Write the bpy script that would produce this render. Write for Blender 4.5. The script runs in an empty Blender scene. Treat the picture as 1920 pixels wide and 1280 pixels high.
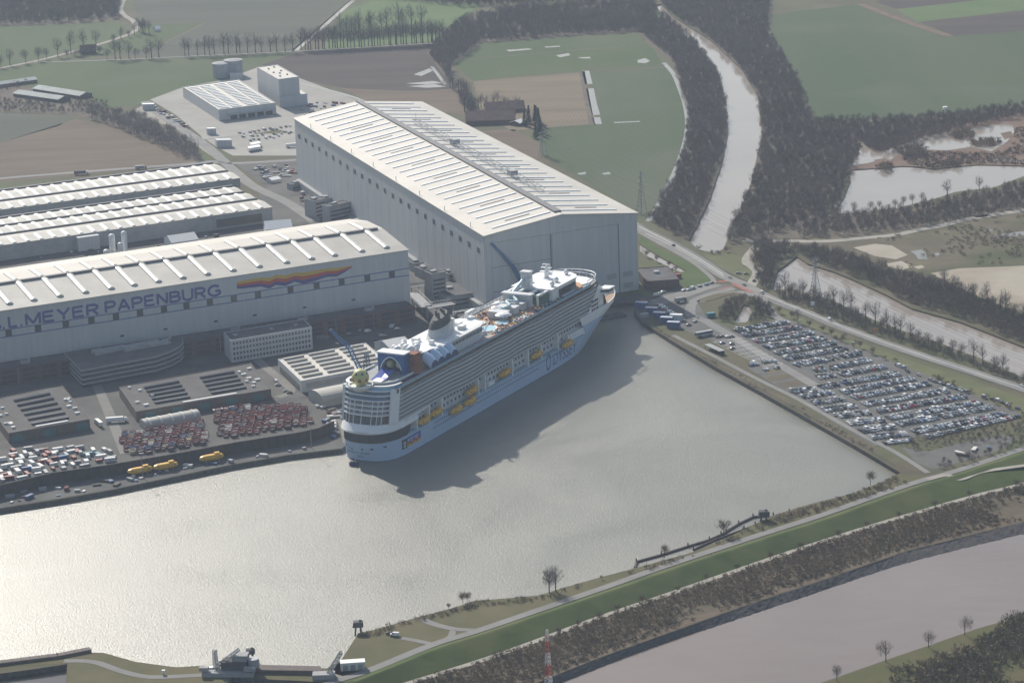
import bpy, bmesh, math, random
import numpy as np
from mathutils import Vector, Matrix
from mathutils.geometry import tessellate_polygon
random.seed(7); RNG = np.random.default_rng(7)
scene = bpy.context.scene
COL = scene.collection
PI = math.pi
# ------------------------------------------------------------------ camera (solved from the halls and the ship)
CAM_H, PITCH, ROLL, FPX = 606.437, math.radians(15.663), math.radians(-2.181), 5683.143
_fw = Vector((0, math.cos(PITCH), -math.sin(PITCH))); _rt0 = Vector((1, 0, 0)); _up0 = _rt0.cross(_fw)
_rt = _rt0 * math.cos(ROLL) + _up0 * math.sin(ROLL); _up = -_rt0 * math.sin(ROLL) + _up0 * math.cos(ROLL)
CAMP = Vector((0, 0, CAM_H))
def ray(px, py): return _fw * FPX + _rt * (px - 960) + _up * (640 - py)
def G(px, py, z=0.0):
    "point at height z seen at photo pixel px,py"
    d = ray(px, py); t = (z - CAM_H) / d.z
    p = CAMP + d * t; return Vector((p.x, p.y, z))
def VP(px, py, P, D):
    "point where the pixel's ray meets the vertical plane through P along D"
    d = ray(px, py); n = Vector((-D.y, D.x, 0)); t = (Vector(P) - CAMP).dot(n) / d.dot(n)
    return CAMP + d * t
cam = bpy.data.cameras.new('camera'); cam_o = bpy.data.objects.new('camera', cam); COL.objects.link(cam_o)
cam_o.matrix_world = Matrix(((_rt.x, _up.x, -_fw.x, 0), (_rt.y, _up.y, -_fw.y, 0), (_rt.z, _up.z, -_fw.z, CAM_H), (0, 0, 0, 1)))
cam.sensor_width = 36; cam.lens = FPX / 1920 * 36; cam.clip_start = 5; cam.clip_end = 30000
scene.camera = cam_o

# ------------------------------------------------------------------ materials
_M = {}
def mat(name, col, rough=.75, spec=.3, var=.12, scale=.2, metal=0., col2=None, detail=4, bump=0., bscale=None, stretch=None, patch=None, rows=None):
    if name in _M: return _M[name]
    m = bpy.data.materials.new(name); m.use_nodes = True; nt = m.node_tree; N = nt.nodes; L = nt.links
    b = N['Principled BSDF']; b.inputs['Roughness'].default_value = rough; b.inputs['Metallic'].default_value = metal
    b.inputs['Specular IOR Level'].default_value = spec
    c = tuple(col) + (1,)
    if var <= 0 and col2 is None:
        b.inputs['Base Color'].default_value = c
    else:
        g = N.new('ShaderNodeNewGeometry'); src = g.outputs['Position']
        if stretch:
            mp = N.new('ShaderNodeMapping'); mp.inputs['Rotation'].default_value = (0, 0, stretch[0]); mp.inputs['Scale'].default_value = (stretch[1], stretch[2], stretch[3] if len(stretch) > 3 else 1)
            L.new(src, mp.inputs[0]); src = mp.outputs[0]
        n = N.new('ShaderNodeTexNoise'); n.inputs['Scale'].default_value = scale; n.inputs['Detail'].default_value = detail; n.inputs['Roughness'].default_value = .62
        L.new(src, n.inputs['Vector'])
        r = N.new('ShaderNodeValToRGB'); e = r.color_ramp.elements
        if col2 is None:
            lo = tuple(x * (1 - var) for x in col) + (1,); hi = tuple(min(1, x * (1 + var)) for x in col) + (1,)
        else: lo, hi = c, tuple(col2) + (1,)
        e[0].position = .32; e[0].color = lo; e[1].position = .68; e[1].color = hi
        L.new(n.outputs['Fac'], r.inputs[0]); out = r.outputs[0]
        if patch:
            n2 = N.new('ShaderNodeTexNoise'); n2.inputs['Scale'].default_value = patch[0]; n2.inputs['Detail'].default_value = 5; L.new(g.outputs['Position'], n2.inputs['Vector'])
            r2 = N.new('ShaderNodeValToRGB'); r2.color_ramp.elements[0].position = patch[2]; r2.color_ramp.elements[1].position = patch[2] + .14
            L.new(n2.outputs['Fac'], r2.inputs[0])
            mx = N.new('ShaderNodeMix'); mx.data_type = 'RGBA'; L.new(r2.outputs[0], mx.inputs[0]); L.new(out, mx.inputs[6]); mx.inputs[7].default_value = tuple(patch[1]) + (1,)
            out = mx.outputs[2]
        if rows:      # tractor lines: (heading, spacing in metres, line strength)
            mp = N.new('ShaderNodeMapping'); mp.inputs['Rotation'].default_value = (0, 0, rows[0]); L.new(g.outputs['Position'], mp.inputs[0])
            for sp_, w_, k_ in ((rows[1], .12, rows[2]), (rows[1] / 7.3, .5, rows[2] * .35)):
                wv = N.new('ShaderNodeTexWave'); wv.wave_type = 'BANDS'; wv.bands_direction = 'X'; wv.inputs['Scale'].default_value = 20 / sp_ / 6.283 * .3142; wv.inputs['Distortion'].default_value = .6; wv.inputs['Detail'].default_value = 2; wv.inputs['Detail Scale'].default_value = .4
                L.new(mp.outputs[0], wv.inputs['Vector']); r3 = N.new('ShaderNodeValToRGB'); r3.color_ramp.elements[0].position = 0; r3.color_ramp.elements[0].color = (1 - k_,) * 3 + (1,); r3.color_ramp.elements[1].position = w_; r3.color_ramp.elements[1].color = (1, 1, 1, 1)
                L.new(wv.outputs['Fac'], r3.inputs[0]); m3 = N.new('ShaderNodeMix'); m3.data_type = 'RGBA'; m3.blend_type = 'MULTIPLY'; m3.inputs[0].default_value = 1; L.new(out, m3.inputs[6]); L.new(r3.outputs[0], m3.inputs[7]); out = m3.outputs[2]
        L.new(out, b.inputs['Base Color'])
        if bump:
            n3 = N.new('ShaderNodeTexNoise'); n3.inputs['Scale'].default_value = bscale or scale * 4; n3.inputs['Detail'].default_value = 3; L.new(src, n3.inputs['Vector'])
            bp = N.new('ShaderNodeBump'); bp.inputs['Strength'].default_value = bump; bp.inputs['Distance'].default_value = 1; L.new(n3.outputs['Fac'], bp.inputs['Height']); L.new(bp.outputs[0], b.inputs['Normal'])
    _M[name] = m; return m
def water_mat(name, col, rough, bumps, col2=None, spec=.5, rvar=0., ior=1.33):
    m = bpy.data.materials.new(name); m.use_nodes = True; nt = m.node_tree; N = nt.nodes; L = nt.links
    b = N['Principled BSDF']; b.inputs['Roughness'].default_value = rough; b.inputs['IOR'].default_value = ior
    b.inputs['Specular IOR Level'].default_value = spec
    g = N.new('ShaderNodeNewGeometry')
    n = N.new('ShaderNodeTexNoise'); n.inputs['Scale'].default_value = .01; n.inputs['Detail'].default_value = 4; L.new(g.outputs['Position'], n.inputs['Vector'])
    r = N.new('ShaderNodeValToRGB'); r.color_ramp.elements[0].position = .35; r.color_ramp.elements[1].position = .65
    r.color_ramp.elements[0].color = tuple(col) + (1,); r.color_ramp.elements[1].color = tuple(col2 or [x * 1.12 for x in col]) + (1,)
    L.new(n.outputs['Fac'], r.inputs[0]); L.new(r.outputs[0], b.inputs['Base Color'])
    if rvar:
        n5_ = N.new('ShaderNodeTexNoise'); n5_.inputs['Scale'].default_value = .007; n5_.inputs['Detail'].default_value = 5; n5_.inputs['Distortion'].default_value = 1.5; L.new(g.outputs['Position'], n5_.inputs['Vector'])
        mr = N.new('ShaderNodeMapRange'); mr.inputs[1].default_value = .35; mr.inputs[2].default_value = .65; mr.inputs[3].default_value = rough - rvar; mr.inputs[4].default_value = rough + rvar; L.new(n5_.outputs['Fac'], mr.inputs[0]); L.new(mr.outputs[0], b.inputs['Roughness'])
    prev = None
    for sc, dist, (sx, sy, rz) in bumps:
        mp = N.new('ShaderNodeMapping'); mp.inputs['Scale'].default_value = (sx, sy, 1); mp.inputs['Rotation'].default_value = (0, 0, rz); L.new(g.outputs['Position'], mp.inputs[0])
        n3 = N.new('ShaderNodeTexNoise'); n3.inputs['Scale'].default_value = sc; n3.inputs['Detail'].default_value = 2; L.new(mp.outputs[0], n3.inputs['Vector'])
        bp = N.new('ShaderNodeBump'); bp.inputs['Strength'].default_value = 1; bp.inputs['Distance'].default_value = dist; L.new(n3.outputs['Fac'], bp.inputs['Height'])
        if prev: L.new(prev.outputs[0], bp.inputs['Normal'])
        prev = bp
    if prev: L.new(prev.outputs[0], b.inputs['Normal'])
    _M[name] = m; return m

# ------------------------------------------------------------------ mesh builder
class MB:
    def __init__(s): s.v = []; s.f = []; s.m = []; s.k = 0
    def face(s, pts, m=None):
        i = len(s.v); s.v += [tuple(p) for p in pts]; s.f.append(tuple(range(i, i + len(pts)))); s.m.append(s.k if m is None else m)
    def box(s, c, d, rz=0., m=None, taper=1.):
        x, y, z = d[0] / 2, d[1] / 2, d[2] / 2; ca, sa = math.cos(rz), math.sin(rz); i = len(s.v)
        for zz in (-z, z):
            k = taper if zz > 0 else 1
            for a, b in ((-x, -y), (x, -y), (x, y), (-x, y)):
                s.v.append((c[0] + (a * ca - b * sa) * k, c[1] + (a * sa + b * ca) * k, c[2] + zz))
        for q in ((3, 2, 1, 0), (4, 5, 6, 7), (0, 1, 5, 4), (1, 2, 6, 5), (2, 3, 7, 6), (3, 0, 4, 7)):
            s.f.append(tuple(i + j for j in q)); s.m.append(s.k if m is None else m)
        return s
    def prism(s, poly, z0, z1, m=None, mtop=None, bottom=True):
        "poly: list of xy (counter-clockwise or not), extruded"
        n = len(poly); i = len(s.v); m = s.k if m is None else m
        A = sum(poly[j][0] * poly[(j + 1) % n][1] - poly[(j + 1) % n][0] * poly[j][1] for j in range(n))
        if A < 0: poly = poly[::-1]
        s.v += [(p[0], p[1], z0) for p in poly] + [(p[0], p[1], z1) for p in poly]
        for j in range(n):
            k = (j + 1) % n; s.f.append((i + j, i + k, i + n + k, i + n + j)); s.m.append(m)
        tri = tessellate_polygon([[Vector((p[0], p[1], 0)) for p in poly]])
        for t in tri:
            a, b, c = (poly[q] for q in t)
            if (b[0] - a[0]) * (c[1] - a[1]) - (b[1] - a[1]) * (c[0] - a[0]) < 0: t = (t[0], t[2], t[1])
            s.f.append(tuple(i + n + q for q in t)); s.m.append(m if mtop is None else mtop)
            if bottom: s.f.append(tuple(i + q for q in reversed(t))); s.m.append(m)
        return s
    def tube(s, p, q, r, n=6, r2=None, m=None, cap=True):
        p, q = Vector(p), Vector(q); d = q - p
        if d.length < 1e-6: return s
        d.normalize(); a = d.orthogonal().normalized(); b = d.cross(a); i = len(s.v); r2 = r if r2 is None else r2
        for c, rr in ((p, r), (q, r2)):
            for k in range(n):
                t = 2 * PI * k / n; s.v.append(tuple(c + a * math.cos(t) * rr + b * math.sin(t) * rr))
        for k in range(n):
            l = (k + 1) % n; s.f.append((i + k, i + l, i + n + l, i + n + k)); s.m.append(s.k if m is None else m)
        if cap:
            s.f.append(tuple(i + k for k in reversed(range(n)))); s.m.append(s.k if m is None else m)
            s.f.append(tuple(i + n + k for k in range(n))); s.m.append(s.k if m is None else m)
        return s
    def path(s, pts, r, n=6, m=None):
        for a, b in zip(pts, pts[1:]): s.tube(a, b, r, n, m=m)
        return s
    def lathe(s, c, prof, n=16, m=None):
        i = len(s.v)
        for r, z in prof:
            for k in range(n):
                t = 2 * PI * k / n; s.v.append((c[0] + r * math.cos(t), c[1] + r * math.sin(t), c[2] + z))
        for j in range(len(prof) - 1):
            for k in range(n):
                l = (k + 1) % n; s.f.append((i + j * n + k, i + j * n + l, i + (j + 1) * n + l, i + (j + 1) * n + k)); s.m.append(s.k if m is None else m)
        s.f.append(tuple(i + (len(prof) - 1) * n + k for k in range(n))); s.m.append(s.k if m is None else m)
        s.f.append(tuple(i + k for k in reversed(range(n)))); s.m.append(s.k if m is None else m)
        return s
    def grid(s, rows, m=None, close=False):
        i = len(s.v); w = len(rows[0])
        for r in rows: s.v += [tuple(p) for p in r]
        for j in range(len(rows) - 1):
            for k in range(w if close else w - 1):
                l = (k + 1) % w; s.f.append((i + j * w + k, i + j * w + l, i + (j + 1) * w + l, i + (j + 1) * w + k)); s.m.append(s.k if m is None else m)
        return s
    def build(s, name, mats, parent=None, smooth=False, off=None):
        if not isinstance(mats, (list, tuple)): mats = [mats]
        me = bpy.data.meshes.new(name)
        V = s.v if off is None else [(a - off[0], b - off[1], c - off[2]) for a, b, c in s.v]
        me.from_pydata(V, [], s.f)
        for x in mats: me.materials.append(x)
        if len(mats) > 1: me.polygons.foreach_set('material_index', np.array(s.m, dtype=np.int32))
        if smooth: me.polygons.foreach_set('use_smooth', np.ones(len(s.f), dtype=bool))
        me.update()
        o = bpy.data.objects.new(name, me); COL.objects.link(o)
        if parent is not None: o.parent = parent
        return o
def tag(o, label=None, cat=None, group=None, kind=None):
    if label: o['label'] = label
    if cat: o['category'] = cat
    if group: o['group'] = group
    if kind: o['kind'] = kind
    return o
def thing(name, label, cat, loc=(0, 0, 0), rz=0., group=None):
    o = bpy.data.objects.new(name, None); COL.objects.link(o); o.location = loc; o.rotation_euler = (0, 0, rz); o.empty_display_size = .5
    return tag(o, label, cat, group)
def copy_thing(root, loc, rz=0., label=None, group=None, scale=None):
    def cp(o, par):
        c = o.copy(); COL.objects.link(c)
        if par is not None: c.parent = par
        for ch in list(o.children): cp(ch, c)
        return c
    r = cp(root, None); r.location = loc; r.rotation_euler = (0, 0, rz)
    if scale: r.scale = scale
    if label: r['label'] = label
    if group: r['group'] = group
    return r
def struct(mb, name, m, **k): return tag(mb.build(name, m, **k), kind='structure')
def sheet(name, polys, m, z, kind='structure'):
    "flat sheet from photo-pixel outlines, each unprojected at height z"
    mb = MB()
    for poly in polys:
        P = [G(x, y, z) for x, y in poly]
        for t in tessellate_polygon([P]):
            a, b, c = (P[q] for q in t)
            if (b.x - a.x) * (c.y - a.y) - (b.y - a.y) * (c.x - a.x) < 0: b, c = c, b
            mb.face((a, b, c))
    return tag(mb.build(name, m), kind=kind)
def smooth_line(pts, n=6):
    "Catmull-Rom through the points"
    P = [Vector(p) for p in pts]; out = []
    for i in range(len(P) - 1):
        a, b, c, d = P[max(i - 1, 0)], P[i], P[i + 1], P[min(i + 2, len(P) - 1)]
        for k in range(n):
            t = k / n
            out.append(.5 * ((2 * b) + (c - a) * t + (2 * a - 5 * b + 4 * c - d) * t * t + (3 * b - a - 3 * c + d) * t ** 3))
    out.append(P[-1]); return out
def strip(name, pix, width, m, z, smooth=6, kind='structure', offs=0.):
    "ribbon of constant real width along a pixel polyline"
    P = [G(x, y, z) for x, y in pix]
    if smooth: P = smooth_line(P, smooth)
    mb = MB(); L, R = [], []
    for i, p in enumerate(P):
        t = (P[min(i + 1, len(P) - 1)] - P[max(i - 1, 0)]); t.z = 0; t.normalize(); n = Vector((-t.y, t.x, 0))
        L.append(p + n * (offs + width / 2)); R.append(p + n * (offs - width / 2))
    mb.grid([R, L]); mb.f = [tuple(reversed(f)) for f in mb.f]
    # make normals face up
    a, b, c = (Vector(mb.v[q]) for q in mb.f[0][:3])
    if (b - a).cross(c - a).z < 0: mb.f = [tuple(reversed(f)) for f in mb.f]
    return tag(mb.build(name, m), kind=kind)
def in_poly(pts, poly):
    x, y = pts[:, 0], pts[:, 1]; ins = np.zeros(len(pts), bool); n = len(poly)
    for i in range(n):
        x1, y1 = poly[i][:2]; x2, y2 = poly[(i + 1) % n][:2]
        c = ((y1 > y) != (y2 > y)); ins ^= c & (x < (x2 - x1) * (y - y1) / ((y2 - y1) or 1e-9) + x1)
    return ins
def scatter(polys, spacing, z=0., jitter=.9):
    out = []
    for poly in polys:
        P = np.array([G(x, y, z)[:2] for x, y in poly]); lo, hi = P.min(0), P.max(0)
        X, Y = np.meshgrid(np.arange(lo[0], hi[0], spacing), np.arange(lo[1], hi[1], spacing))
        q = np.stack([X.ravel(), Y.ravel()], 1); q += (RNG.random(q.shape) - .5) * spacing * jitter
        out.append(q[in_poly(q, P)])
    return np.concatenate(out)
def numpy_mesh(name, V, F, mats, midx=None):
    "triangle mesh straight from arrays"
    me = bpy.data.meshes.new(name); me.vertices.add(len(V)); me.vertices.foreach_set('co', V.astype(np.float32).ravel())
    n = F.shape[1]; me.loops.add(F.size); me.loops.foreach_set('vertex_index', F.astype(np.int32).ravel())
    me.polygons.add(len(F)); me.polygons.foreach_set('loop_start', (np.arange(len(F)) * n).astype(np.int32))
    for x in mats: me.materials.append(x)
    if midx is not None: me.polygons.foreach_set('material_index', midx.astype(np.int32))
    me.update(calc_edges=True); me.validate()
    o = bpy.data.objects.new(name, me); COL.objects.link(o); return o
class Quad:
    "four ground corners; maps u,v in 0..1 to world xy"
    def __init__(s, a, b, c, d=None):   # a=(0,0) b=(1,0) c=(0,1) d=(1,1)
        s.a, s.b, s.c = (Vector((p[0], p[1], 0)) for p in (a, b, c)); s.d = Vector((d[0], d[1], 0)) if d is not None else s.b + s.c - s.a
    def at(s, u, v, z=0.):
        p = (s.a * (1 - u) + s.b * u) * (1 - v) + (s.c * (1 - u) + s.d * u) * v; return Vector((p.x, p.y, z))
    def centre(s): return s.at(.5, .5, 0)
    def ring(s, e=0.):
        "corner ring grown by e metres"
        c = s.centre(); out = []
        for u, v in ((0, 0), (1, 0), (1, 1), (0, 1)):
            p = s.at(u, v); du = (s.at(1, v) - s.at(0, v)).normalized(); dv = (s.at(u, 1) - s.at(u, 0)).normalized()
            out.append(p + du * (e if u else -e) + dv * (e if v else -e))
        return out
    @property
    def lu(s): return (s.b - s.a).length
    @property
    def lv(s): return (s.c - s.a).length
    @property
    def ang(s): d = s.b - s.a; return math.atan2(d.y, d.x)
def text_mesh(txt, size=1., shear=0., bold=0., spacing=1.):
    "flat lettering: returns verts (x, y) and faces; x starts at 0"
    cu = bpy.data.curves.new('lettering', 'FONT'); cu.body = txt; cu.size = size; cu.shear = shear; cu.offset = bold; cu.space_character = spacing; cu.resolution_u = 3
    ob = bpy.data.objects.new('lettering', cu); COL.objects.link(ob)
    dg = bpy.context.evaluated_depsgraph_get(); me = ob.evaluated_get(dg).to_mesh()
    V = [(v.co.x, v.co.y) for v in me.vertices]; F = [tuple(p.vertices) for p in me.polygons]
    ob.evaluated_get(dg).to_mesh_clear(); bpy.data.objects.remove(ob); bpy.data.curves.remove(cu)
    x0 = min(v[0] for v in V); V = [(x - x0, y) for x, y in V]; return V, F
EXPOSURE = 0.18; HAZE_D = 4.5e-5; HAZE_COL = (.65, .77, .98); HAZE_G = .25
# ------------------------------------------------------------------ light, sky, haze
SUN_AZ, SUN_EL = math.radians(-24), math.radians(33)
world = bpy.data.worlds.new('World'); scene.world = world; world.use_nodes = True
_nt = world.node_tree; _sky = _nt.nodes.new('ShaderNodeTexSky'); _sky.sky_type = 'NISHITA'; _sky.sun_disc = False
_sky.sun_elevation = SUN_EL; _sky.sun_rotation = SUN_AZ; _sky.dust_density = 1.5; _sky.air_density = 1.2
_bg = _nt.nodes['Background']; _bg.inputs[1].default_value = .10; _nt.links.new(_sky.outputs[0], _bg.inputs[0])
sun = bpy.data.lights.new('sun', 'SUN'); sun.energy = 4.8; sun.angle = math.radians(.9); sun.color = (1, .94, .84)
sun_o = bpy.data.objects.new('sun', sun); COL.objects.link(sun_o)
_sd = Vector((math.sin(SUN_AZ) * math.cos(SUN_EL), math.cos(SUN_AZ) * math.cos(SUN_EL), math.sin(SUN_EL)))
sun_o.rotation_euler = _sd.to_track_quat('Z', 'Y').to_euler()
scene.view_settings.view_transform = 'Standard'; scene.view_settings.look = 'None'; scene.view_settings.exposure = EXPOSURE
scene.cycles.max_bounces = 6; scene.cycles.diffuse_bounces = 2; scene.cycles.glossy_bounces = 2; scene.cycles.volume_bounces = 1; scene.cycles.transparent_max_bounces = 8
scene.cycles.sample_clamp_indirect = 4; scene.cycles.caustics_reflective = False; scene.cycles.caustics_refractive = False
scene.cycles.use_denoising = True
def haze(density):
    mb = MB(); mb.box((0, 3000, 303), (12400, 12400, 632))
    m = bpy.data.materials.new('haze_air'); m.use_nodes = True; nt = m.node_tree; nt.nodes.remove(nt.nodes['Principled BSDF'])
    v = nt.nodes.new('ShaderNodeVolumePrincipled'); v.inputs['Density'].default_value = density; v.inputs['Color'].default_value = HAZE_COL + (1,)
    v.inputs['Anisotropy'].default_value = HAZE_G
    nt.links.new(v.outputs[0], nt.nodes['Material Output'].inputs['Volume'])
    return tag(mb.build('haze', m), kind='stuff')
if HAZE_D > 0: haze(HAZE_D)

# ------------------------------------------------------------------ outlines in photo pixels
BASIN = [(-420, 1035), (-200, 992), (0, 953), (120, 934), (210, 918), (330, 893), (430, 872), (540, 853), (640, 841), (700, 790), (800, 700), (880, 625), (925, 584), (1060, 573), (1196, 566),
         (1188, 583), (1205, 604), (1262, 640), (1340, 687), (1420, 731), (1500, 776), (1600, 833), (1690, 885), (1655, 902), (1600, 924), (1520, 944), (1450, 965), (1380, 1000), (1300, 1034), (1192, 1064), (1120, 1083), (1060, 1100), (1012, 1115),
         (950, 1121), (893, 1125), (845, 1140), (770, 1160), (700, 1180), (672, 1186), (640, 1236), (612, 1252), (470, 1249), (425, 1243), (392, 1246), (330, 1250), (255, 1240), (195, 1223), (150, 1222), (60, 1240), (-60, 1252), (-420, 1300)]
CANAL_L = [(1228, 10), (1247, 31), (1300, 80), (1343, 130), (1359, 190), (1363, 250), (1350, 310), (1330, 370), (1304, 425), (1292, 452)]
CANAL_R = [(1340, 474), (1357, 466), (1376, 415), (1402, 360), (1421, 310), (1429, 250), (1421, 180), (1391, 130), (1332, 75), (1262, 31), (1240, 8)]
CANAL = CANAL_L + [(1310, 468)] + CANAL_R
LILY = [(1615, 263), (1627, 278), (1645, 287), (1675, 278), (1707, 266), (1734, 257), (1776, 247), (1823, 241), (1874, 232), (1899, 235), (1902, 248), (1888, 266), (1859, 284), (1820, 276), (1776, 282), (1743, 281), (1720, 275), (1684, 290), (1672, 299), (1650, 300), (1627, 306), (1595, 311), (1610, 292)]
POND = [(1592, 320), (1620, 314), (1651, 317), (1680, 312), (1707, 312), (1755, 317), (1795, 312), (1835, 309), (1920, 311), (2050, 306), (2050, 322), (1920, 330), (1865, 351), (1790, 360), (1758, 371), (1681, 390), (1633, 396), (1574, 402), (1566, 396), (1583, 370), (1595, 340)]
POOL = [(1449, 544), (1453, 525), (1458, 507), (1475, 495), (1494, 480), (1514, 494), (1560, 508), (1600, 524), (1660, 552), (1710, 578), (1800, 603), (1920, 650), (2060, 700), (2060, 770), (1920, 708), (1840, 672), (1760, 642), (1700, 622), (1640, 600), (1560, 562), (1520, 550), (1480, 541)]
TARN = [(1394, 571), (1405, 574), (1412, 586), (1412, 594), (1398, 604), (1384, 605), (1377, 601), (1387, 585)]
DITCH_HALL = [(1199, 457), (1234, 480), (1265, 496), (1287, 508), (1276, 510), (1247, 497), (1210, 478), (1199, 470)]
# river beyond the dike: rock edge on the far bank, reed edge on the near one
RIV_ROCK = [(1020, 1274), (1120, 1234), (1245, 1189), (1412, 1130), (1537, 1089), (1703, 1032), (1920, 978), (2100, 934), (2500, 836)]
RIV_EDGE = [(1020, 1294), (1120, 1254), (1232, 1211), (1412, 1152), (1537, 1110), (1703, 1056), (1920, 1002), (2100, 960), (2500, 863)]
RIV_NEAR = [(2500, 950), (2100, 1085), (1920, 1146), (1887, 1162), (1828, 1179), (1745, 1208), (1662, 1236), (1537, 1280), (1400, 1340), (1100, 1450)]
RIVER = RIV_ROCK + RIV_NEAR + [(700, 1450), (760, 1390), (900, 1325)]
SLUICE = [(0, 1262), (-300, 1300), (-300, 1380), (100, 1380), (122, 1300), (126, 1244), (60, 1254)]
LOCK = [(425, 1283), (436, 1268), (520, 1274), (600, 1277), (612, 1290), (560, 1400), (400, 1400)]
HOLES = {'basin': (BASIN, -3), 'canal': (CANAL, -1.2), 'lily': (LILY, -.5), 'pond': (POND, -.6), 'pool': (POOL, -1.2), 'tarn': (TARN, -.8), 'ditch': (DITCH_HALL, -.6), 'river': (RIVER, -3), 'sluice': (SLUICE, -3), 'lock': (LOCK, -3)}

# ------------------------------------------------------------------ ground with the water bodies cut out
m_ground = mat('ground_turf', (.085, .085, .05), .95, .1, scale=.02, col2=(.13, .115, .075), detail=7, patch=(.006, (.1, .12, .055), .5))
m_bank = mat('bank_earth', (.07, .06, .045), .95, .1, scale=.3, col2=(.12, .1, .075))
m_quay = mat('quay_steel', (.10, .095, .09), .85, .2, scale=.4, var=.35)
outer = [Vector((x, y, 0)) for x, y in ((-6000, -3000), (6000, -3000), (6000, 9000), (-6000, 9000))]
rings = [outer]
gm = MB()
for nm, (poly, zw) in HOLES.items():
    zl = 0.0
    P = [G(x, y, zl) for x, y in poly]; rings.append(P)
    n = len(P)
    A = sum(P[j].x * P[(j + 1) % n].y - P[(j + 1) % n].x * P[j].y for j in range(n)); 
    if A < 0: P = P[::-1]
    for j in range(n):
        a, b = P[j], P[(j + 1) % n]
        gm.face((a, b, b + Vector((0, 0, zw - 1)), a + Vector((0, 0, zw - 1))), m=2 if nm in ('basin', 'lock', 'sluice') else 1)
_flat = [p for r in rings for p in r]
for t in tessellate_polygon(rings):
    a, b, c = (_flat[q] for q in t)
    if (b.x - a.x) * (c.y - a.y) - (b.y - a.y) * (c.x - a.x) < 0: b, c = c, b
    gm.face((a, b, c), m=0)
struct(gm, 'ground', [m_ground, m_bank, m_quay])
m_basin = water_mat('basin_water', (.118, .118, .094), .36, [(.9, .22, (1, 1.7, -.3)), (2.6, .12, (1, 1.5, .2))], spec=.9, rvar=.06, ior=1.5)
m_still = water_mat('still_water', (.27, .232, .195), .05, [(.5, .02, (1, 1, 0))])
m_river = water_mat('river_water', (.20, .162, .14), .09, [(.35, .03, (1, 1, 0)), (.03, .2, (1, 2.5, .5))])
m_dark = water_mat('dark_water', (.03, .032, .035), .12, [(.4, .03, (1, 1, 0))])
WM = {'basin': ('basin_water', m_basin), 'canal': ('canal_water', m_still), 'lily': ('marsh_water', m_still), 'pond': ('pond_water', m_still), 'pool': ('backwater', m_still), 'tarn': ('small_pond_water', m_still), 'ditch': ('ditch_water', m_still),
      'river': ('river_water', m_river), 'sluice': ('sluice_water', m_dark), 'lock': ('lock_water', m_dark)}
for nm, (poly, zw) in HOLES.items():
    P = [G(x, y, 0) for x, y in poly]; mb = MB()
    for t in tessellate_polygon([P]):
        a, b, c = (P[q].copy() for q in t)
        if (b.x - a.x) * (c.y - a.y) - (b.y - a.y) * (c.x - a.x) < 0: b, c = c, b
        for q in (a, b, c): q.z = zw
        mb.face((a, b, c))
    struct(mb, WM[nm][0], WM[nm][1])

# ------------------------------------------------------------------ fields and other ground cover (sheets just above the ground)
m_meadow = mat('meadow_grass', (.05, .083, .026), .9, .1, scale=.01, col2=(.082, .106, .042), detail=9, stretch=(.5, 1, .25), patch=(.004, (.085, .105, .05), .54), rows=(.4, 30, .1))
m_meadow2 = mat('pale_meadow_grass', (.08, .13, .045), .9, .1, scale=.012, col2=(.11, .16, .06), detail=8)
m_wheat = mat('winter_wheat', (.05, .083, .034), .9, .1, scale=.008, col2=(.08, .10, .05), detail=9, stretch=(.35, 1.2, .1), patch=(.003, (.095, .11, .07), .52), rows=(-.25, 24, .1))
m_plough = mat('ploughed_soil', (.062, .051, .047), .95, .1, scale=.02, col2=(.092, .077, .068), detail=7, stretch=(.1, .25, 1.6), rows=(1.45, 9, .25))
m_stub = mat('stubble', (.125, .096, .068), .95, .1, scale=.02, col2=(.18, .143, .102), detail=8, stretch=(-.5, .3, 1.5), rows=(1.1, 14, .22))
m_tan = mat('dry_grass_field', (.165, .132, .09), .95, .1, scale=.03, col2=(.22, .18, .125), detail=8, stretch=(1.3, .2, 1.2), rows=(.15, 12, .25))
m_grey = mat('sparse_crop', (.078, .088, .064), .95, .1, scale=.01, col2=(.115, .12, .092), detail=8, stretch=(.2, .3, 1.4), rows=(.3, 18, .2))
m_asph = mat('asphalt', (.07, .07, .07), .9, .2, scale=.03, col2=(.13, .128, .12), detail=9)
m_yard = mat('yard_asphalt', (.07, .068, .065), .9, .2, scale=.03, col2=(.125, .12, .11), detail=10, patch=(.02, (.055, .055, .056), .55))
m_conc = mat('concrete_paving', (.27, .26, .235), .9, .2, scale=.02, col2=(.36, .345, .315), detail=9)
m_lot = mat('car_park_asphalt', (.095, .092, .087), .9, .2, scale=.03, col2=(.145, .14, .13), detail=10, patch=(.03, (.085, .083, .08), .58))
m_road = mat('road_asphalt', (.19, .185, .175), .9, .2, scale=.05, col2=(.25, .24, .23), detail=8)
m_track = mat('pale_track', (.29, .27, .235), .95, .1, scale=.1, col2=(.38, .355, .31), detail=8)
m_sand = mat('pale_sand', (.33, .29, .235), .95, .1, scale=.02, col2=(.42, .38, .31), detail=9, patch=(.012, (.30, .25, .19), .55))
m_waste = mat('rough_wasteland', (.10, .085, .06), .95, .1, scale=.03, col2=(.16, .14, .09), detail=9, patch=(.012, (.075, .085, .04), .5))
m_verge = mat('road_verge', (.10, .115, .05), .95, .1, scale=.05, col2=(.15, .15, .08), detail=8)
m_green = mat('bright_verge', (.065, .10, .032), .95, .1, scale=.04, col2=(.09, .125, .045), detail=8)
m_reed = mat('reed_bed', (.14, .095, .07), .95, .1, scale=.06, col2=(.2, .14, .105), detail=8)
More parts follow.
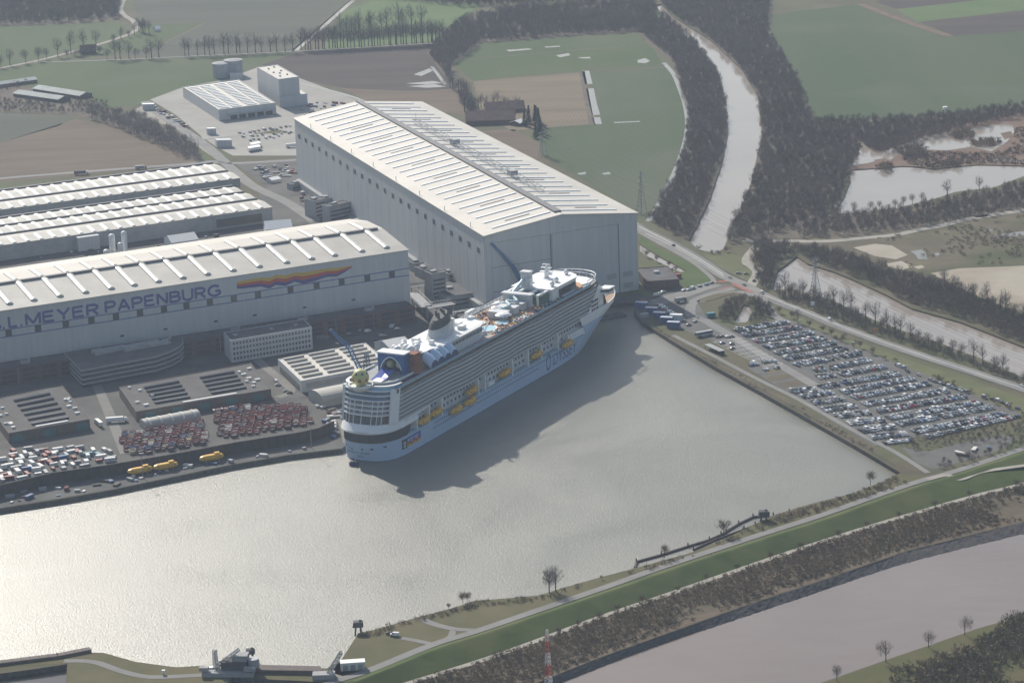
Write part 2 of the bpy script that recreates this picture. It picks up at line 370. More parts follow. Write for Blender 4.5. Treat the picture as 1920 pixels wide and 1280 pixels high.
m_floor = mat('woodland_floor', (.105, .09, .072), .95, .1, scale=.04, col2=(.155, .13, .10), detail=8)
m_puddle = water_mat('puddle_water', (.17, .155, .125), .12, [(.6, .03, (1, 1, 0))])
Z1, Z2, Z3, Z4 = .06, .12, .18, .24
sheet('meadow', [[(-150, 52), (225, 40), (243, 58), (205, 80), (100, 106), (0, 127), (-150, 150)]], m_meadow, Z1)
sheet('field', [[(240, -20), (672, -20), (640, 10), (555, 94), (385, 43), (262, 45)]], m_grey, Z1)
sheet('meadow', [[(262, 45), (385, 43), (285, 92), (205, 102), (120, 110), (205, 82), (250, 62)]], m_meadow, Z2)
sheet('meadow', [[(385, 44), (555, 95), (300, 108), (205, 103), (285, 92)]], m_grey, Z2)
sheet('meadow', [[(-150, 155), (100, 114), (300, 110), (548, 98), (480, 126), (420, 150), (345, 166), (270, 196), (205, 203), (150, 175), (40, 163), (-150, 190)]], m_meadow, Z1)
sheet('ploughed_field', [[(560, 98), (700, 88), (822, 82), (812, 108), (830, 140), (862, 166), (780, 170), (690, 172), (640, 164), (565, 150), (490, 122)]], m_plough, Z1)
sheet('stubble_field', [[(640, 166), (780, 171), (862, 167), (874, 215), (760, 205), (690, 192)]], m_stub, Z2)
sheet('meadow', [[(600, 93), (645, 20), (700, 2), (905, 8), (850, 45), (815, 78), (700, 86)]], m_meadow2, Z1)
sheet('meadow', [[(850, 122), (905, 82), (1060, 70), (1195, 62), (1226, 95), (1246, 124), (1100, 134), (985, 141), (888, 152)]], m_meadow, Z1)
sheet('stubble_field', [[(888, 152), (1095, 136), (1118, 232), (1020, 240), (960, 246), (900, 210)]], m_tan, Z2)
sheet('meadow', [[(1103, 136), (1248, 127), (1274, 160), (1284, 205), (1284, 245), (1272, 290), (1250, 345), (1212, 412), (1150, 370), (1015, 290), (1024, 240), (1120, 233)]], m_wheat, Z1)
sheet('stubble_field', [[(888, 246), (965, 243), (1010, 268), (1016, 296), (1000, 300)]], m_stub, Z2)
sheet('ploughed_field', [[(-200, 300), (0, 268), (140, 224), (225, 238), (300, 270), (362, 296), (372, 306), (180, 325), (0, 342), (-200, 366)]], m_stub, Z1)
sheet('meadow', [[(-150, 215), (0, 212), (140, 219), (110, 236), (0, 268), (-150, 292)]], m_grey, Z1)
sheet('meadow', [[(1443, 28), (1612, 8), (1700, 40), (1790, 68), (1920, 58), (2080, 42), (2080, 180), (1920, 196), (1800, 210), (1640, 226), (1530, 228), (1500, 160), (1450, 72)]], m_wheat, Z1)
sheet('meadow', [[(1680, 18), (1920, -8), (2080, -26), (2080, 2), (1920, 18), (1722, 41)]], m_meadow2, Z1)
sheet('ploughed_field', [[(1724, 42), (1920, 20), (2080, 3), (2080, 40), (1920, 58), (1788, 68)]], m_plough, Z2)
sheet('ploughed_field', [[(1640, 4), (1700, -15), (2080, -60), (2080, -28), (1920, -9), (1680, 17)]], m_plough, Z1)
strip('ditch_bank', [(1614, 8), (1680, 34), (1740, 55), (1782, 68)], 9, m_reed, Z3)
# pond surroundings
sheet('wasteland', [[(1430, 452), (1600, 440), (1760, 425), (1920, 392), (2080, 370), (2080, 700), (1920, 640), (1790, 598), (1700, 572), (1620, 530), (1520, 490)]], m_waste, Z1)
sheet('sand_flat', [[(1745, 512), (1800, 503), (1920, 498), (2080, 490), (2080, 640), (1920, 590), (1850, 562), (1790, 536)]], m_sand, Z2)
sheet('sand_patch', [[(1600, 464), (1640, 457), (1672, 460), (1702, 478), (1680, 486), (1640, 480)], [(1662, 494), (1690, 489), (1712, 500), (1690, 506), (1668, 502)], [(1712, 500), (1728, 497), (1734, 501), (1722, 504)]], m_sand, Z2)
sheet('puddle', [[(1706, 471), (1728, 468), (1736, 474), (1740, 486), (1722, 486), (1716, 477)], [(1752, 475), (1760, 473), (1762, 478), (1755, 480)], [(1825, 404), (1855, 400), (1850, 406), (1830, 408)], [(1848, 428), (1864, 432), (1856, 434)], [(1860, 440), (1900, 436), (1960, 428), (1960, 436), (1900, 444)], [(1900, 400), (1960, 390), (1960, 396)]], m_puddle, Z3)
sheet('marsh', [[(1600, 300), (1620, 258), (1700, 250), (1800, 222), (1920, 212), (2080, 200), (2080, 306), (1920, 311), (1835, 308), (1755, 316), (1700, 311), (1592, 319)]], m_reed, Z1)
sheet('marsh_water_channel', [LILY, [(1850, 300), (1880, 296), (1885, 299), (1920, 303), (1920, 306), (1880, 303)]], m_still, Z2)
sheet('reed_islet', [[(1780, 258), (1788, 248), (1812, 248), (1830, 252), (1822, 260), (1795, 264)], [(1815, 268), (1850, 262), (1878, 266), (1866, 274), (1832, 276)], [(1682, 286), (1715, 272), (1740, 284), (1735, 293), (1700, 296)], [(1876, 250), (1896, 246), (1900, 256), (1884, 262)], [(1638, 300), (1660, 296), (1668, 304), (1650, 310)]], m_reed, Z3)
sheet('woodland_floor', [[(1196, 60), (1247, 31), (1345, 130), (1362, 190), (1365, 250), (1352, 310), (1332, 370), (1304, 428), (1290, 452), (1216, 413), (1255, 345), (1284, 270), (1288, 205), (1258, 115)],
    [(1228, -20), (1445, -20), (1442, 60), (1500, 160), (1530, 227), (1800, 214), (1700, 248), (1620, 258), (1592, 320), (1566, 400), (1640, 400), (1758, 375), (1865, 355), (1960, 330), (1960, 385), (1760, 425), (1600, 440), (1430, 450), (1372, 450), (1403, 360), (1430, 250), (1422, 180), (1392, 130), (1332, 74), (1240, 8)],
    [(800, 100), (862, 40), (965, 18), (1228, 6), (1232, 60), (1190, 61), (1060, 69), (902, 81), (850, 122), (845, 160), (898, 208), (880, 216), (840, 150)],
    [(-150, -20), (225, -20), (228, 36), (130, 46), (-150, 54)], [(-150, 170), (0, 165), (45, 160), (165, 200), (270, 215), (380, 290), (370, 302), (300, 270), (225, 238), (140, 215), (0, 210), (-150, 214)]], m_floor, Z1 + .02)
# puddles and ditches lying in the fields
sheet('puddle', [[(760, 157), (812, 152), (830, 156), (800, 159)], [(764, 162), (815, 158), (838, 163), (800, 165)], [(775, 140), (806, 128), (812, 133), (790, 143)], [(806, 124), (814, 126), (838, 158), (832, 160)]], m_puddle, Z3)
sheet('puddle', [[(1195, 113), (1210, 109), (1219, 115), (1210, 119), (1196, 118)], [(1042, 104), (1066, 100), (1070, 104), (1050, 108)], [(948, 94), (990, 91), (1000, 93), (955, 97)], [(1082, 108), (1106, 107), (1108, 110), (1090, 110)], [(1020, 88), (1050, 86), (1050, 88), (1024, 90)], [(1082, 325), (1098, 322), (1099, 327), (1086, 328)], [(1128, 325), (1142, 322), (1146, 327), (1132, 328)], [(1150, 229), (1200, 227), (1200, 229), (1152, 231)]], m_puddle, Z3)
strip('drain', [(1098, 133), (1104, 158)], 8, m_puddle, Z3, 0); strip('drain', [(1106, 166), (1112, 195), (1118, 216)], 8, m_puddle, Z3, 0); strip('drain', [(1118, 220), (1121, 233)], 8, m_puddle, Z3, 0)
strip('ditch_bank', [(1091, 134), (1097, 165), (1104, 205), (1110, 233)], 6, m_floor, Z3, 0)
strip('ditch', [(1244, 118), (1262, 138), (1274, 165), (1284, 195), (1289, 225), (1287, 255), (1279, 285), (1266, 320), (1252, 350), (1234, 385), (1215, 415)], 5, m_puddle, Z3)
strip('field_ditch', [(862, 113), (1000, 101), (1120, 91), (1214, 82)], 3, m_floor, Z3, 0); strip('field_ditch', [(1100, 131), (1180, 127), (1246, 121)], 3, m_floor, Z3, 0); strip('field_ditch', [(270, 45), (385, 43), (285, 92)], 4, m_floor, Z3, 0)
strip('field_ditch', [(1020, 240), (1118, 233)], 3, m_floor, Z3, 0)
strip('ditch', [(553, 95), (600, 54), (640, 19), (680, -16)], 8, m_puddle, Z3, 0); strip('ditch_bank', [(548, 95), (595, 54), (634, 19), (674, -16)], 4, m_stub, Z3, 0)
strip('ditch', [(560, 156), (620, 170), (662, 182), (690, 194)], 5, m_puddle, Z3)

# ------------------------------------------------------------------ roads, yards, car park
strip('lane', [(-120, 150), (0, 128), (60, 116), (110, 104), (190, 82), (240, 65), (256, 54), (250, 40), (232, 28), (226, 14), (238, -12)], 7, m_track, Z4)
strip('lane', [(60, 117), (200, 113), (330, 107), (460, 101), (560, 96), (700, 88), (830, 80)], 5, m_road, Z4)
strip('lane', [(-150, 352), (0, 335), (120, 325), (250, 315), (345, 308), (392, 303), (440, 306), (556, 300)], 9, m_road, Z4)
strip('lane', [(272, 190), (300, 214), (350, 248), (390, 276), (420, 303), (450, 330), (480, 352), (540, 380), (590, 414)], 11, m_road, Z4)
MAIN_ROAD = [(1150, 396), (1197, 426), (1226, 441), (1265, 461), (1313, 488), (1357, 517), (1396, 534), (1429, 552), (1470, 570), (1523, 590), (1564, 608), (1610, 625), (1652, 641), (1739, 670), (1826, 698), (1920, 729), (2080, 780)]
strip('road', MAIN_ROAD, 11, m_road, Z4)
strip('cycle_path', [(1196, 434), (1225, 450), (1262, 470), (1300, 492), (1330, 516), (1337, 524), (1340, 530)], 4, m_road, Z3)
strip('road_marking', [(1197, 424), (1226, 439), (1265, 459), (1313, 486), (1357, 515)], .5, mat('road_paint', (.7, .7, .68), .7, var=.1), Z4 + .04)
strip('road_marking', [(1429, 551), (1523, 589), (1610, 624), (1739, 669), (1920, 728)], .5, _M['road_paint'], Z4 + .04)
m_red = mat('red_cycle_paving', (.34, .15, .12), .9, .1, var=.15)
strip('cycle_crossing', [(1374, 531), (1392, 540), (1410, 548)], 4, m_red, Z4 + .05, 0); strip('cycle_crossing', [(1346, 528), (1364, 527)], 4, m_red, Z4 + .05, 0); strip('cycle_crossing', [(1345, 542), (1375, 537)], 2, m_red, Z4 + .05, 0)
strip('side_road', [(1340, 532), (1310, 541), (1280, 552), (1250, 560), (1225, 572)], 16, m_road, Z4 - .03)
strip('side_road', [(1375, 540), (1330, 552), (1300, 566), (1295, 590), (1320, 600), (1345, 615), (1390, 640), (1435, 668), (1510, 712), (1575, 752), (1625, 790), (1665, 820)], 8, m_road, Z4 - .03)
strip('side_road', [(1312, 566), (1330, 558), (1365, 549), (1395, 548), (1425, 560), (1440, 575), (1452, 592), (1478, 605)], 7, m_road, Z4 - .03)
sheet('grass_island', [[(1310, 561), (1340, 551), (1385, 546), (1372, 551), (1335, 562), (1316, 566)]], m_waste, Z4 + .03)
strip('gravel_track', [(1407, 536), (1421, 512), (1412, 500), (1401, 492), (1404, 480), (1414, 468), (1424, 455)], 9, m_track, Z4 - .03)
strip('gravel_track', [(1424, 455), (1460, 452), (1550, 452), (1620, 446), (1680, 440), (1725, 430), (1760, 424), (1830, 408), (1950, 390)], 9, m_track, Z3)
strip('gravel_track', [(1395, 450), (1424, 455)], 8, m_track, Z3, 0)
sheet('verge', [[(1199, 441), (1230, 462), (1300, 497), (1330, 520), (1334, 530), (1290, 541), (1265, 520), (1287, 508), (1234, 478), (1199, 456)]], m_green, Z2)
sheet('verge', [[(1318, 478), (1370, 474), (1400, 480), (1398, 497), (1414, 510), (1405, 527), (1380, 516), (1350, 500)]], m_verge, Z2)
sheet('verge', [[(1440, 566), (1500, 594), (1600, 638), (1750, 690), (1920, 745), (2080, 800), (2080, 860), (1905, 780), (1700, 690), (1560, 630), (1475, 595)]], m_verge, Z2)
sheet('asphalt_yard', [[(1196, 558), (1235, 548), (1330, 531), (1380, 534), (1375, 548), (1308, 566), (1322, 592), (1378, 622), (1440, 655), (1530, 700), (1512, 716), (1450, 690), (1340, 640), (1262, 612), (1200, 580)]], m_lot, Z2)
sheet('car_park', [[(1376, 618), (1470, 596), (1500, 606), (1600, 648), (1740, 704), (1860, 754), (1915, 776), (1905, 785), (1780, 806), (1660, 832), (1640, 836), (1560, 790), (1480, 740), (1510, 716), (1420, 676), (1390, 640)]], m_lot, Z2 + .03)
sheet('asphalt_yard', [[(1400, 690), (1460, 676), (1512, 712), (1545, 720), (1480, 737)]], m_lot, Z2 + .02)
sheet('planting_bed', [[(1432, 707), (1488, 697), (1503, 704), (1448, 715)], [(1456, 718), (1510, 710), (1524, 717), (1468, 727)], [(1436, 697), (1470, 686), (1482, 692), (1440, 702)]], m_waste, Z3)
sheet('embankment', [[(1206, 601), (1262, 634), (1340, 676), (1420, 718), (1500, 758), (1600, 815), (1700, 868), (1730, 886), (1692, 888), (1600, 833), (1500, 775), (1420, 730), (1340, 686), (1262, 639)]], m_waste, Z1)
strip('quay_path', [(1262, 628), (1340, 668), (1420, 710), (1500, 750), (1600, 806), (1680, 848), (1740, 886)], 4, m_road, Z3)
sheet('clearing', [[(1690, 838), (1740, 846), (1800, 830), (1880, 815), (1910, 822), (1870, 846), (1800, 866), (1750, 880), (1720, 868)]], m_lot, Z1)
# shipyard ground
YARD = [(-300, 520), (0, 488), (440, 420), (500, 350), (440, 306), (556, 296), (640, 340), (915, 585), (925, 584), (880, 625), (800, 700), (700, 790), (640, 841), (600, 835), (300, 862), (0, 905), (-300, 960)]
sheet('shipyard_yard', [YARD], m_yard, Z1)
sheet('quay_apron', [[(-300, 1010), (-300, 962), (0, 906), (300, 864), (560, 832), (606, 812), (640, 840), (540, 852), (430, 871), (210, 917), (0, 952)]], m_asph, Z2)
sheet('concrete_yard', [[(281, 187), (345, 163), (420, 150), (482, 127), (560, 146), (640, 176), (680, 192), (640, 200), (556, 232), (556, 250), (520, 243), (470, 252), (380, 262), (376, 254), (330, 216)], [(386, 262), (470, 252), (556, 249), (560, 292), (437, 292), (410, 278)]], m_conc, Z2)
sheet('gravel_yard', [[(250, 207), (268, 198), (290, 205), (330, 230), (355, 252), (385, 280), (400, 295), (350, 262), (330, 236), (280, 230)]], m_track, Z2)
sheet('asphalt_yard', [[(556, 296), (440, 306), (500, 352), (545, 402), (620, 418), (700, 420), (640, 345)]], m_yard, Z2)
sheet('hall_sill', [[(912, 588), (1000, 572), (1100, 562), (1196, 552), (1216, 556), (1244, 556), (1206, 603), (1189, 582), (1197, 567), (1060, 573.5), (925, 585)]], m_asph, Z3)
# bay markings on the empty end of the car park, crane rails and worn lanes in the yard
bm = MB()
for k in range(9):
    a, b = G(1338 + k * 11.5, 642 + k * 5.6, Z3 + .1), G(1392 + k * 9.5, 633 + k * 5.8, Z3 + .1); d = (b - a).normalized(); n = Vector((-d.y, d.x, 0)) * .18
    bm.face((a - n, b - n, b + n, a + n)); L_ = (b - a).length
    for j in range(int(L_ / 2.7)):
        c = a + d * (j * 2.7 + .6); m_ = Vector((-d.y, d.x, 0)); bm.face((c - d * .12 - m_ * 4.6, c + d * .12 - m_ * 4.6, c + d * .12 + m_ * 4.6, c - d * .12 + m_ * 4.6))
struct(bm, 'bay_marking', _M['road_paint'])
m_worn = mat('worn_asphalt', (.045, .045, .046), .8, .3, scale=.05, col2=(.075, .073, .07), detail=9); m_patch = mat('patched_concrete', (.17, .165, .15), .9, .2, scale=.05, col2=(.22, .21, .19), detail=9)
for pix, w, m_ in (([(0, 912), (200, 886), (420, 851), (600, 822)], 2.2, m_worn), ([(0, 930), (200, 903), (430, 862), (610, 832)], 1.0, m_patch), ([(170, 700), (190, 740), (215, 800), (235, 850)], 7, m_patch), ([(60, 490), (300, 478), (500, 440), (600, 420)], 8, m_worn), ([(520, 745), (545, 730), (500, 690), (480, 672)], 7, m_patch), ([(590, 640), (700, 620), (790, 590)], 7, m_worn), ([(540, 385), (620, 440), (720, 470), (800, 540)], 6, m_worn), ([(610, 745), (640, 790), (650, 830)], 5, m_patch)):
    strip('yard_lane', pix, w, m_, Z3 + .05)
strip('road_marking', [(1210, 437), (1265, 463), (1313, 490), (1357, 519)], .35, _M['road_paint'], Z4 + .04)
# dike and river bank
DK1 = [(560, 1312), (691, 1262), (810, 1214), (891, 1189), (997, 1153), (1160, 1098), (1245, 1068), (1412, 1013), (1537, 973), (1700, 915), (1803, 884), (1920, 845), (2100, 790)]
DK2 = [(560, 1306), (685, 1265), (810, 1222), (891, 1195), (1000, 1158), (1120, 1117), (1245, 1077), (1412, 1020), (1537, 981), (1703, 926), (1807, 893), (1920, 858), (2100, 802)]
DK3 = [(560, 1345), (750, 1280), (891, 1237), (1000, 1200), (1120, 1155), (1245, 1113), (1412, 1055), (1537, 1013), (1662, 974), (1828, 926), (1920, 903), (2100, 850)]
def resample(P, n):
    P = smooth_line(P, 8); d = [0]
    for a, b in zip(P, P[1:]): d.append(d[-1] + (b - a).length)
    out = []
    for k in range(n):
        t = d[-1] * k / (n - 1); i = max(j for j in range(len(d)) if d[j] <= t + 1e-6); i = min(i, len(P) - 2)
        f = (t - d[i]) / max(d[i + 1] - d[i], 1e-6); out.append(P[i].lerp(P[i + 1], f))
    return out
NDK = 60
r1 = resample([G(x, y, .1) for x, y in DK1], NDK); r3 = resample([G(x, y, .1) for x, y in DK3], NDK); r2 = resample([G(x, y, 4.2) for x, y in DK2], NDK)
mb = MB()
for i in range(NDK):        # keep the crest square to the foot line
    t = (r1[min(i + 1, NDK - 1)] - r1[max(i - 1, 0)]).normalized(); n = Vector((t.y, -t.x, 0))
    d = min(((q - r1[i]).dot(n), q) for q in r2 if abs((q - r1[i]).dot(t)) < 25) if any(abs((q - r1[i]).dot(t)) < 25 for q in r2) else (9, None)
    r2[i] = r1[i] + n * 11 + Vector((0, 0, 4.2))
mb.grid([r3, [a.lerp(b, .5) + Vector((0, 0, .15)) for a, b in zip(r3, r2)], [a.lerp(b, .9) for a, b in zip(r3, r2)], r2, [a.lerp(b, .12) for a, b in zip(r2, r1)], r1])
m_dike = mat('dike_grass', (.045, .068, .021), .95, .08, scale=.05, col2=(.08, .10, .036), detail=9, patch=(.02, (.09, .10, .04), .54))
d = struct(mb, 'dike', m_dike, smooth=True)
strip('dike_road', [(590, 1290), (640, 1272), (691, 1256), (810, 1208), (891, 1183), (997, 1147), (1120, 1105), (1160, 1091), (1245, 1061), (1412, 1006), (1537, 966), (1700, 909), (1803, 879), (1920, 840), (2100, 782)], 6, m_road, Z4)
strip('dike_path', [(700, 1300), (750, 1285), (891, 1241), (1000, 1203), (1120, 1158), (1245, 1116), (1412, 1058), (1537, 1016), (1662, 977), (1828, 929), (1920, 906), (2100, 853)], 4.5, m_track, Z4)
strip('dike_ramp', [(1740, 898), (1775, 890), (1800, 898), (1840, 884), (1920, 872), (2000, 860)], 4.5, m_track, 3.4)
sheet('bank_scrub', [DK3[1:] + RIV_ROCK[:-1][::-1] + [(900, 1320)]], mat('bank_dry_grass', (.09, .075, .052), .95, .1, scale=.05, col2=(.145, .12, .085), detail=9), Z1)
sheet('dry_grass_bank', [[(1120, 1222), (1245, 1176), (1412, 1118), (1537, 1076), (1703, 1018), (1920, 962), (2050, 930), (2050, 945), (1920, 976), (1703, 1030), (1412, 1128), (1245, 1187), (1120, 1232)]], m_stub, Z2)
rb = MB(); A_ = resample([G(x, y, .05) for x, y in RIV_ROCK], 420); B_ = resample([G(x, y, -3.2) for x, y in RIV_EDGE], 420)
rows = []
for k in range(9):
    f = k / 8; rows.append([a.lerp(b, f) + Vector((random.uniform(-.5, .5), random.uniform(-.5, .5), random.uniform(-.14, .14) if 0 < k < 8 else 0)) for a, b in zip(A_, B_)])
rb.grid(rows[::-1])
m_rock = mat('rip_rap', (.075, .07, .068), .95, .15, scale=.6, col2=(.13, .12, .115), detail=6, bump=.5, bscale=1.5)
struct(rb, 'rock_bank', m_rock, smooth=True)
sheet('near_bank', [[(1540, 1282), (1662, 1237), (1745, 1209), (1828, 1180), (1887, 1163), (1920, 1147), (2100, 1086), (2500, 951), (2500, 1400), (1400, 1400)]], mat('near_bank_grass', (.08, .095, .035), .95, .1, scale=.04, col2=(.12, .10, .055), detail=8), Z1)
# south bank of the basin
m_sbank = mat('south_bank_grass', (.10, .10, .05), .95, .1, scale=.03, col2=(.15, .13, .075), detail=9)
sheet('south_bank', [[(672, 1187), (700, 1181), (845, 1141), (893, 1126), (1012, 1116), (1060, 1101), (1192, 1065), (1300, 1036), (1450, 967), (1600, 926), (1690, 887), (1745, 893), (1700, 908), (1537, 964), (1412, 1004), (1245, 1059), (1120, 1103), (997, 1145), (891, 1181), (810, 1206), (691, 1254), (640, 1270), (620, 1254), (640, 1238)]], m_sbank, Z1)
strip('gravel_track', [(790, 1158), (810, 1168), (850, 1178), (880, 1180), (895, 1182)], 5, m_road, Z3); strip('gravel_track', [(752, 1195), (790, 1202), (815, 1208)], 4, m_road, Z3); strip('gravel_track', [(850, 1181), (845, 1192), (832, 1200)], 4, m_road, Z3)
sheet('lock_bank', [[(-100, 1254), (60, 1242), (150, 1224), (195, 1225), (255, 1242), (330, 1252), (392, 1248), (425, 1245), (470, 1251), (612, 1254), (640, 1238), (655, 1240), (690, 1256), (600, 1278), (520, 1273), (436, 1267), (420, 1285), (300, 1300), (128, 1300), (128, 1243)]], m_sbank, Z1)
strip('lane', [(120, 1238), (175, 1240), (230, 1258), (280, 1268), (350, 1266), (420, 1262), (500, 1258), (600, 1262), (640, 1270)], 5, m_road, Z3)
# ------------------------------------------------------------------ buildings
m_hwall = mat('pale_cladding', (.47, .485, .49), .65, .3, scale=.35, var=.07, stretch=(0, 1, 1, .05), detail=5)
m_hroof = mat('cream_roof_sheet', (.51, .48, .425), .6, .35, scale=.03, var=.1, detail=8)
m_hroof2 = mat('grey_roof_sheet', (.42, .40, .355), .62, .3, scale=.04, var=.14, detail=8)
m_sky = mat('skylight_glazing', (.80, .80, .78), .38, .8, var=.06, scale=.3)
m_skyd = mat('dark_roof_strip', (.13, .13, .14), .6, .3, var=.15)
m_dark = mat('dark_window', (.035, .045, .06), .2, .5, var=.2, scale=.3)
m_seam = mat('dark_seam', (.16, .17, .18), .8, .2, var=.1)
m_blue = mat('lettering_blue', (.07, .09, .26), .6, .3, var=.05)
m_white = mat('white_paint', (.78, .78, .76), .5, .4, var=.05, scale=.4)
m_grey = mat('grey_render', (.34, .34, .34), .8, .2, var=.12, scale=.2)
m_dgrey = mat('dark_grey_roof', (.10, .10, .105), .9, .2, var=.25, scale=.1, detail=8)
m_droof = mat('bitumen_roof', (.105, .10, .096), .9, .2, var=.2, scale=.06, detail=9)
m_brick = mat('red_brick', (.12, .072, .064), .85, .2, var=.2, scale=.4)
m_bronze = mat('brown_cladding', (.12, .10, .09), .8, .2, var=.15, scale=.3)
m_teal = mat('teal_glass', (.06, .16, .17), .2, .5, var=.15)
m_rtile = mat('red_brown_roof', (.135, .088, .076), .85, .2, var=.2, scale=.3)
m_farm = mat('fibre_cement_roof', (.38, .40, .38), .85, .2, var=.12, scale=.1)
m_steel = mat('grey_steel', (.30, .32, .34), .5, .4, var=.12)
m_tent = mat('canvas_white', (.70, .69, .66), .7, .2, var=.05)
m_red = mat('red_paint', (.40, .05, .045), .6, .3, var=.2, scale=.6)
m_yel = mat('yellow_paint', (.62, .36, .05), .55, .3, var=.1, scale=.6)
m_sblue = mat('crane_blue', (.06, .20, .42), .5, .4, var=.1)
m_cblue = mat('container_blue', (.05, .12, .27), .6, .3, var=.2, scale=.5)

def extr(mb, q0, q1, z0, z1, t, m=None):
    "upright slab from q0 to q1 with thickness t to the left"
    a, b = Vector((q0[0], q0[1], 0)), Vector((q1[0], q1[1], 0)); d = (b - a).normalized(); n = Vector((-d.y, d.x, 0)) * t
    mb.prism([a, b, b + n, a + n], z0, z1, m=m)
def on_wall(mb, P, Q, s0, s1, z0, z1, out, m=None):
    "panel on the wall from P to Q between metres s0..s1; stands 'out' proud to the right of P->Q"
    P = Vector((P[0], P[1], 0)); d = Vector((Q[0], Q[1], 0)) - P; d.normalize(); n = Vector((d.y, -d.x, 0))
    a, b = P + d * s0, P + d * s1
    mb.prism([a + n * .02, b + n * .02, b + n * out, a + n * out], z0, z1, m=m)
def block(name, label, cat, q, z, wm, rm, parapet=.6, group=None, z0=0.):
    "flat-roofed box with parapet: wall + roof parts"
    c = q.centre(); root = thing(name, label, cat, c, group=group)
    R = q.ring(); mb = MB(); mb.prism(R, z0, z - .05, bottom=False)
    if parapet:
        n = 4; I = q.ring(-.5); i = len(mb.v)
        for k in range(4):
            l = (k + 1) % 4; a, b, ci, di = R[k], R[l], I[l], I[k]
            mb.prism([a, b, ci, di], z - .05, z + parapet)
    mb.build('wall', wm, root, off=c)
    r = MB(); r.prism(q.ring(-.52 if parapet else .25), z - .03, z + (.12 if parapet else .3)); r.build('roof', rm, root, off=c)
    return root, c
def strips(root, c, name, q, us, vs, w, h, m, z, lim=None):
    "long roof strips along u, one part each"
    for (u0, u1) in us:
        for v in vs:
            a, b = q.at(u0, v), q.at(u1, v); d = (b - a).normalized(); n = Vector((-d.y, d.x, 0)) * w / 2
            mb = MB(); mb.prism([a - n, b - n, b + n, a + n], z, z + h); mb.build(name, m, root, off=c)
def windows(root, c, P, Q, s0, s1, ncol, z0, dz, nrow, w, h, m=None, name='window', out=.12, gap=None):
    P = Vector((P[0], P[1], 0)); Q = Vector((Q[0], Q[1], 0)); L_ = (Q - P).length
    k = 0; rest = MB()
    for r in range(nrow):
        for j in range(ncol):
            s = s0 + (s1 - s0) * j / max(ncol - 1, 1)
            mb = MB() if k < 100 else rest
            on_wall(mb, P, Q, s - w / 2, s + w / 2, z0 + r * dz, z0 + r * dz + h, out)
            if k < 100: mb.build(name, m or m_dark, root, off=c)
            k += 1
    if rest.v: tag(rest.build(name, m or m_dark, root, off=c), kind='stuff')

# ---- the big covered building dock on the right
HE = 61.4
h6 = Quad(G(906.5, 442.6, HE), G(1194, 399.5, HE), G(552, 223, HE), G(791.5, 192.3, HE))
c6 = h6.centre(); hall6 = thing('shipbuilding_hall', 'huge white dock hall with pitched cream roof and closed doors facing the basin', 'building', c6)
HR = 69.5; RU = .5
mb = MB(); P = [h6.at(0, 0), h6.at(1, 0), h6.at(1, 1), h6.at(0, 1)]
ra, rb_ = h6.at(RU, 0, HR - .3), h6.at(RU, 1, HR - .3)
zt = HE - .3
for i, j in ((1, 2), (3, 0)):
    a, b = P[i], P[j]; mb.face((a, b, b + Vector((0, 0, zt)), a + Vector((0, 0, zt))))
mb.face((P[0], P[1], P[1] + Vector((0, 0, zt)), ra, P[0] + Vector((0, 0, zt)))); mb.face((P[2], P[3], P[3] + Vector((0, 0, zt)), rb_, P[2] + Vector((0, 0, zt))))
# standing seams of the cladding on the long wall
for k in range(1, 26):
    v = k / 26
    a = h6.at(0, v); on_wall(mb, h6.at(0, 1), h6.at(0, 0), (1 - v) * h6.lv - .15, (1 - v) * h6.lv + .15, 8, zt - 1, .06, m=0)
mb.build('wall', m_hwall, hall6, off=c6)
def roof_z(u): return HE + (HR - HE) * (u / RU if u <= RU else (1 - u) / (1 - RU))
for nm, (u0, u1) in {'a': (-.006, RU), 'b': (RU, 1.006)}.items():
    r = MB(); pts = []
    for dz in (-.28, .5):
        pts.append([h6.at(u, v, roof_z(min(max(u, 0), 1)) + dz) for u, v in ((u0, -.004), (u1, -.004), (u1, 1.004), (u0, 1.004))])
    lo, hi = pts
    r.face(hi); r.face(lo[::-1])
    for k in range(4): l = (k + 1) % 4; r.face((lo[k], lo[l], hi[l], hi[k]))
    r.build('roof_slope', m_hroof, hall6, off=c6)
f = MB(); n6 = (h6.at(.5, 0) - h6.at(.5, 1)).normalized()
for (u0, u1) in ((0, RU), (RU, 1)):
    a, b = h6.at(u0, 0), h6.at(u1, 0); za, zb = roof_z(u0), roof_z(u1)
    o = n6 * 1.0
    f.face((a + o + Vector((0, 0, 55.5)), b + o + Vector((0, 0, 55.5)), b + o + Vector((0, 0, zb)), a + o + Vector((0, 0, za))))
    f.face((a + Vector((0, 0, 55.5)), b + Vector((0, 0, 55.5)), b + o + Vector((0, 0, 55.5)), a + o + Vector((0, 0, 55.5))))
f.build('fascia', m_hwall, hall6, off=c6)
for (s0, s1, z1) in ((.045, .43, 55.2), (.437, .875, 55.2)):
    d = MB(); W = h6.lu; on_wall(d, h6.at(0, 0), h6.at(1, 0), s0 * W, s1 * W, 0.2, z1, .5, m=0)
    if s0 < .1:
        for z in (16, 35.5): on_wall(d, h6.at(0, 0) + n6 * .5, h6.at(1, 0) + n6 * .5, s0 * W, s1 * W, z, z + .35, .06, m=1)
    on_wall(d, h6.at(0, 0) + n6 * .5, h6.at(1, 0) + n6 * .5, s1 * W - .9, s1 * W, .2, z1, .08, m=1)
    dr = d.build('dock_door', [m_hwall, m_seam], hall6, off=c6)
for s, z in ((.79, 12), (.9, 12), (.9, 3)):
    d = MB(); on_wall(d, h6.at(0, 0) + n6 * .6, h6.at(1, 0) + n6 * .6, s * W, s * W + 8, z, z + 4, .12); d.build('louvre', m_grey, hall6, off=c6)
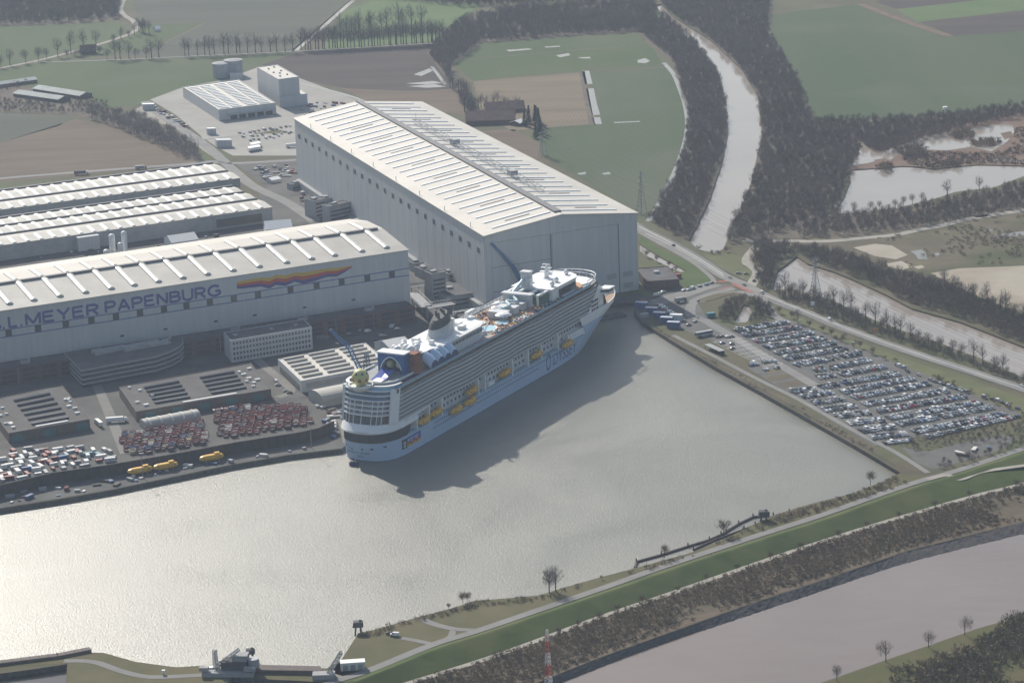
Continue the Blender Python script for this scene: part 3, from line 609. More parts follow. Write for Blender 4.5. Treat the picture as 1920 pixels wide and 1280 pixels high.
wl = h6.lv
NW = 24
for k in range(NW):
    p = VP(565 + (891 - 565) * 0, 267, h6.at(0, 0), h6.at(0, 0) - h6.at(0, 1))
    s = 13 + (wl - 26) * k / (NW - 1)
    d = MB(); on_wall(d, h6.at(0, 1), h6.at(0, 0), s - 3, s + 3, 45.5, 49.5, .18); d.build('window', m_dark, hall6, off=c6)
g = MB(); Pn = (h6.at(0, .5) - h6.at(1, .5)).normalized()
a, b = h6.at(0, .01), h6.at(0, .99); g.prism([a, b, b + Pn * 4, a + Pn * 4], 0, 6.5); g.build('side_gallery', m_grey, hall6, off=c6)
NS = 27
for k in range(NS):
    v = .022 + .955 * k / (NS - 1)
    for (u0, u1) in ((.085, .465), (.53, .90)):
        mb = MB(); a, b = h6.at(u0, v), h6.at(u1, v); d = (h6.at(u0, v + .01) - a).normalized() * 1.5
        za, zb = roof_z(u0) + .5, roof_z(u1) + .5
        lo = [a - d, b - d, b + d, a + d]; zz = [za, zb, zb, za]
        L0 = [p + Vector((0, 0, z)) for p, z in zip(lo, zz)]; L1 = [p + Vector((0, 0, z + .75)) for p, z in zip([a - d * .7, b - d * .7, b + d * .7, a + d * .7], zz)]
        mb.face(L1)
        for i in range(4): j = (i + 1) % 4; mb.face((L0[i], L0[j], L1[j], L1[i]))
        mb.build('skylight', m_sky, hall6, off=c6)
    if k % 3 == 1:
        for (u0, u1) in ((.2, .36), (.66, .8)):
            if k > 22 and u0 < .5: continue
            mb = MB(); v2 = v - .017; a, b = h6.at(u0, v2), h6.at(u1, v2); d = (h6.at(u0, v2 + .01) - a).normalized() * .9
            za, zb = roof_z(u0) + .5, roof_z(u1) + .5; h = Vector((0, 0, .35))
            L0 = [a - d + Vector((0, 0, za)), b - d + Vector((0, 0, zb)), b + d + Vector((0, 0, zb)), a + d + Vector((0, 0, za))]
            mb.face([p + h for p in L0])
            for i in range(4): j = (i + 1) % 4; mb.face((L0[i], L0[j], L0[j] + h, L0[i] + h))
            mb.build('roof_vent', m_skyd, hall6, off=c6)
mb = MB(); a, b = h6.at(RU - .022, .012), h6.at(RU - .022, 1); a2, b2 = h6.at(RU + .022, .012), h6.at(RU + .022, 1)
mb.prism([a, b, b2, a2], HR - 1, HR + 1.6); mb.build('ridge_vent', m_skyd, hall6, off=c6)
lt = MB(); p0, p1 = VP(780, 228, h6.at(.62, 0), h6.at(.62, 1) - h6.at(.62, 0)), VP(1018, 355, h6.at(.62, 0), h6.at(.62, 1) - h6.at(.62, 0))
d6 = (h6.at(0, 1) - h6.at(0, 0)).normalized(); s6 = (h6.at(1, 0) - h6.at(0, 0)).normalized()
zl = roof_z(.62) + 2; p0.z = p1.z = zl; ln = (p1 - p0).length; dd = (p1 - p0).normalized(); NL = 40
for o, z in ((-2.2, 0), (2.2, 0), (-2.2, 3), (2.2, 3)): lt.tube(p0 + s6 * o + Vector((0, 0, z)), p1 + s6 * o + Vector((0, 0, z)), .22, 4)
for k in range(NL):
    a = p0 + dd * ln * k / NL; b = p0 + dd * ln * (k + 1) / NL; z3 = Vector((0, 0, 3)); sg = 1 if k % 2 else -1
    lt.tube(a + s6 * 2.2 * sg, b - s6 * 2.2 * sg, .14, 4); lt.tube(a + s6 * 2.2 * sg + z3, b - s6 * 2.2 * sg + z3, .14, 4); lt.tube(a + s6 * 2.2, b + s6 * 2.2 + z3, .14, 4)
    if k % 5 == 0: lt.tube(a - Vector((0, 0, 2.5)), a + s6 * 2.2, .14, 4); lt.tube(a - Vector((0, 0, 2.5)), a - s6 * 2.2, .14, 4)
for t in (.33, .78): lt.box(p0 + dd * ln * t + Vector((0, 0, 2.5)), (6, 8, 4), h6.ang)
lt.tube(p0, p0 + Vector((0, 0, 9)), .2, 4)
lt.build('roof_lattice', m_steel, hall6, off=c6)
for k in range(8):
    p = MB(); q = h6.at(.004, .06 + k * .12, roof_z(0) + .5); p.tube(q, q + Vector((0, 0, 4)), .25, 5); p.build('lightning_rod', m_steel, hall6, off=c6)

# ---- the older dock hall with the painted name
E5 = 50.
r5 = G(765, 469, E5); l5 = G(0, 583.5, E5); d5 = (r5 - l5).normalized(); l5 = l5 - d5 * 60; n5 = Vector((-d5.y, d5.x, 0))
pr = VP(716, 429, r5, n5); pb = VP(687, 415, r5, n5)
u_r = (pr - r5).dot(n5); u_b = (pb - r5).dot(n5)
L5 = (r5 - l5).length; c5 = (r5 + l5) / 2 + n5 * 50; c5.z = 0
print('HALL5', round(u_r, 1), round(pr.z, 1), round(u_b, 1), round(pb.z, 1), 'L', round(L5))
hall5 = thing('shipbuilding_hall', 'white dock hall with blue painted name and rainbow pennant above its window band', 'building', c5)
prof = [(0, E5), (u_r, pr.z), (u_b, pb.z), (u_b + 36, E5 + 1)]
mb = MB(); A5 = Vector((l5.x, l5.y, 0)); B5 = Vector((r5.x, r5.y, 0)); D5 = prof[-1][0]
mb.face((A5, B5, B5 + Vector((0, 0, E5)), A5 + Vector((0, 0, E5)))); mb.face((B5 + n5 * D5, A5 + n5 * D5, A5 + n5 * D5 + Vector((0, 0, E5)), B5 + n5 * D5 + Vector((0, 0, E5))))
mb.face([B5] + [B5 + n5 * D5] + [B5 + n5 * u + Vector((0, 0, z)) for u, z in prof[::-1]])
mb.face([A5] + [A5 + n5 * u + Vector((0, 0, z)) for u, z in prof] + [A5 + n5 * D5])
s = 6
while s < L5: on_wall(mb, A5, B5, s - .1, s + .1, 4, E5 - .4, .06); s += 12
mb.build('wall', m_hwall, hall5, off=c5)
for (u0, z0), (u1, z1) in zip(prof, prof[1:]):
    r = MB(); e0 = -.8 if u0 == 0 else 0; o = Vector((0, 0, .45)); P4 = [A5 + n5 * (u0 + e0) + Vector((0, 0, z0)), B5 + n5 * (u0 + e0) + d5 * .6 + Vector((0, 0, z0)), B5 + n5 * u1 + d5 * .6 + Vector((0, 0, z1)), A5 + n5 * u1 + Vector((0, 0, z1))]
    r.face([p + o for p in P4]); r.face((P4[0] - o * .5, P4[1] - o * .5, P4[1] + o, P4[0] + o)); r.face((P4[1] - o * .5, P4[2] - o * .5, P4[2] + o, P4[1] + o)); r.build('roof_slope', m_hroof2 if u0 == 0 else m_hroof, hall5, off=c5)
def z5(u):
    for (u0, z0), (u1, z1) in zip(prof, prof[1:]):
        if u <= u1: return z0 + (z1 - z0) * (u - u0) / (u1 - u0)
# skylights: measured lower ends along the eave
m_sky5 = mat('barrel_skylight', (.62, .60, .54), .35, .5, var=.08, scale=.3)
sx = [-90, -36, 17.5, 63, 112, 160, 208, 251, 296, 342, 388, 436, 485, 536, 583, 626, 677, 723]
for i, x in enumerate(sx):
    q = None
    y = 573 - (x - 17) * .1655
    p = VP(x, y + 3, r5 + n5 * (u_r * .22), d5); sm = (p - A5).dot(d5)
    for (ua, ub, w) in ((u_r * .18, u_r * .93, 5.6), (u_r * 1.07, u_b - 1, 4.6)):
        mb = MB(); rows = []
        for u in (ua, ub):
            cc = A5 + n5 * u + d5 * sm + Vector((0, 0, z5(u) + .4))
            rows.append([cc + d5 * math.cos(t) * w / 2 + Vector((0, 0, math.sin(t) * w * .33)) for t in [PI * k / 8 for k in range(9)]])
        mb.grid(rows); mb.face(rows[0]); mb.face(rows[1][::-1])
        mb.build('skylight', m_sky5, hall5, off=c5)
mb = MB(); a = A5 + n5 * (u_r - 1.6); b = B5 + n5 * (u_r - 1.6) - d5 * 4; mb.prism([a, b, b + n5 * 3.2, a + n5 * 3.2], pr.z - 1, pr.z + 1.7); mb.build('ridge_vent', m_skyd, hall5, off=c5)
# window band: two blue lines with dark windows between
yb = VP(765, 469 + 0, r5, d5)
pt, pbm = VP(700, 513, r5, d5), VP(700, 526, r5, d5)
for z in (pt.z, pbm.z):
    mb = MB(); on_wall(mb, A5, B5, 0, L5, z - .35, z + .35, .1); mb.build('blue_line', m_blue, hall5, off=c5)
wx = [-35, 17, 72, 124, 172, 218, 263, 308, 350, 394, 439, 484, 545, 594, 641, 689, 735]
for x in wx:
    y = 512.5 + (720 - x) * .1575 + 2
    s = (VP(x, y + 8, r5, d5) - A5).dot(d5)
    mb = MB(); on_wall(mb, A5, B5, s - 2.4, s + 2.4, pbm.z + .2, pt.z - .2, .13); mb.build('window', m_dark, hall5, off=c5)
def _arc(cx, cy, rx, ry, a0, a1, n=10): return [(cx + rx * math.cos(math.radians(a0 + (a1 - a0) * k / n)), cy + ry * math.sin(math.radians(a0 + (a1 - a0) * k / n))) for k in range(n + 1)]
GLY = {'J': [[(.62, 1), (.62, .28)] + _arc(.33, .28, .29, .28, 0, -180)], 'O': [_arc(.45, .5, .45, .5, 0, 360, 20)], 'S': [_arc(.36, .745, .32, .255, 25, 270) + _arc(.36, .255, .34, .255, 90, -155)], '.': [[(.0, .07), (.14, .07)]], 'L': [[(0, 1), (0, .0)], [(0, .07), (.55, .07)]],
       'M': [[(0, 0), (0, 1)], [(0, .97), (.42, .1)], [(.42, .1), (.84, .97)], [(.84, 1), (.84, 0)]], 'E': [[(0, 0), (0, 1)], [(0, .93), (.62, .93)], [(0, .52), (.56, .52)], [(0, .07), (.64, .07)]], 'Y': [[(0, 1), (.37, .45)], [(.74, 1), (.37, .45)], [(.37, .5), (.37, 0)]],
       'R': [[(0, 0), (0, 1)], [(0, .93), (.36, .93)] + _arc(.36, .7, .28, .23, 90, -90) + [(0, .47)], [(.34, .47), (.66, 0)]], 'P': [[(0, 0), (0, 1)], [(0, .93), (.36, .93)] + _arc(.36, .69, .28, .24, 90, -90) + [(0, .45)]], 'A': [[(0, 0), (.38, 1)], [(.38, 1), (.76, 0)], [(.15, .33), (.61, .33)]],
       'N': [[(0, 0), (0, 1)], [(0, .97), (.66, .03)], [(.66, 0), (.66, 1)]], 'B': [[(0, 0), (0, 1)], [(0, .93), (.36, .93)] + _arc(.36, .73, .25, .2, 90, -90) + [(0, .53)], [(.36, .53)] + _arc(.38, .3, .28, .23, 90, -90) + [(0, .07)]], 'U': [[(0, 1), (0, .34)] + _arc(.33, .34, .33, .3, 180, 360) + [(.66, 1)]],
       'G': [_arc(.45, .5, .43, .46, 45, 330, 18), [(.82, .46), (.82, .1)], [(.5, .46), (.84, .46)]]}
def block_word(txt, x0, x1, yb, h):
    "bold block capitals on the front wall between pixel columns x0 and x1"
    adv = []; x = 0
    for ch in txt: w = max(p[0] for s_ in GLY[ch] for p in s_); adv.append(x); x += w + .24
    x -= .24; a, b = VP(x0, yb(x0), r5, d5), VP(x1, yb(x1), r5, d5); s0, s1 = (a - A5).dot(d5), (b - A5).dot(d5); sc = (s1 - s0) / x; mb = MB(); lay = 0
    for ch, ox in zip(txt, adv):
        for st in GLY[ch]:
            for (xa, ya), (xb, yb_) in zip(st, st[1:]):
                P_, Q_ = Vector(((ox + xa) * sc, ya * h)), Vector(((ox + xb) * sc, yb_ * h)); dd = (Q_ - P_)
                if dd.length < 1e-4: continue
                dd.normalize(); nn = Vector((-dd.y, dd.x)) * h * .115; e = dd * (h * .03 if len(st) > 2 else 0); lay += 1; o = -n5 * (.10 + .004 * (lay % 12))
                mb.face([Vector((A5.x, A5.y, a.z)) + d5 * (s0 + q.x) + o + Vector((0, 0, q.y)) for q in (P_ - e - nn, Q_ + e - nn, Q_ + e + nn, P_ - e + nn)])
    return mb
for wd, xa, xb in (('JOS.', -62, 9), ('L.', 18, 42), ('MEYER', 50, 184), ('PAPENBURG', 199, 413)): block_word(wd, xa, xb, lambda x: 617.5 - x * .1575, 8.4).build('painted_name', m_blue, hall5, off=c5)
# rainbow pennant: three wavy bands
pen = [(444, 541, 528), (455, 541, 526), (470, 539, 523), (490, 537, 520), (505, 541, 521), (517, 534, 515), (535, 536, 516), (552, 528, 511), (568, 532, 511), (590, 527, 507), (612, 519, 503), (632, 518, 502), (650, 508, 499), (660, 501, 498)]
for k, cname in enumerate((('pennant_blue', (.06, .06, .22)), ('pennant_red', (.45, .06, .04)), ('pennant_yellow', (.55, .36, .03)))):
    mm = mat(cname[0], cname[1], .6, .3, var=.05); mb = MB(); rows = [[], []]
    for x, y0, y1 in pen:
        a, b = VP(x, y0 - (y0 - y1) * k / 3, r5, d5), VP(x, y0 - (y0 - y1) * (k + 1) / 3, r5, d5)
        rows[0].append(a - n5 * .14); rows[1].append(b - n5 * .14)
    mb.grid(rows); mb.build('pennant_band', mm, hall5, off=c5)
for i in range(6):
    mb = MB(); s = L5 * (.38 + .1 * i) + random.uniform(-9, 9); on_wall(mb, A5, B5, s, s + 3, 17, 18.4, .12); mb.build('vent_window', m_dark, hall5, off=c5)

# ---- two long sheds with parallel gable roofs on the far left
def shed(label, eave_r, eave_l, bot_r, ends, wallcol, nsk, zr):
    z = zr; R = G(*eave_r, z); L_ = G(*eave_l, z); d = (R - L_).normalized(); n = Vector((-d.y, d.x, 0)); L_ = L_ - d * 50; Ln = (R - L_).length
    A, B = Vector((L_.x, L_.y, 0)), Vector((R.x, R.y, 0))
    P = [(0., z)] + [((G(x, y, z) - R).dot(n), z) for x, y in ends]
    # bays between valley points: every bay gets a low ridge
    U = [p[0] for p in P]; c = (A + B) / 2 + n * U[-1] / 2
    print('SHED', [round(u, 1) for u in U], [round(p[1], 1) for p in P], round(Ln))
    root = thing('factory_shed', label, 'building', c)
    rise = 1.3; pts = [(0., z)]
    for u0, u1 in zip(U, U[1:]): pts += [((u0 * .45 + u1 * .55), z + rise), (u1, z)]
    mb = MB()
    mb.face((A, B, B + Vector((0, 0, z)), A + Vector((0, 0, z)))); D = U[-1]
    mb.face([B, B + n * D] + [B + n * u + Vector((0, 0, zz)) for u, zz in pts[::-1]]); mb.face((B + n * D, A + n * D, A + n * D + Vector((0, 0, z)), B + n * D + Vector((0, 0, z))))
    s = 8
    while s < Ln: on_wall(mb, A, B, s - .15, s + .15, .3, z - .3, .15); s += 21
    mb.build('wall', wallcol, root, off=c)
    for (u0, z0), (u1, z1) in zip(pts, pts[1:]):
        r = MB(); o = Vector((0, 0, .3)); Q = [A + n * u0 + Vector((0, 0, z0)), B + n * u0 + d * .5 + Vector((0, 0, z0)), B + n * u1 + d * .5 + Vector((0, 0, z1)), A + n * u1 + Vector((0, 0, z1))]
        r.face([q + o for q in Q]); r.face((Q[1] - o, Q[2] - o, Q[2] + o, Q[1] + o)); r.face((Q[0] - o, Q[1] - o, Q[1] + o, Q[0] + o)); r.build('roof_slope', m_hroof2, root, off=c)
    for k, (u, zz) in enumerate(pts):
        if k % 2 == 0 and k > 0:
            g = MB(); a, b = A + n * (u - 1.1), B + n * (u - 1.1); g.prism([a, b, b + n * 2.2, a + n * 2.2], z - .2, z + 1.9); g.build('valley_gutter', m_skyd, root, off=c)
    total = 0; rest = MB()
    for k in range(len(U) - 1):
        u0, u1 = U[k], U[k + 1]; um = u0 * .45 + u1 * .55
        for j in range(nsk):
            s = Ln - 9 - j * (Ln - 14) / nsk
            mb = MB() if total < 100 else rest
            w = 3.9; rows = []
            for (u, zz) in ((u0 + (u1 - u0) * .05, z + rise * .12), (um, z + rise), (u0 + (u1 - u0) * .95, z + rise * .15)):
                cc = A + n * u + d * s + Vector((0, 0, zz + .3)); rows.append([cc - d * w / 2, cc - d * w / 4 + Vector((0, 0, .7)), cc + d * w / 4 + Vector((0, 0, .7)), cc + d * w / 2])
            mb.grid(rows[:2] if k == 0 else rows)
            mb.face(rows[0])
            if total < 100: mb.build('skylight', m_sky, root, off=c)
            total += 1
    if rest.v: tag(rest.build('skylight', m_sky, root, off=c), kind='stuff')
    return root, A, B, d, n, Ln, c
shB = shed('long factory shed nearer the named hall with three rows of bright skylights', (510, 389), (0, 461), None, [(494, 373), (479, 359), (463, 347)], m_grey, 24, 13)
shA = shed('long factory shed beside the brown field with two rows of bright skylights', (450, 334.5), (0, 394), None, [(437, 321), (410, 306)], m_grey, 23, 13)
root, A, B, d, n, Ln, c = shB
mb = MB(); on_wall(mb, A, B, Ln - 52, Ln - 10, 2, 9, .5); mb.build('gateway', m_bronze, root, off=c)
mb = MB(); q = A + d * (Ln - 330); s0 = (VP(142, 455, A, d) - A).dot(d); mb.prism([A + d * s0, A + d * (s0 + 19), A + d * (s0 + 19) - n * 7, A + d * s0 - n * 7], 0, 12); mb.build('lean_to', m_hwall, root, off=c)

# ---- logistics centre, top left
qz = 11.
q = Quad(G(410, 207, qz), G(517, 194, qz), G(342.5, 164, qz), G(447, 150, qz))
root, c = block('warehouse', 'low white warehouse with striped roof lights beside the concrete yard', 'building', q, qz, m_hwall, m_hroof, .8)
strips(root, c, 'skylight', q, ((.05, .22), (.27, .43), (.52, .70), (.75, .93)), [.06 + .058 * k for k in range(16)], 3.0, .9, m_sky, qz + .1)
for k in range(5):
    mb = MB(); on_wall(mb, q.at(0, 0), q.at(1, 0), q.lu * (.2 + .155 * k), q.lu * (.2 + .155 * k) + 7, .3, 5, .2); mb.build('loading_door', m_dark, root, off=c)
mb = MB(); a = q.at(.15, 0); b = q.at(.97, 0); nn = (q.at(0, 0) - q.at(0, 1)).normalized(); mb.prism([a, b, b + nn * 4, a + nn * 4], 5.4, 6); mb.build('dock_canopy', m_hwall, root, off=c)
qz = 29.
q = Quad(G(522, 150, qz), G(560.5, 145, qz), G(481.5, 127, qz))
root, c = block('high_bay_store', 'tall windowless white tower block beside the low warehouse', 'building', q, qz, m_hwall, m_hroof, .7)
for u, v in ((.3, .2), (.7, .25), (.3, .5), (.72, .55), (.35, .78), (.7, .85), (.5, .4)):
    mb = MB(); mb.box(q.at(u, v, qz + .6), (1.6, 1.6, 1.2), q.ang); mb.build('roof_hatch', m_skyd, root, off=c)
q2z = 11
q = Quad(G(522, 183, q2z), G(576, 176, q2z), G(519, 178, q2z)); q = Quad(q.at(.02, -.4), q.at(1, -.4), q.at(.02, 2.5))
block('annex_building', 'low white annex at the foot of the tall white tower', 'building', Quad(G(526, 183, q2z), G(576, 176.5, q2z), G(514, 175, q2z)), q2z, m_hwall, m_hroof, .5)
for i, (x, y, r, h) in enumerate(((415, 147.5, 10, 15), (437.5, 145, 10, 17))):
    p = G(x, y, 0); p = p + Vector((0, r, 0)); t = thing('storage_tank', ('round grey storage tank left of its taller twin', 'taller round grey storage tank behind the striped warehouse')[i], 'tank', p, group='storage tanks')
    mb = MB(); mb.lathe((0, 0, 0), [(r, 0), (r, h)], 28); mb.build('shell', m_steel, t, smooth=False)
    mb = MB(); mb.lathe((0, 0, h), [(r + .3, 0), (r + .3, .5), (r * .5, 1.4), (.1, 1.8)], 28); mb.build('lid', m_grey, t)
for x0, y0, w, dpt, h, lab in ((432, 150, 14, 8, 6, 'small pale pump house at the foot of the storage tanks'), ):
    p = G(x0, y0); block('pump_house', lab, 'building', Quad(p, p + Vector((w, 2, 0)), p + Vector((-1, dpt, 0))), h, m_hwall, m_hroof, .3)
for (x, y, w, dp, h, lab) in ((268, 207, 13, 8, 6, 'small white hut on the gravel plot beside the road fork'), (407, 277, 15, 11, 7, 'small white kiosk building at the corner of the lorry park'), (389, 253, 9, 7, 6, 'small grey gatehouse beside the road bend')):
    p = G(x, y); a_ = -.08; e1 = Vector((math.cos(a_), math.sin(a_), 0)); e2 = Vector((-.25, 1, 0))
    block('site_hut', lab, 'hut', Quad(p, p + e1 * w, p + e2 * dp), h, m_hwall, m_white if 'kiosk' not in lab else m_hwall, .3)
# ---- farms
def barn(label, fl, fr, depth, eave, rise, wm, rm, back=None, name='barn'):
    a, b = G(*fl), G(*fr); d = (b - a).normalized(); n = Vector((-d.y, d.x, 0)); c = (a + b) / 2 + n * depth / 2
    t = thing(name, label, 'barn', c); mb = MB(); e = Vector((0, 0, eave)); r = Vector((0, 0, eave + rise)); h = n * depth / 2; D = n * depth
    for p, q in ((a, b), (b + D, a + D)): mb.face((p, q, q + e, p + e))
    mb.face((b, b + D, b + D + e, b + h + r, b + e)); mb.face((a + D, a, a + e, a + h + r, a + D + e)); mb.build('wall', wm, t, off=c)
    for p0, p1, sgn in ((a, b, -1), (b + D, a + D, 1)):
        mb = MB(); ov = n * sgn * .8 - Vector((0, 0, .8 * rise / (depth / 2))); o = Vector((0, 0, .25)); dd = d * (1 if sgn < 0 else -1) * .6
        P4 = [p0 + e + ov - dd, p1 + e + ov + dd, (p1 + (h if sgn < 0 else -h)) + r + dd, (p0 + (h if sgn < 0 else -h)) + r - dd]
        mb.face([p + o for p in P4]); mb.face([p - o * .2 for p in P4[::-1]])
        for i in range(4): j = (i + 1) % 4; mb.face((P4[i] - o * .2, P4[j] - o * .2, P4[j] + o, P4[i] + o))
        mb.build('roof_slope', rm, t, off=c)
    return t
barn('long grey-roofed livestock barn, nearer the wood of the pair', (25, 181), (110, 193), 17, 3.5, 2.4, m_bronze, m_farm)
barn('long grey-roofed livestock barn, farther from the wood of the pair', (62, 172), (150, 186), 17, 3.5, 2.4, m_bronze, m_farm)
barn('narrow grey shed roof behind the two livestock barns', (-10, 166), (70, 155), 14, 3.5, 2, m_bronze, m_farm)
barn('long red-brown farm building by the conifers behind the hall', (874, 236), (966, 233), 26, 5, 7, m_brick, m_rtile)
barn('smaller red-brown barn with pale gable beyond the farm building', (912, 214), (984, 210), 22, 4, 6, m_brick, m_rtile)
barn('small white-roofed shelter left of the farm conifers', (975, 237), (990, 232), 12, 3, 2, m_brick, m_white)
barn('distant dark-roofed farmhouse beside the lane trees', (152, 103), (180, 101), 12, 4, 6, m_brick, m_rtile, name='farmhouse')
barn('small white-walled house beside the lone dark trees', (293, 60), (301, 59), 10, 3, 3, m_white, m_white, name='farmhouse')

# ---- offices and workshops in front of the named hall
z = 12.
a = G(0, 694, z); b = G(778, 575, z); dd_ = (b - a).normalized(); a = a - dd_ * 60; nn_ = Vector((-dd_.y, dd_.x, 0))
bk = Quad(a, b, a + nn_ * 18); root, c = block('workshop_range', 'long dark brick workshop range along the foot of the named hall', 'building', bk, z, m_brick, m_dgrey, .5)
Lb = bk.lu; NB = 26
for k in range(NB):
    mb = MB()
    for r in range(3): on_wall(mb, bk.at(0, 0), bk.at(1, 0), Lb * (k + .15) / NB, Lb * (k + .85) / NB, 1.2 + r * 3.6, 3.6 + r * 3.6, .15)
    mb.build('window', m_dark, root, off=c)
for k in range(7):
    p = bk.at(.07 + .14 * k, .5, z); mb = MB(); mb.box(p + Vector((0, 0, .8)), (6, 4, 2.4), bk.ang); mb.box(p + Vector((3, 1, 1.4)), (2, 2, 3.4), bk.ang); mb.build('rooftop_plant', m_grey, root, off=c)
for k in range(12):
    mb = MB(); p = bk.at(.03 + .08 * k, .0); e = -nn_ * .9; mb.tube(p + e, p + e + Vector((0, 0, z)), .2, 5); mb.build('downpipe', m_steel, root, off=c)
z = 16.5
q = Quad(G(432, 639.5, z), G(584.5, 614, z), G(419, 624.5, z))
root, c = block('office_block', 'four-storey white office block with dark flat roof and rows of square windows', 'building', q, z, m_hwall, m_dgrey, .6)
windows(root, c, q.at(0, 0), q.at(1, 0), 2.5, q.lu - 2.5, 24, 1.8, 3.8, 4, 1.5, 2.1)
for u in (.1, .55, .85): mb = MB(); mb.box(q.at(u, .5, z + .6), (3, 3, 1.2), q.ang); mb.build('roof_hatch', m_steel, root, off=c)
# curved office
z = 13.5
P = [G(*p, z) for p in ((151.5, 694), (220, 681), (291, 668), (318, 659), (336, 650), (344, 641), (342, 634), (330, 631), (225, 645), (120, 661))]
P = [Vector((p.x, p.y, 0)) for p in P]; c = sum(P, Vector()) / len(P); root = thing('office_block', 'dark curved-ended office block with pale horizontal bands between long window strips', 'building', c)
def inset(P, e, c): return [p + (c - p).normalized() * e for p in P]
for k in range(4):
    mb = MB(); mb.prism(P, k * 3.4 + 2.2, k * 3.4 + 3.35); mb.build('floor_band', m_grey, root, off=c)
    mb = MB(); mb.prism(inset(P, .8, c), k * 3.4, k * 3.4 + 2.2); mb.build('window_strip', m_dark, root, off=c)
mb = MB(); mb.prism(inset(P, .5, c), 13.5, 13.8); mb.build('roof', m_dgrey, root, off=c)
mb = MB(); e1 = (P[1] - P[0]).normalized(); an = math.atan2(e1.y, e1.x)
for f, s in ((.3, (26, 8, 2.2)), (.62, (30, 9, 3)), (.8, (16, 7, 2))): mb.box(P[9].lerp(P[6], f).lerp(P[1].lerp(P[3], f), .3) + Vector((0, 0, 14.8)), s, an)
mb.build('rooftop_plant', m_grey, root, off=c)
# low dark roofed halls with bands of roof lights
def low_hall(label, q, z, us, vs, front):
    root, c = block('production_hall', label, 'building', q, z, m_bronze, m_droof, .5)
    strips(root, c, 'roof_light', q, us, vs, 2.4, 1.4, m_dark, z + .1)
    for k in range(front):
        s = q.lu * (.1 + .8 * k / max(front - 1, 1)); mb = MB(); on_wall(mb, q.at(0, 0), q.at(1, 0), s - 4, s + 4, .4, z - 1.5, .15); mb.build('glazed_bay', m_teal, root, off=c)
    for k in range(14):
        mb = MB(); u, v = random.choice((random.uniform(.04, .2), random.uniform(.85, .96))), random.uniform(.08, .9)
        mb.box(q.at(u, v, z + .7), (random.uniform(1.5, 4), random.uniform(1.2, 2.5), 1.4), q.ang); mb.build('rooftop_plant', m_tent, root, off=c)
    mb = MB(); mb.box(q.at(.55, .05, z + .4), (q.lu * .4, 2.2, .8), q.ang); mb.build('roof_flashing', m_tent, root, off=c)
    return root
z = 7.
low_hall('low dark-roofed hall left of the cobbled lane with six roof lights', Quad(G(16, 813, z), G(168, 786.5, z), G(-28, 752, z), G(116, 722, z)), z, ((.32, .78),), (.12, .26, .4, .54, .68, .82), 3)
low_hall('low dark-roofed hall between the curved office and the red crates', Quad(G(255, 772.5, z), G(508, 730, z), G(223, 726, z), G(470, 681, z)), z, ((.16, .42), (.58, .84)), (.18, .33, .48, .63, .78), 5)
# pale roofed workshop beside the ship
z = 8.5
q = Quad(G(564, 715, z), G(732, 683, z), G(521, 674, z))
root, c = block('workshop', 'pale flat-roofed workshop with long roof strips just behind the ship stern', 'building', q, z, m_hwall, m_hroof, .5)
strips(root, c, 'skylight', q, ((.05, .27), (.33, .62), (.68, .95)), [.13, .29, .45, .61, .77, .92], 1.7, 1.5, m_hroof2, z + .1)
mb = MB(); on_wall(mb, q.at(0, 1), q.at(0, 0), 5, q.lv - 5, .5, 5, .2); mb.build('door_front', m_dark, root, off=c)
mb = MB(); on_wall(mb, q.at(0, 0), q.at(1, 0), 4, 40, 3, 6.5, .2); mb.build('window_strip', m_grey, root, off=c)
def barrel(label, a, b, depth, eave, rise, m, ribs, name='barrel_shed', cat='shed'):
    a, b = G(*a), G(*b); d = (b - a).normalized(); n = Vector((-d.y, d.x, 0)); c = (a + b) / 2 + n * depth / 2; t = thing(name, label, cat, c)
    prof = [(0, 0), (0, eave)] + [(depth / 2 - depth / 2 * math.cos(PI * k / 10), eave + rise * math.sin(PI * k / 10)) for k in range(1, 10)] + [(depth, eave), (depth, 0)]
    mb = MB(); mb.grid([[p + n * u + Vector((0, 0, z)) for u, z in prof] for p in (a, b)]); mb.face([a + n * u + Vector((0, 0, z)) for u, z in prof]); mb.face([b + n * u + Vector((0, 0, z)) for u, z in prof[::-1]]); mb.build('shell', m, t, off=c)
    L_ = (b - a).length
    for k in range(ribs):
        s = L_ * (k + .5) / ribs; mb = MB(); rows = []
        for e in (-.7, .7): rows.append([a + d * (s + e) + n * (depth / 2 - (depth / 2 + .25) * math.cos(PI * j / 10)) + Vector((0, 0, eave + (rise + .35) * math.sin(PI * j / 10))) for j in range(11)])
        mb.grid(rows); mb.build('roof_rib', m_tent, t, off=c)
    return t
barrel('pale barrel-roofed shed in front of the workshop by the ship stern', (606, 764), (700, 745), 22, 5, 4.5, m_hroof2, 0)
barrel('grey ribbed long hut among the red crates', (273, 806), (377, 786.5), 11, 3.2, 2.8, m_hroof2, 5, name='storage_hut', cat='hut')
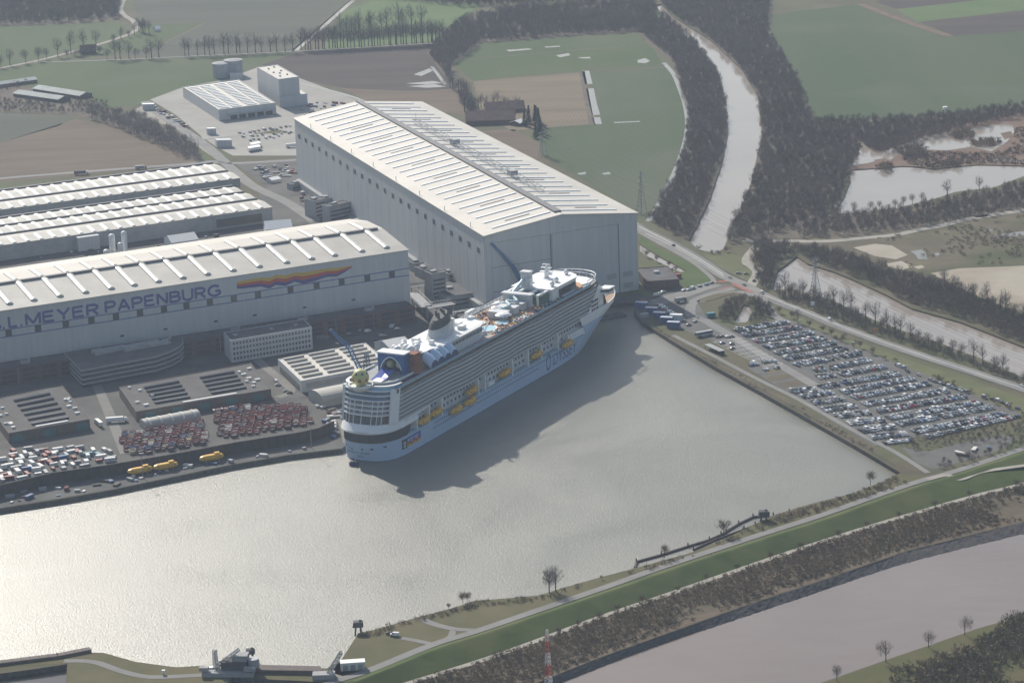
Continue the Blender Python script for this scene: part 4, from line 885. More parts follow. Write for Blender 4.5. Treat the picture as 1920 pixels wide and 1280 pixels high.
# grey blocks between the two dock halls
for (fl, fr, dep, h, lab, nm) in (
    ((592, 409), (612, 404), 14, 15, 'small grey stair tower beside the dark yard, farther from the named hall', 'stair_tower'),
    ((619, 424), (660, 414), 10, 17, 'grey slatted stair tower standing over the far roof corner of the named hall', 'stair_tower'),
    ((812, 571), (838, 566), 12, 24, 'tall grey lift tower between the two dock halls', 'lift_tower'),
    ((777, 511), (801, 507), 14, 7, 'small flat grey roof box between the halls, left of the pair', 'site_hut'),
    ((794, 523), (815, 519), 14, 7, 'small flat grey roof box between the halls, right of the pair', 'site_hut'),
    ((838, 578), (905, 568), 46, 9, 'low grey engine house below the big hall wall', 'engine_house'),
    ((842, 547), (866, 543), 16, 14, 'stepped grey block built against the big hall wall', 'annex_building'),
    ((655, 458), (700, 449), 40, 8, 'low dark flat building along the big hall wall behind the named hall', 'annex_building'),
    ((602, 394), (640, 387), 12, 9, 'low grey switch house at the foot of the big hall, beside the stair tower', 'switch_house'),
    ((549, 357), (576, 352), 10, 5, 'small grey hut by the parked yard materials', 'site_hut'),
    ((1193, 520), (1213, 545), -26, 7, 'brown brick annex behind the right corner of the big hall', 'annex_building')):
    a, b = G(*fl), G(*fr); d = (b - a).normalized(); n = Vector((-d.y, d.x, 0))
    q = Quad(a, b, a + n * dep) if dep > 0 else Quad(a, b, a + n * -dep)
    root, c = block(nm, lab, 'building', q, h, m_brick if 'brick' in lab else m_grey, m_dgrey, .6)
    rows = int(h // 3.5)
    for r in range(rows):
        mb = MB(); on_wall(mb, q.at(0, 0), q.at(1, 0), 1, q.lu - 1, 1.2 + r * 3.4, 2.6 + r * 3.4, .12); mb.build('window_strip', m_dark, root, off=c)
    mb = MB(); mb.box(q.at(.4, .5, h + .9), (min(5, q.lu * .4), min(4, abs(dep) * .3), 1.6), q.ang); mb.build('rooftop_plant', m_steel, root, off=c)
def bridge(label, p, q, zz, w, m, n=10, name='walkway_bridge'):
    a, b = G(*p, zz), G(*q, zz); c = (a + b) / 2; c.z = 0; t = thing(name, label, 'walkway', c); d = (b - a).normalized(); s = Vector((-d.y, d.x, 0)) * w / 2
    mb = MB(); mb.prism([a - s, b - s, b + s, a + s], zz - .4, zz); mb.build('deck', m_grey, t, off=c)
    mb = MB()
    for e in (s, -s):
        for k in range(n + 1):
            x = a.lerp(b, k / n) + e; mb.tube(x, x + Vector((0, 0, 2.4)), .12, 4)
            if k < n: y = a.lerp(b, (k + 1) / n) + e; mb.tube(x + Vector((0, 0, 2.4)), y, .1, 4)
        mb.tube(a + e + Vector((0, 0, 2.4)), b + e + Vector((0, 0, 2.4)), .15, 4)
    mb.build('railing', m, t, off=c)
    mb = MB()
    for k in (.02, .35, .68, .98): x = a.lerp(b, k); mb.tube((x.x, x.y, 0), (x.x, x.y, zz - .4), .5, 6)
    mb.build('support', m_steel, t, off=c)
bridge('pale covered walkway running from the named hall corner to the ship', (772, 548), (800, 575), 9, 9, m_tent)
bridge('pale walkway turning towards the big hall door behind the ship', (800, 576), (850, 568), 9, 8, m_tent); bridge('teal steel gangway between the named hall and the lift tower', (770, 538), (812, 532), 12, 3, m_teal)
bridge('long teal gangway reaching the ship funnel from the hall corner', (850, 585), (925, 572), 11, 4, m_teal)
# silos, tents
for (x, y, r, h, lab) in ((212, 478, 2.6, 17, 'white silo, left of the tall pair behind the named hall'), (227, 481, 2.4, 11, 'short white silo between two taller ones'), (235, 477, 2.4, 19, 'tallest white silo by the long shed'), (200, 481, 2.6, 5, 'squat white tank left of the silos')):
    p = G(x, y); t = thing('silo', lab, 'silo', p, group='white silos'); mb = MB(); mb.lathe((0, 0, 0), [(r, 0), (r, h)], 14); mb.build('shell', m_white, t); mb = MB(); mb.lathe((0, 0, h), [(r + .1, 0), (r * .6, 1), (.1, 1.5)], 14); mb.build('cap', m_white, t)
barn('grey canvas tent behind the roof of the named hall', (323, 468), (372, 461), 20, 6, 4, m_tent, m_tent, name='storage_tent')
barn('bright white canvas tent behind the far roof corner of the named hall', (500, 441), (548, 437), 20, 5, 5, m_tent, m_white, name='storage_tent')
barn('white canopy tent half hidden behind the ship superstructure', (735, 668), (775, 660), 26, 5, 4, m_tent, m_tent, name='storage_tent')
barn('small bright canopy in the yard between shed and big hall', (510, 344), (526, 341), 10, 3, 1.5, m_tent, m_white, name='storage_tent')
# lower quay wall in front of the stores
fw = [G(x, y, 0) for x, y in ((-120, 963), (0, 932), (100, 908), (205, 893), (330, 872), (440, 851), (560, 832), (597, 824), (628, 810), (640, 842))]
mb = MB()
for p, q in zip(fw[:-1], fw[1:-1]): extr(mb, p, q, .02, 8.0, 1.2)
for p, q in zip(fw[:-2], fw[1:-1]):
    L_ = (q - p).length; k = 0
    while k < L_ - 3: on_wall(mb, p, q, k, k + .35, .2, 7.8, .3); k += 6
tag(mb.build('flood_wall', mat('sheet_pile_steel', (.06, .055, .053), .85, .2, var=.25, scale=.3)), 'dark ribbed flood wall along the quay below the red crates', 'wall')
fp = Quad(fw[0], fw[6], fw[0] + Vector((-6, 40, 0)), fw[6] + Vector((-9, 40, 0)))
struct(MB().prism([p + Vector((0, 1, 0)) for p in fw[:8]] + [G(600, 800), G(575, 785), G(380, 800), G(220, 835), G(0, 870), G(-150, 890)], .05, .12), 'storage_yard', m_yard)
# ------------------------------------------------------------------ the cruise ship (x forward from the stern, y to port, z above water)
SH = math.radians(61.4)
ship = thing('cruise_ship', 'white and pale blue cruise ship moored between the closed hall and the basin', 'cruise ship', (-102.583, 1894.583, -3), SH)
m_hull = mat('hull_pale_blue', (.42, .54, .71), .4, .4, var=.03, scale=.05)
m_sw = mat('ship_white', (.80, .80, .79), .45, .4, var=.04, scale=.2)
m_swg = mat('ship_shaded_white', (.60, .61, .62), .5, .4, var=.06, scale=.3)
m_glass = mat('ship_dark_glass', (.03, .035, .045), .15, .6, var=.15, scale=.2)
m_bglass = mat('ship_blue_glass', (.05, .11, .20), .15, .6, var=.2, scale=.2)
m_rail = mat('balcony_rail', (.50, .51, .53), .4, .4, var=.06, scale=.5)
m_cabin = mat('cabin_front', (.10, .11, .13), .5, .3, scale=.55, col2=(.40, .40, .41), detail=2)
m_deck = mat('teak_deck', (.33, .22, .14), .8, .2, scale=.25, col2=(.46, .33, .23), detail=6)
m_deckg = mat('grey_deck', (.35, .36, .36), .8, .2, var=.12, scale=.2)
m_cyan = mat('cyan_rail_glass', (.22, .42, .58), .25, .5, var=.08)
m_orange = mat('orange_track', (.52, .24, .12), .8, .2, scale=.3, col2=(.62, .40, .26), detail=6)
m_pool = mat('pool_blue', (.18, .52, .66), .1, .5, scale=.3, col2=(.55, .75, .8))
m_boat = mat('lifeboat_orange', (.74, .40, .035), .45, .4, var=.1, scale=.5)
m_navy = mat('navy_paint', (.02, .045, .15), .4, .4, var=.15)
m_royal = mat('royal_blue', (.03, .08, .40), .3, .5, var=.12)
m_rust = mat('climbing_wall', (.26, .10, .06), .8, .2, var=.25, scale=.4)
m_fun = mat('funnel_grating', (.08, .085, .085), .7, .3, var=.4, scale=.6)
def lp(a, b, t): return a + (b - a) * t
def hb(X, z, g=0.):
    t = max(0, min(1, z / 24)); xb, xe, p = lp(225, 315, t), lp(328, 373, t), lp(3.3, 2.36, t)
    if z > 24: xe += (z - 24) * .7
    w = 20.7
    if X > xb: w *= max(0, 1 - min(1, (X - xb) / (xe - xb)) ** p)
    xs = max(0, 2.6 - z * .2); xa = 30
    if X < xa: w *= max(0, 1 - min(1, (xa - X) / (xa - xs)) ** 2.6) ** (1 / 2.4)
    return max(w + g if w > .05 else 0, 0)
def ends(z): return max(0, 2.6 - z * .2), (lp(328, 373, max(0, min(1, z / 24))) + (max(z - 24, 0) * .7))
def outline(z, n=60, x0=None, x1=None, g=0.):
    "ring stern -> starboard -> bow -> port at height z"
    a, b = ends(z); a = a - g; b = b + g; a = a if x0 is None else x0; b = b if x1 is None else x1
    xs = [a + (b - a) * (.5 - .5 * math.cos(PI * k / n)) for k in range(n + 1)]
    xs = [x * .75 + (a + (b - a) * k / n) * .25 for k, x in enumerate(xs)]; xs[0] = a; xs[-1] = b
    st = [(x, -hb(x, z, g)) for x in xs]; return st, [(x, -y) for x, y in st]
def shell(mb, zs, x0=None, x1=None, g=0., n=60, m=None):
    rows = []
    for z in zs:
        s, p = outline(z, n, x0, x1, g); rows.append([(x, y, z) for x, y in s] + [(x, y, z) for x, y in p[::-1]])
    mb.grid(rows, m=m, close=True)
def side(mb, X0, X1, y0f, z0, z1, n=40, m=None, both=True):
    "ribbon on the ship's side; y0f(X, z) gives starboard y (negative)"
    for sg in ((1, -1) if both else (1,)):
        rows = [[(lp(X0, X1, k / n), y0f(lp(X0, X1, k / n), z) * sg, z) for k in range(n + 1)] for z in (z0, z1)]
        if sg < 0: rows = rows[::-1]
        mb.grid(rows, m=m)
def yh(g): return lambda X, z: -hb(X, z, g)
# hull
mb = MB(); shell(mb, [-2, 0, 2, 4, 6, 8, 10, 12, 13.2], n=90)
hull = mb.build('hull', m_hull, ship, smooth=False)
mb = MB(); rows = []
for z in (13.2, 15, 17, 19, 20.5):
    xa, xe = 286 + (20.5 - z) * .6, ends(z)[1]; xs = [lp(xa, xe, 1 - (1 - k / 30) ** 1.5) for k in range(31)]
    rows.append([(x, -hb(x, z), z) for x in xs] + [(x, hb(x, z), z) for x in xs[::-1]])
mb.grid(rows); mb.face([rows[j][0] for j in range(5)] + [(rows[4][0][0], 0, 20.5), (rows[0][0][0], 0, 13.2)]); mb.build('bow_plating', m_hull, ship)
mb = MB(); rows = []
for z in (20.5, 22, 24, 26, 27.2):
    xa, xe = 284 - (z - 20.5) * .6, ends(z)[1]; xs = [lp(xa, xe, 1 - (1 - k / 30) ** 1.5) for k in range(31)]
    rows.append([(x, -hb(x, z, .25), z) for x in xs] + [(x, hb(x, z, .25), z) for x in xs[::-1]])
inn = [(x, y * .965, 27.2) for x, y, z in rows[-1]]; inn = [(min(x, 371), y, z) for x, y, z in inn]; rows.append(inn); rows.append([(x, y, 25.2) for x, y, z in inn])
mb.grid(rows); mb.build('bow_bulwark', m_sw, ship)
mb = MB(); mb.prism([(x, y) for x, y, z in inn], 24.6, 25.25); fd = mb.build('foredeck', m_deck, ship)
mb = MB(); mb.lathe((352, 0, 25.2), [(7, 0), (7, .5), (6, .55)], 24); mb.build('helipad', m_deckg, ship)
for x, y in ((340, -8), (340, 8), (361, -2), (361, 2)): mb = MB(); mb.box((x, y, 26), (3, 1.6, 1.6)); mb.tube((x, y - 1, 26.3), (x, y + 1, 26.3), .7, 8); mb.build('mooring_winch', m_swg, ship)
# red waterline
mb = MB(); shell(mb, [-.6, .35], g=.06, n=90); mb.build('boot_topping', m_navy, ship)
# inner body: white wall behind the lifeboats
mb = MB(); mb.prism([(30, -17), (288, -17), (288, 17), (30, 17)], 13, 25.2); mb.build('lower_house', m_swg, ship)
mb = MB(); mb.prism([(x, y) for x, y in outline(13.2, 60, x1=290)[0]] + [(x, y) for x, y in outline(13.2, 60, x1=290)[1][::-1]], 13.0, 13.35); mb.build('promenade_deck', m_deckg, ship)
mb = MB(); side(mb, 30, 286, lambda X, z: -20.5, 13.3, 14.4); mb.build('promenade_rail', m_cyan, ship)
for z, n, x0, x1 in ((16.2, 44, 44, 284), (20.6, 54, 44, 284)):
    for k in range(n):
        X = lp(x0, x1, k / n); mb = MB(); mb.prism([(X, -17.02), (X + 2.4, -17.02), (X + 2.4, -17.15), (X, -17.15)], z, z + 2); mb.build('promenade_window', m_bglass, ship)
for k, X in enumerate((41, 57.5, 75, 126, 136, 176, 200, 220, 246)):
    for sg in (-1, 1):
        mb = MB(); mb.box((X, sg * 18.8, 19), (1.6, 4, 12)); mb.build('davit_frame', m_sw, ship)
for a, b, z0, z1 in ((262, 291, 13.4, 19.2), (141, 150, 13.4, 17)):
    for sg in (-1, 1): mb = MB(); mb.prism([(a, sg * 17), (b, sg * 17), (b, sg * 20.3), (a, sg * 20.3)], z0, z1); mb.build('deck_locker', m_sw, ship)
# black window band round the stern and the white skirt above it
def stern_ring(z, g, x1, n=26):
    xs0 = max(0, 2.6 - z * .2) - g; pts = []
    for k in range(n + 1):
        x = xs0 + (x1 - xs0) * (1 - math.cos(PI / 2 * k / n)) ; pts.append((x, -hb(x, z, g) if k else -.01))
    pts[0] = (xs0, 0.); return [(x, y, z) for x, y in pts[::-1]] + [(x, -y, z) for x, y in pts[1:]]
mb = MB(); mb.grid([stern_ring(13.2, .08, 27)[:], stern_ring(15, .08, 30), stern_ring(19.9, .08, 34)]); mb.build('stern_window_band', m_glass, ship)
def stern_plan(X0, xa, B, x1, n=22, z=0, pw=2.5):
    "rounded stern plan with half-breadth B; blunt end at X0"
    pts = []
    for k in range(n + 1):
        t = k / n; a = PI / 2 * t; x = xa - (xa - X0) * math.cos(a) ** (2 / pw); y = B * math.sin(a) ** (2 / pw); pts.append((x, -y))
    st = pts + [(x1, -B)]
    return [(x, y, z) for x, y in st[::-1]] + [(x, -y, z) for x, y in st[1:]]
rw = [stern_plan(-1.5, 26, 21.2, 40, z=19.8), stern_plan(-1.8, 26, 21.5, 42, z=20.6), stern_plan(-.4, 24, 21.0, 42, z=22), stern_plan(2.6, 22, 20.2, 40, z=25.2)]
mb = MB(); mb.grid(rw); mb.face(rw[0][::-1]); mb.face(rw[-1]); mb.build('stern_skirt', m_sw, ship)
for sg in (-1, 1): mb = MB(); mb.grid([[(26, sg * 20.9, 20), (42, sg * 21.0, 23.2), (58, sg * 20.9, 24.6)], [(26, sg * 20.9, 24.9), (42, sg * 20.95, 25.3), (58, sg * 20.9, 25.3)]]); mb.build('skirt_wing', m_sw, ship)
# superstructure core
DK = 2.72; ZB, ZT = 25.2, 44.2
mb = MB(); mb.prism([(18, -18.6), (300, -18.6), (316, -14), (320, 0), (316, 14), (300, 18.6), (18, 18.6)], ZB, ZT); mb.build('cabin_block', m_cabin, ship)
def wave(X):
    b = lambda c, w: math.exp(-((X - c) / w) ** 4)
    return 1.5 * (b(112, 19) + b(222, 17)) + .9 * b(168, 10)
for k in range(8):
    z = ZB + k * DK; x0 = lp(14.6, 19.2, (z - ZB) / (ZT - ZB)) + .2; x1 = lp(292, 316, (z - ZB) / (ZT - ZB)); mb = MB(); n = 120
    for sg in (-1, 1):
        o = [(lp(x0, x1, j / n), sg * (20.55 + wave(lp(x0, x1, j / n)) * (1 if k < 7 else .6) - max(0, (lp(x0, x1, j / n) - 296) / 20) ** 2 * 2.2)) for j in range(n + 1)]
        hgt = 1.15 if k < 7 else .25
        rows = [[(x, sg * 18.4, z - .28) for x, y in o], [(x, y, z - .28) for x, y in o], [(x, y, z + hgt) for x, y in o], [(x, y - sg * .12, z + hgt) for x, y in o], [(x, y - sg * .12, z + .03) for x, y in o], [(x, sg * 18.4, z + .03) for x, y in o]]
        if sg < 0: rows = rows[::-1]
        mb.grid(rows)
        if k < 7:
            for j in range(0, n, 1):
                X = lp(x0, x1, (j + .5) / n)
                if j % 1 == 0: mb.prism([(X, sg * 18.5), (X + .18, sg * 18.5), (X + .18, o[j][1] - sg * .3), (X, o[j][1] - sg * .3)], z + .05, z + DK - .3)
    mb.build('balcony_deck', m_rail, ship)
# deck 14 dark band and the rail above it
mb = MB(); side(mb, 17, 317, lambda X, z: -(20.75 - max(0, (X - 296) / 20) ** 2 * 2.2), ZT + .3, 47.0, n=60); mb.build('window_band', m_glass, ship)
TOP = [(17, -20.6), (296, -20.6), (308, -19.6), (316, -17.6), (320, -9), (321, 0)]
TOPR = TOP + [(x, -y) for x, y in TOP[::-1][1:]]
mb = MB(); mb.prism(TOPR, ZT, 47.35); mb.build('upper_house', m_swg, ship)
mb = MB(); mb.prism([(x * 1, y * .985) for x, y in TOPR], 47.3, 47.5); mb.build('sports_deck', m_deckg, ship)
mb = MB(); side(mb, 22, 250, lambda X, z: -19.9, 47.5, 47.55, n=4)
mb = MB()
for sg in (-1, 1): mb.prism([(20, sg * 17.2), (255, sg * 17.2), (255, sg * 19.6), (20, sg * 19.6)], 47.5, 47.62)
mb.build('running_track', m_orange, ship)
mb = MB(); side(mb, 18, 300, lambda X, z: -20.62, 47.4, 48.7, n=4); mb.build('side_screen', m_cyan, ship)
# stern glass block
def plan_at(z):
    t = (z - 25.2) / 22; return stern_plan(lp(3, 9.5, t), lp(20, 25, t), lp(18.5, 19.4, t), 26, z=z, pw=2.7)
def plan_in(z, e): 
    t = (z - 25.2) / 22; return stern_plan(lp(3, 9.5, t) + e, lp(20, 25, t) + e, lp(18.5, 19.4, t) - e, 26, z=z, pw=2.7)
lev = [25.2, 31, 34, 37, 40.2, 43.5, 46.5, 49.4]
for i, (z0, z1) in enumerate(zip(lev, lev[1:])):
    ins = 1.4 if 1 <= i <= 3 else .25
    mb = MB(); mb.grid([plan_in(z0 + .1, ins), plan_in(z1 - .1, ins)]); mb.build('stern_windows', m_cabin if 1 <= i <= 3 else (m_bglass if i in (4, 5) else (m_glass if i == 0 else m_cyan)), ship)
    if i < 7:
        mb = MB(); a, b, c_, d_ = plan_in(z1 - .3, -.5 if i < 6 else -.2), plan_in(z1 + .35, -.5 if i < 6 else -.2), plan_in(z1 + .35, 1.6), plan_in(z1 - .3, 1.6); mb.grid([d_, a, b, c_]); mb.build('terrace_edge', m_sw, ship)
mb = MB()
for fr in (.30, .36, .43, .5, .57, .64, .70):
    for z0, z1 in zip(lev[:5], lev[1:5]):
        a, b = plan_at(z0), plan_at(z1); j = int(fr * (len(a) - 1)); mb.tube(a[j], b[j], .28, 5)
mb.build('stern_mullion', m_sw, ship)
for sg in (-1, 1):
    mb = MB(); P0 = [(14.5 - 5, sg * 20.0), (15.2, sg * 20.9), (16.5, sg * 20.9), (16.5, sg * 17), (10, sg * 17)]; P1 = [(x + 4.8, y) for x, y in P0]
    P0 = [(P0[0][0] - .5, sg * 18.2)] + P0[1:]; P1 = [(P1[0][0], sg * 18.8)] + P1[1:]
    i = len(mb.v); n = 5; mb.v += [(x, y, 25) for x, y in P0] + [(x, y, 47.4) for x, y in P1]
    for j in range(n): l = (j + 1) % n; mb.f.append((i + j, i + l, i + n + l, i + n + j)); mb.m.append(0)
    mb.f.append(tuple(range(i + n, i + 2 * n))); mb.m.append(0); mb.build('corner_pillar', m_sw, ship)
pl = plan_in(47.2, .4); mb = MB(); mb.prism([(x, y) for x, y, z in pl], 46.6, 47.4); mb.build('aft_deck', m_deckg, ship)
# raised aft sports platform
rim = stern_plan(14, 30, 16.5, 52, z=0, pw=2.4); mb = MB(); mb.grid([[(x, y, 47.4) for x, y, z in rim], [(x, y, 49.8) for x, y, z in rim]]); mb.build('platform_wall', m_navy, ship)
mb = MB(); rim2 = stern_plan(13.4, 30, 17.0, 52, z=0, pw=2.4); mb.grid([[(x, y, 49.8) for x, y, z in rim2], [(x, y, 51.2) for x, y, z in rim2], [(x, y * .95, 51.2) for x, y, z in rim2]]); mb.build('platform_parapet', m_swg, ship)
mb = MB(); mb.prism([(x, y) for x, y, z in stern_plan(14.2, 30, 16.3, 52, pw=2.4)], 49.5, 49.85); mb.build('platform_deck', m_deckg, ship)
mb = MB(); rows = []
for k in range(9):
    t = k / 8; X = lp(22, 36, t); z = 50 + 3.6 * t ** 1.6; rows.append([(X, y, z + .5 * abs(y + 3) / 5) for y in (-8, -5.5, -3, -.5, 2)])
mb.grid(rows); mb.build('surf_slope', m_royal, ship)
mb = MB(); rows = [[(X, y, 50.1 + .35 * math.sin(y * 1.3) + .1 * (X - 20)) for y in (-7.5, -5, -2.5, 0)] for X in (19.5, 22, 24.5, 26.5)]; mb.grid(rows); mb.build('surf_foam', m_sw, ship)
# big blue arch stage behind the surf slope
mb = MB(); Y0, Y1, z0, z1 = -13.5, 6.5, 49.8, 63.5
NA = 14; arch = [(lp(Y0 + 3, Y1 - 3, k / NA), z0 + 3 + 7.6 * math.sin(PI * k / NA) ** .7) for k in range(NA + 1)]
prof = [(Y0, z0), (Y0, z1), (Y1, z1), (Y1, z0), (Y1 - 3, z0)] + arch[::-1] + [(Y0 + 3, z0)]
tri = tessellate_polygon([[Vector((y, z, 0)) for y, z in prof]])
for X in (39.5,):
    for t in tri: mb.face([(X, prof[q][0], prof[q][1]) for q in t])
for a, b in zip(prof, prof[1:] + prof[:1]): mb.face(((39.5, a[0], a[1]), (39.5, b[0], b[1]), (47, b[0], b[1]), (47, a[0], a[1])))
mb.build('stage_arch', mat('stage_blue', (.03, .12, .32), .5, .3, var=.25, scale=.3), ship)
mb = MB(); mb.prism([(46.9, Y0), (47.3, Y0), (47.3, Y1), (46.9, Y1)], z0, z1); mb.build('stage_backdrop', m_navy, ship)
mb = MB(); mb.prism([(39, Y0 - .6), (48, Y0 - .6), (48, Y1 + .6), (39, Y1 + .6)], z1 + .02, z1 + .9); mb.build('stage_roof', m_sw, ship)
for sg, yy in ((-1, -7.2), (1, .2)):
    mb = MB(); mb.lathe((45, yy, 52.5), [(1.2, 0), (2.6, 1.4), (2.9, 3), (2.2, 4.8), (.6, 5.8)], 14); mb.build('stage_prop', mat('pale_yellow_prop', (.55, .52, .36), .6, .3, var=.15), ship)
pts = [(39.2, lp(Y0 + 2, Y1 - 2, k / NA), z0 + 3.4 + 8.2 * math.sin(PI * k / NA) ** .7) for k in range(NA + 1)]; mb = MB(); mb.path(pts, .4, 5); mb.build('arch_trim', m_sw, ship)
mb = MB(); mb.box((50.5, -15, 55.5), (9, 7, 12)); mb.box((50.5, -14.6, 62), (8, 6, 1.2)); mb.build('climbing_wall', m_rust, ship)
mb = MB(); mb.prism([(47.3, -11), (80, -13), (80, 13), (47.3, 11)], 47.5, 57.5); mb.build('engine_casing', m_swg, ship)
mb = MB(); mb.prism([(47.4, -11.3), (80.3, -13.3), (80.3, 13.3), (47.4, 11.3)], 57.5, 58.0); mb.build('casing_roof', m_sw, ship)
for x, y, r in ((52, 6, 2.3), (57, 1.5, 3.0), (62, 6.5, 2.4), (64, -1.5, 2.8), (60, -7, 3.1), (69, 3.5, 2.6), (70, -6, 2.3), (75, 7, 2.4), (54, -3, 2.0)):
    mb = MB(); mb.lathe((x, y, 58), [(r * .6, 0), (r * .6, .8)] + [(r * math.cos(a), .8 + r * .75 + r * math.sin(a)) for a in [-.8 + 2.3 * k / 9 for k in range(10)]], 16); mb.build('satellite_dome', m_sw, ship, smooth=True)
# white midship house with the funnel
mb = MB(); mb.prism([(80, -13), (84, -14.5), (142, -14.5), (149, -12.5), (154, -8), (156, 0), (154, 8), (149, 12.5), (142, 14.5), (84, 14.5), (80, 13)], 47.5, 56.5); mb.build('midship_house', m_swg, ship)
mb = MB(); mb.prism([(80, -13.4), (84, -15), (142, -15), (150, -13), (155, -8.3), (157, 0), (155, 8.3), (150, 13), (142, 15), (84, 15), (80, 13.4)], 56.5, 57.0); mb.build('house_roof', m_sw, ship)
mb = MB()
for k in range(22): X = 104 + k * 2; mb.prism([(X, -14.6), (X + 1.2, -14.6), (X + 1.2, -14.5), (X, -14.5)], 52.8, 55.2)
mb.build('house_windows', m_glass, ship)
mb = MB()
for k in range(26):
    X = 80 + k * 2.9; mb.tube((X, -14.8, 57), (X, -14.8, 58.3), .12, 4)
mb.path([(80, -14.8, 58.3), (155, -14.8, 58.3)], .12, 4); mb.build('roof_railing', m_sw, ship)
for X, Y, s in ((86, 4, (5, 3, 2)), (90, -6, (3, 3, 3)), (93, 8, (4, 5, 2.4)), (125, 5, (7, 5, 2)), (132, -6, (6, 4, 2.6)), (140, 3, (5, 8, 2))):
    mb = MB(); mb.box((X, Y, 57 + s[2] / 2), s); mb.build('rooftop_unit', m_sw, ship)
mb = MB(); R_ = [];
for z, a, b, x in ((57, 13, 7.2, 110), (61, 11.5, 6.4, 111), (65.5, 11.5, 6.3, 112.5)): R_.append([(x + a * math.cos(t) , b * math.sin(t), z + (2.2 * math.cos(t) * (1 if z > 60 else 0))) for t in [2 * PI * k / 28 for k in range(28)]])
mb.grid(R_, close=True); fn = mb.build('funnel', mat('funnel_cladding', (.50, .51, .52), .5, .4, var=.1, stretch=(0, .1, 3), scale=.6), ship, smooth=False)
mb = MB(); R_ = []
for z, a, b, x in ((65.4, 11.0, 5.9, 112.5), (69, 9.6, 5.2, 113), (71, 7.5, 4.2, 113)): R_.append([(x + a * math.cos(t), b * math.sin(t), z + 2.2 * math.cos(t)) for t in [2 * PI * k / 28 for k in range(28)]])
mb.grid(R_, close=True); mb.face(R_[-1]); mb.build('funnel_crown', m_fun, fn if False else ship)
for x, y in ((108, -2), (112, 2), (116, -1.5), (119, 2)): mb = MB(); mb.tube((x, y, 70), (x - .5, y, 74.5), .9, 8); mb.build('exhaust_pipe', m_fun, ship)
mb = MB(); mb.box((126.5, 0, 61), (2.5, 6, 9)); mb.tube((126, 2, 65), (124, 2, 70), .5, 6); mb.build('funnel_fin', m_sw, ship)
# scalloped canopies along the starboard side
for k in range(4):
    X = 68.5 + k * 9.2; mb = MB(); r = 5.0; rows = []
    for y, zz, rr in ((-13.5, 53.5, 5.0), (-17, 51.5, 5.2), (-20.2, 48.5, 5.0)): rows.append([(X + rr * math.cos(t), y, zz + rr * .95 * math.sin(t)) for t in [PI * j / 12 for j in range(13)]])
    mb.grid(rows); mb.build('scalloped_canopy', mat('canopy_pale_blue', (.45, .58, .74), .25, .6, var=.05), ship, smooth=True)
    mb = MB(); mb.face(rows[-1]); mb.face([(x, y + .2, z) for x, y, z in rows[-1]][::-1]); mb.build('canopy_end', m_navy, ship)
# pool deck
mb = MB(); mb.prism([(157, -16.8), (240, -16.8), (240, 17), (157, 17)], 47.52, 47.7); mb.build('pool_deck', m_deck, ship)
for X, Y, a, b in ((166, -7.5, 7.5, 5), (184, -9, 4.5, 3.4), (176, 5, 5, 3.2)):
    mb = MB(); mb.prism([(X + (a + 1.2) * math.cos(t), Y + (b + 1.2) * math.sin(t)) for t in [2 * PI * k / 20 for k in range(20)]], 47.7, 48.5); p = mb.build('pool_surround', m_sw, ship)
    mb = MB(); mb.prism([(X + a * math.cos(t), Y + b * math.sin(t)) for t in [2 * PI * k / 20 for k in range(20)]], 48.45, 48.62); mb.build('pool_water', m_pool, p)
rg = random.Random(5)
mlist = [m_orange, m_sw, m_boat, m_teal, m_navy, m_red, m_cyan]
chairs = [MB() for _ in mlist]
for k in range(330):
    X, Y = rg.uniform(157, 262), rg.choice((rg.uniform(-18.5, -14), rg.uniform(9, 17), rg.uniform(-18, 16))); j = rg.choice((0, 0, 1, 1, 2, 3, 4, 5, 6))
    if abs(X - 166) < 9 and abs(Y + 7.5) < 7: continue
    chairs[j].box((X, Y, 48.2), (rg.uniform(.8, 2.2), rg.uniform(.6, 1.4), rg.uniform(.7, 1.6)), rg.uniform(0, 3))
for mm, c_ in zip(mlist, chairs): tag(c_.build('deck_furniture', mm, ship), kind='stuff')
for X, Y, r, z in ((192, -6, 6, 51.5), (203, 6, 5, 52), (178, 12, 4, 51), (216, 10, 5, 52)):
    mb = MB(); mb.tube((X, Y, 47.6), (X, Y, z), .5, 6); mb.lathe((X, Y, z), [(r, 0), (r * .7, 1.2), (.2, 2)], 14); mb.build('sun_canopy', m_sw if X < 200 else m_swg, ship)
mb = MB(); mb.tube((158, 4, 47.5), (158, 4, 60), 1.5, 8, 1.0); mb.box((162, 4, 60.5), (11, 2.4, 1.8)); mb.path([(167, 4, 60), (190, 9, 55), (215, 12, 52)], .6, 6); mb.build('screen_mast', m_sw, ship)
mb = MB()
for y in (15.2, 18.6):
    mb.path([(150, y, 51.5), (240, y, 51.5)], .35, 5)
for k in range(19):
    X = 150 + 5 * k; mb.tube((X, 15.2, 51.5), (X, 18.6, 51.5), .2, 4); mb.tube((X, 15.2, 47.5), (X, 15.2, 51.5), .22, 4); mb.tube((X, 18.6, 47.5), (X, 18.6, 51.5), .22, 4)
    if k < 18: mb.tube((X, 15.2, 51.5), (X + 5, 18.6, 51.5), .15, 4)
mb.build('side_gallery', m_swg, ship)
for X in (196, 210, 222): mb = MB(); mb.box((X, 0, 50), (7, 14, 4.5)); mb.box((X, 0, 52.6), (8, 15, .6)); mb.build('deck_bar', m_swg, ship)
pts = [Vector(p) for p in ((200, 3, 52), (207, -3, 54), (214, 3, 55), (220, -2, 54), (226, 4, 55.5))]
mb = MB(); mb.path(smooth_line(pts, 5), 1.0, 8); mb.build('water_slide', mat('slide_white', (.60, .74, .78), .4, .5, var=.05), ship, smooth=True)
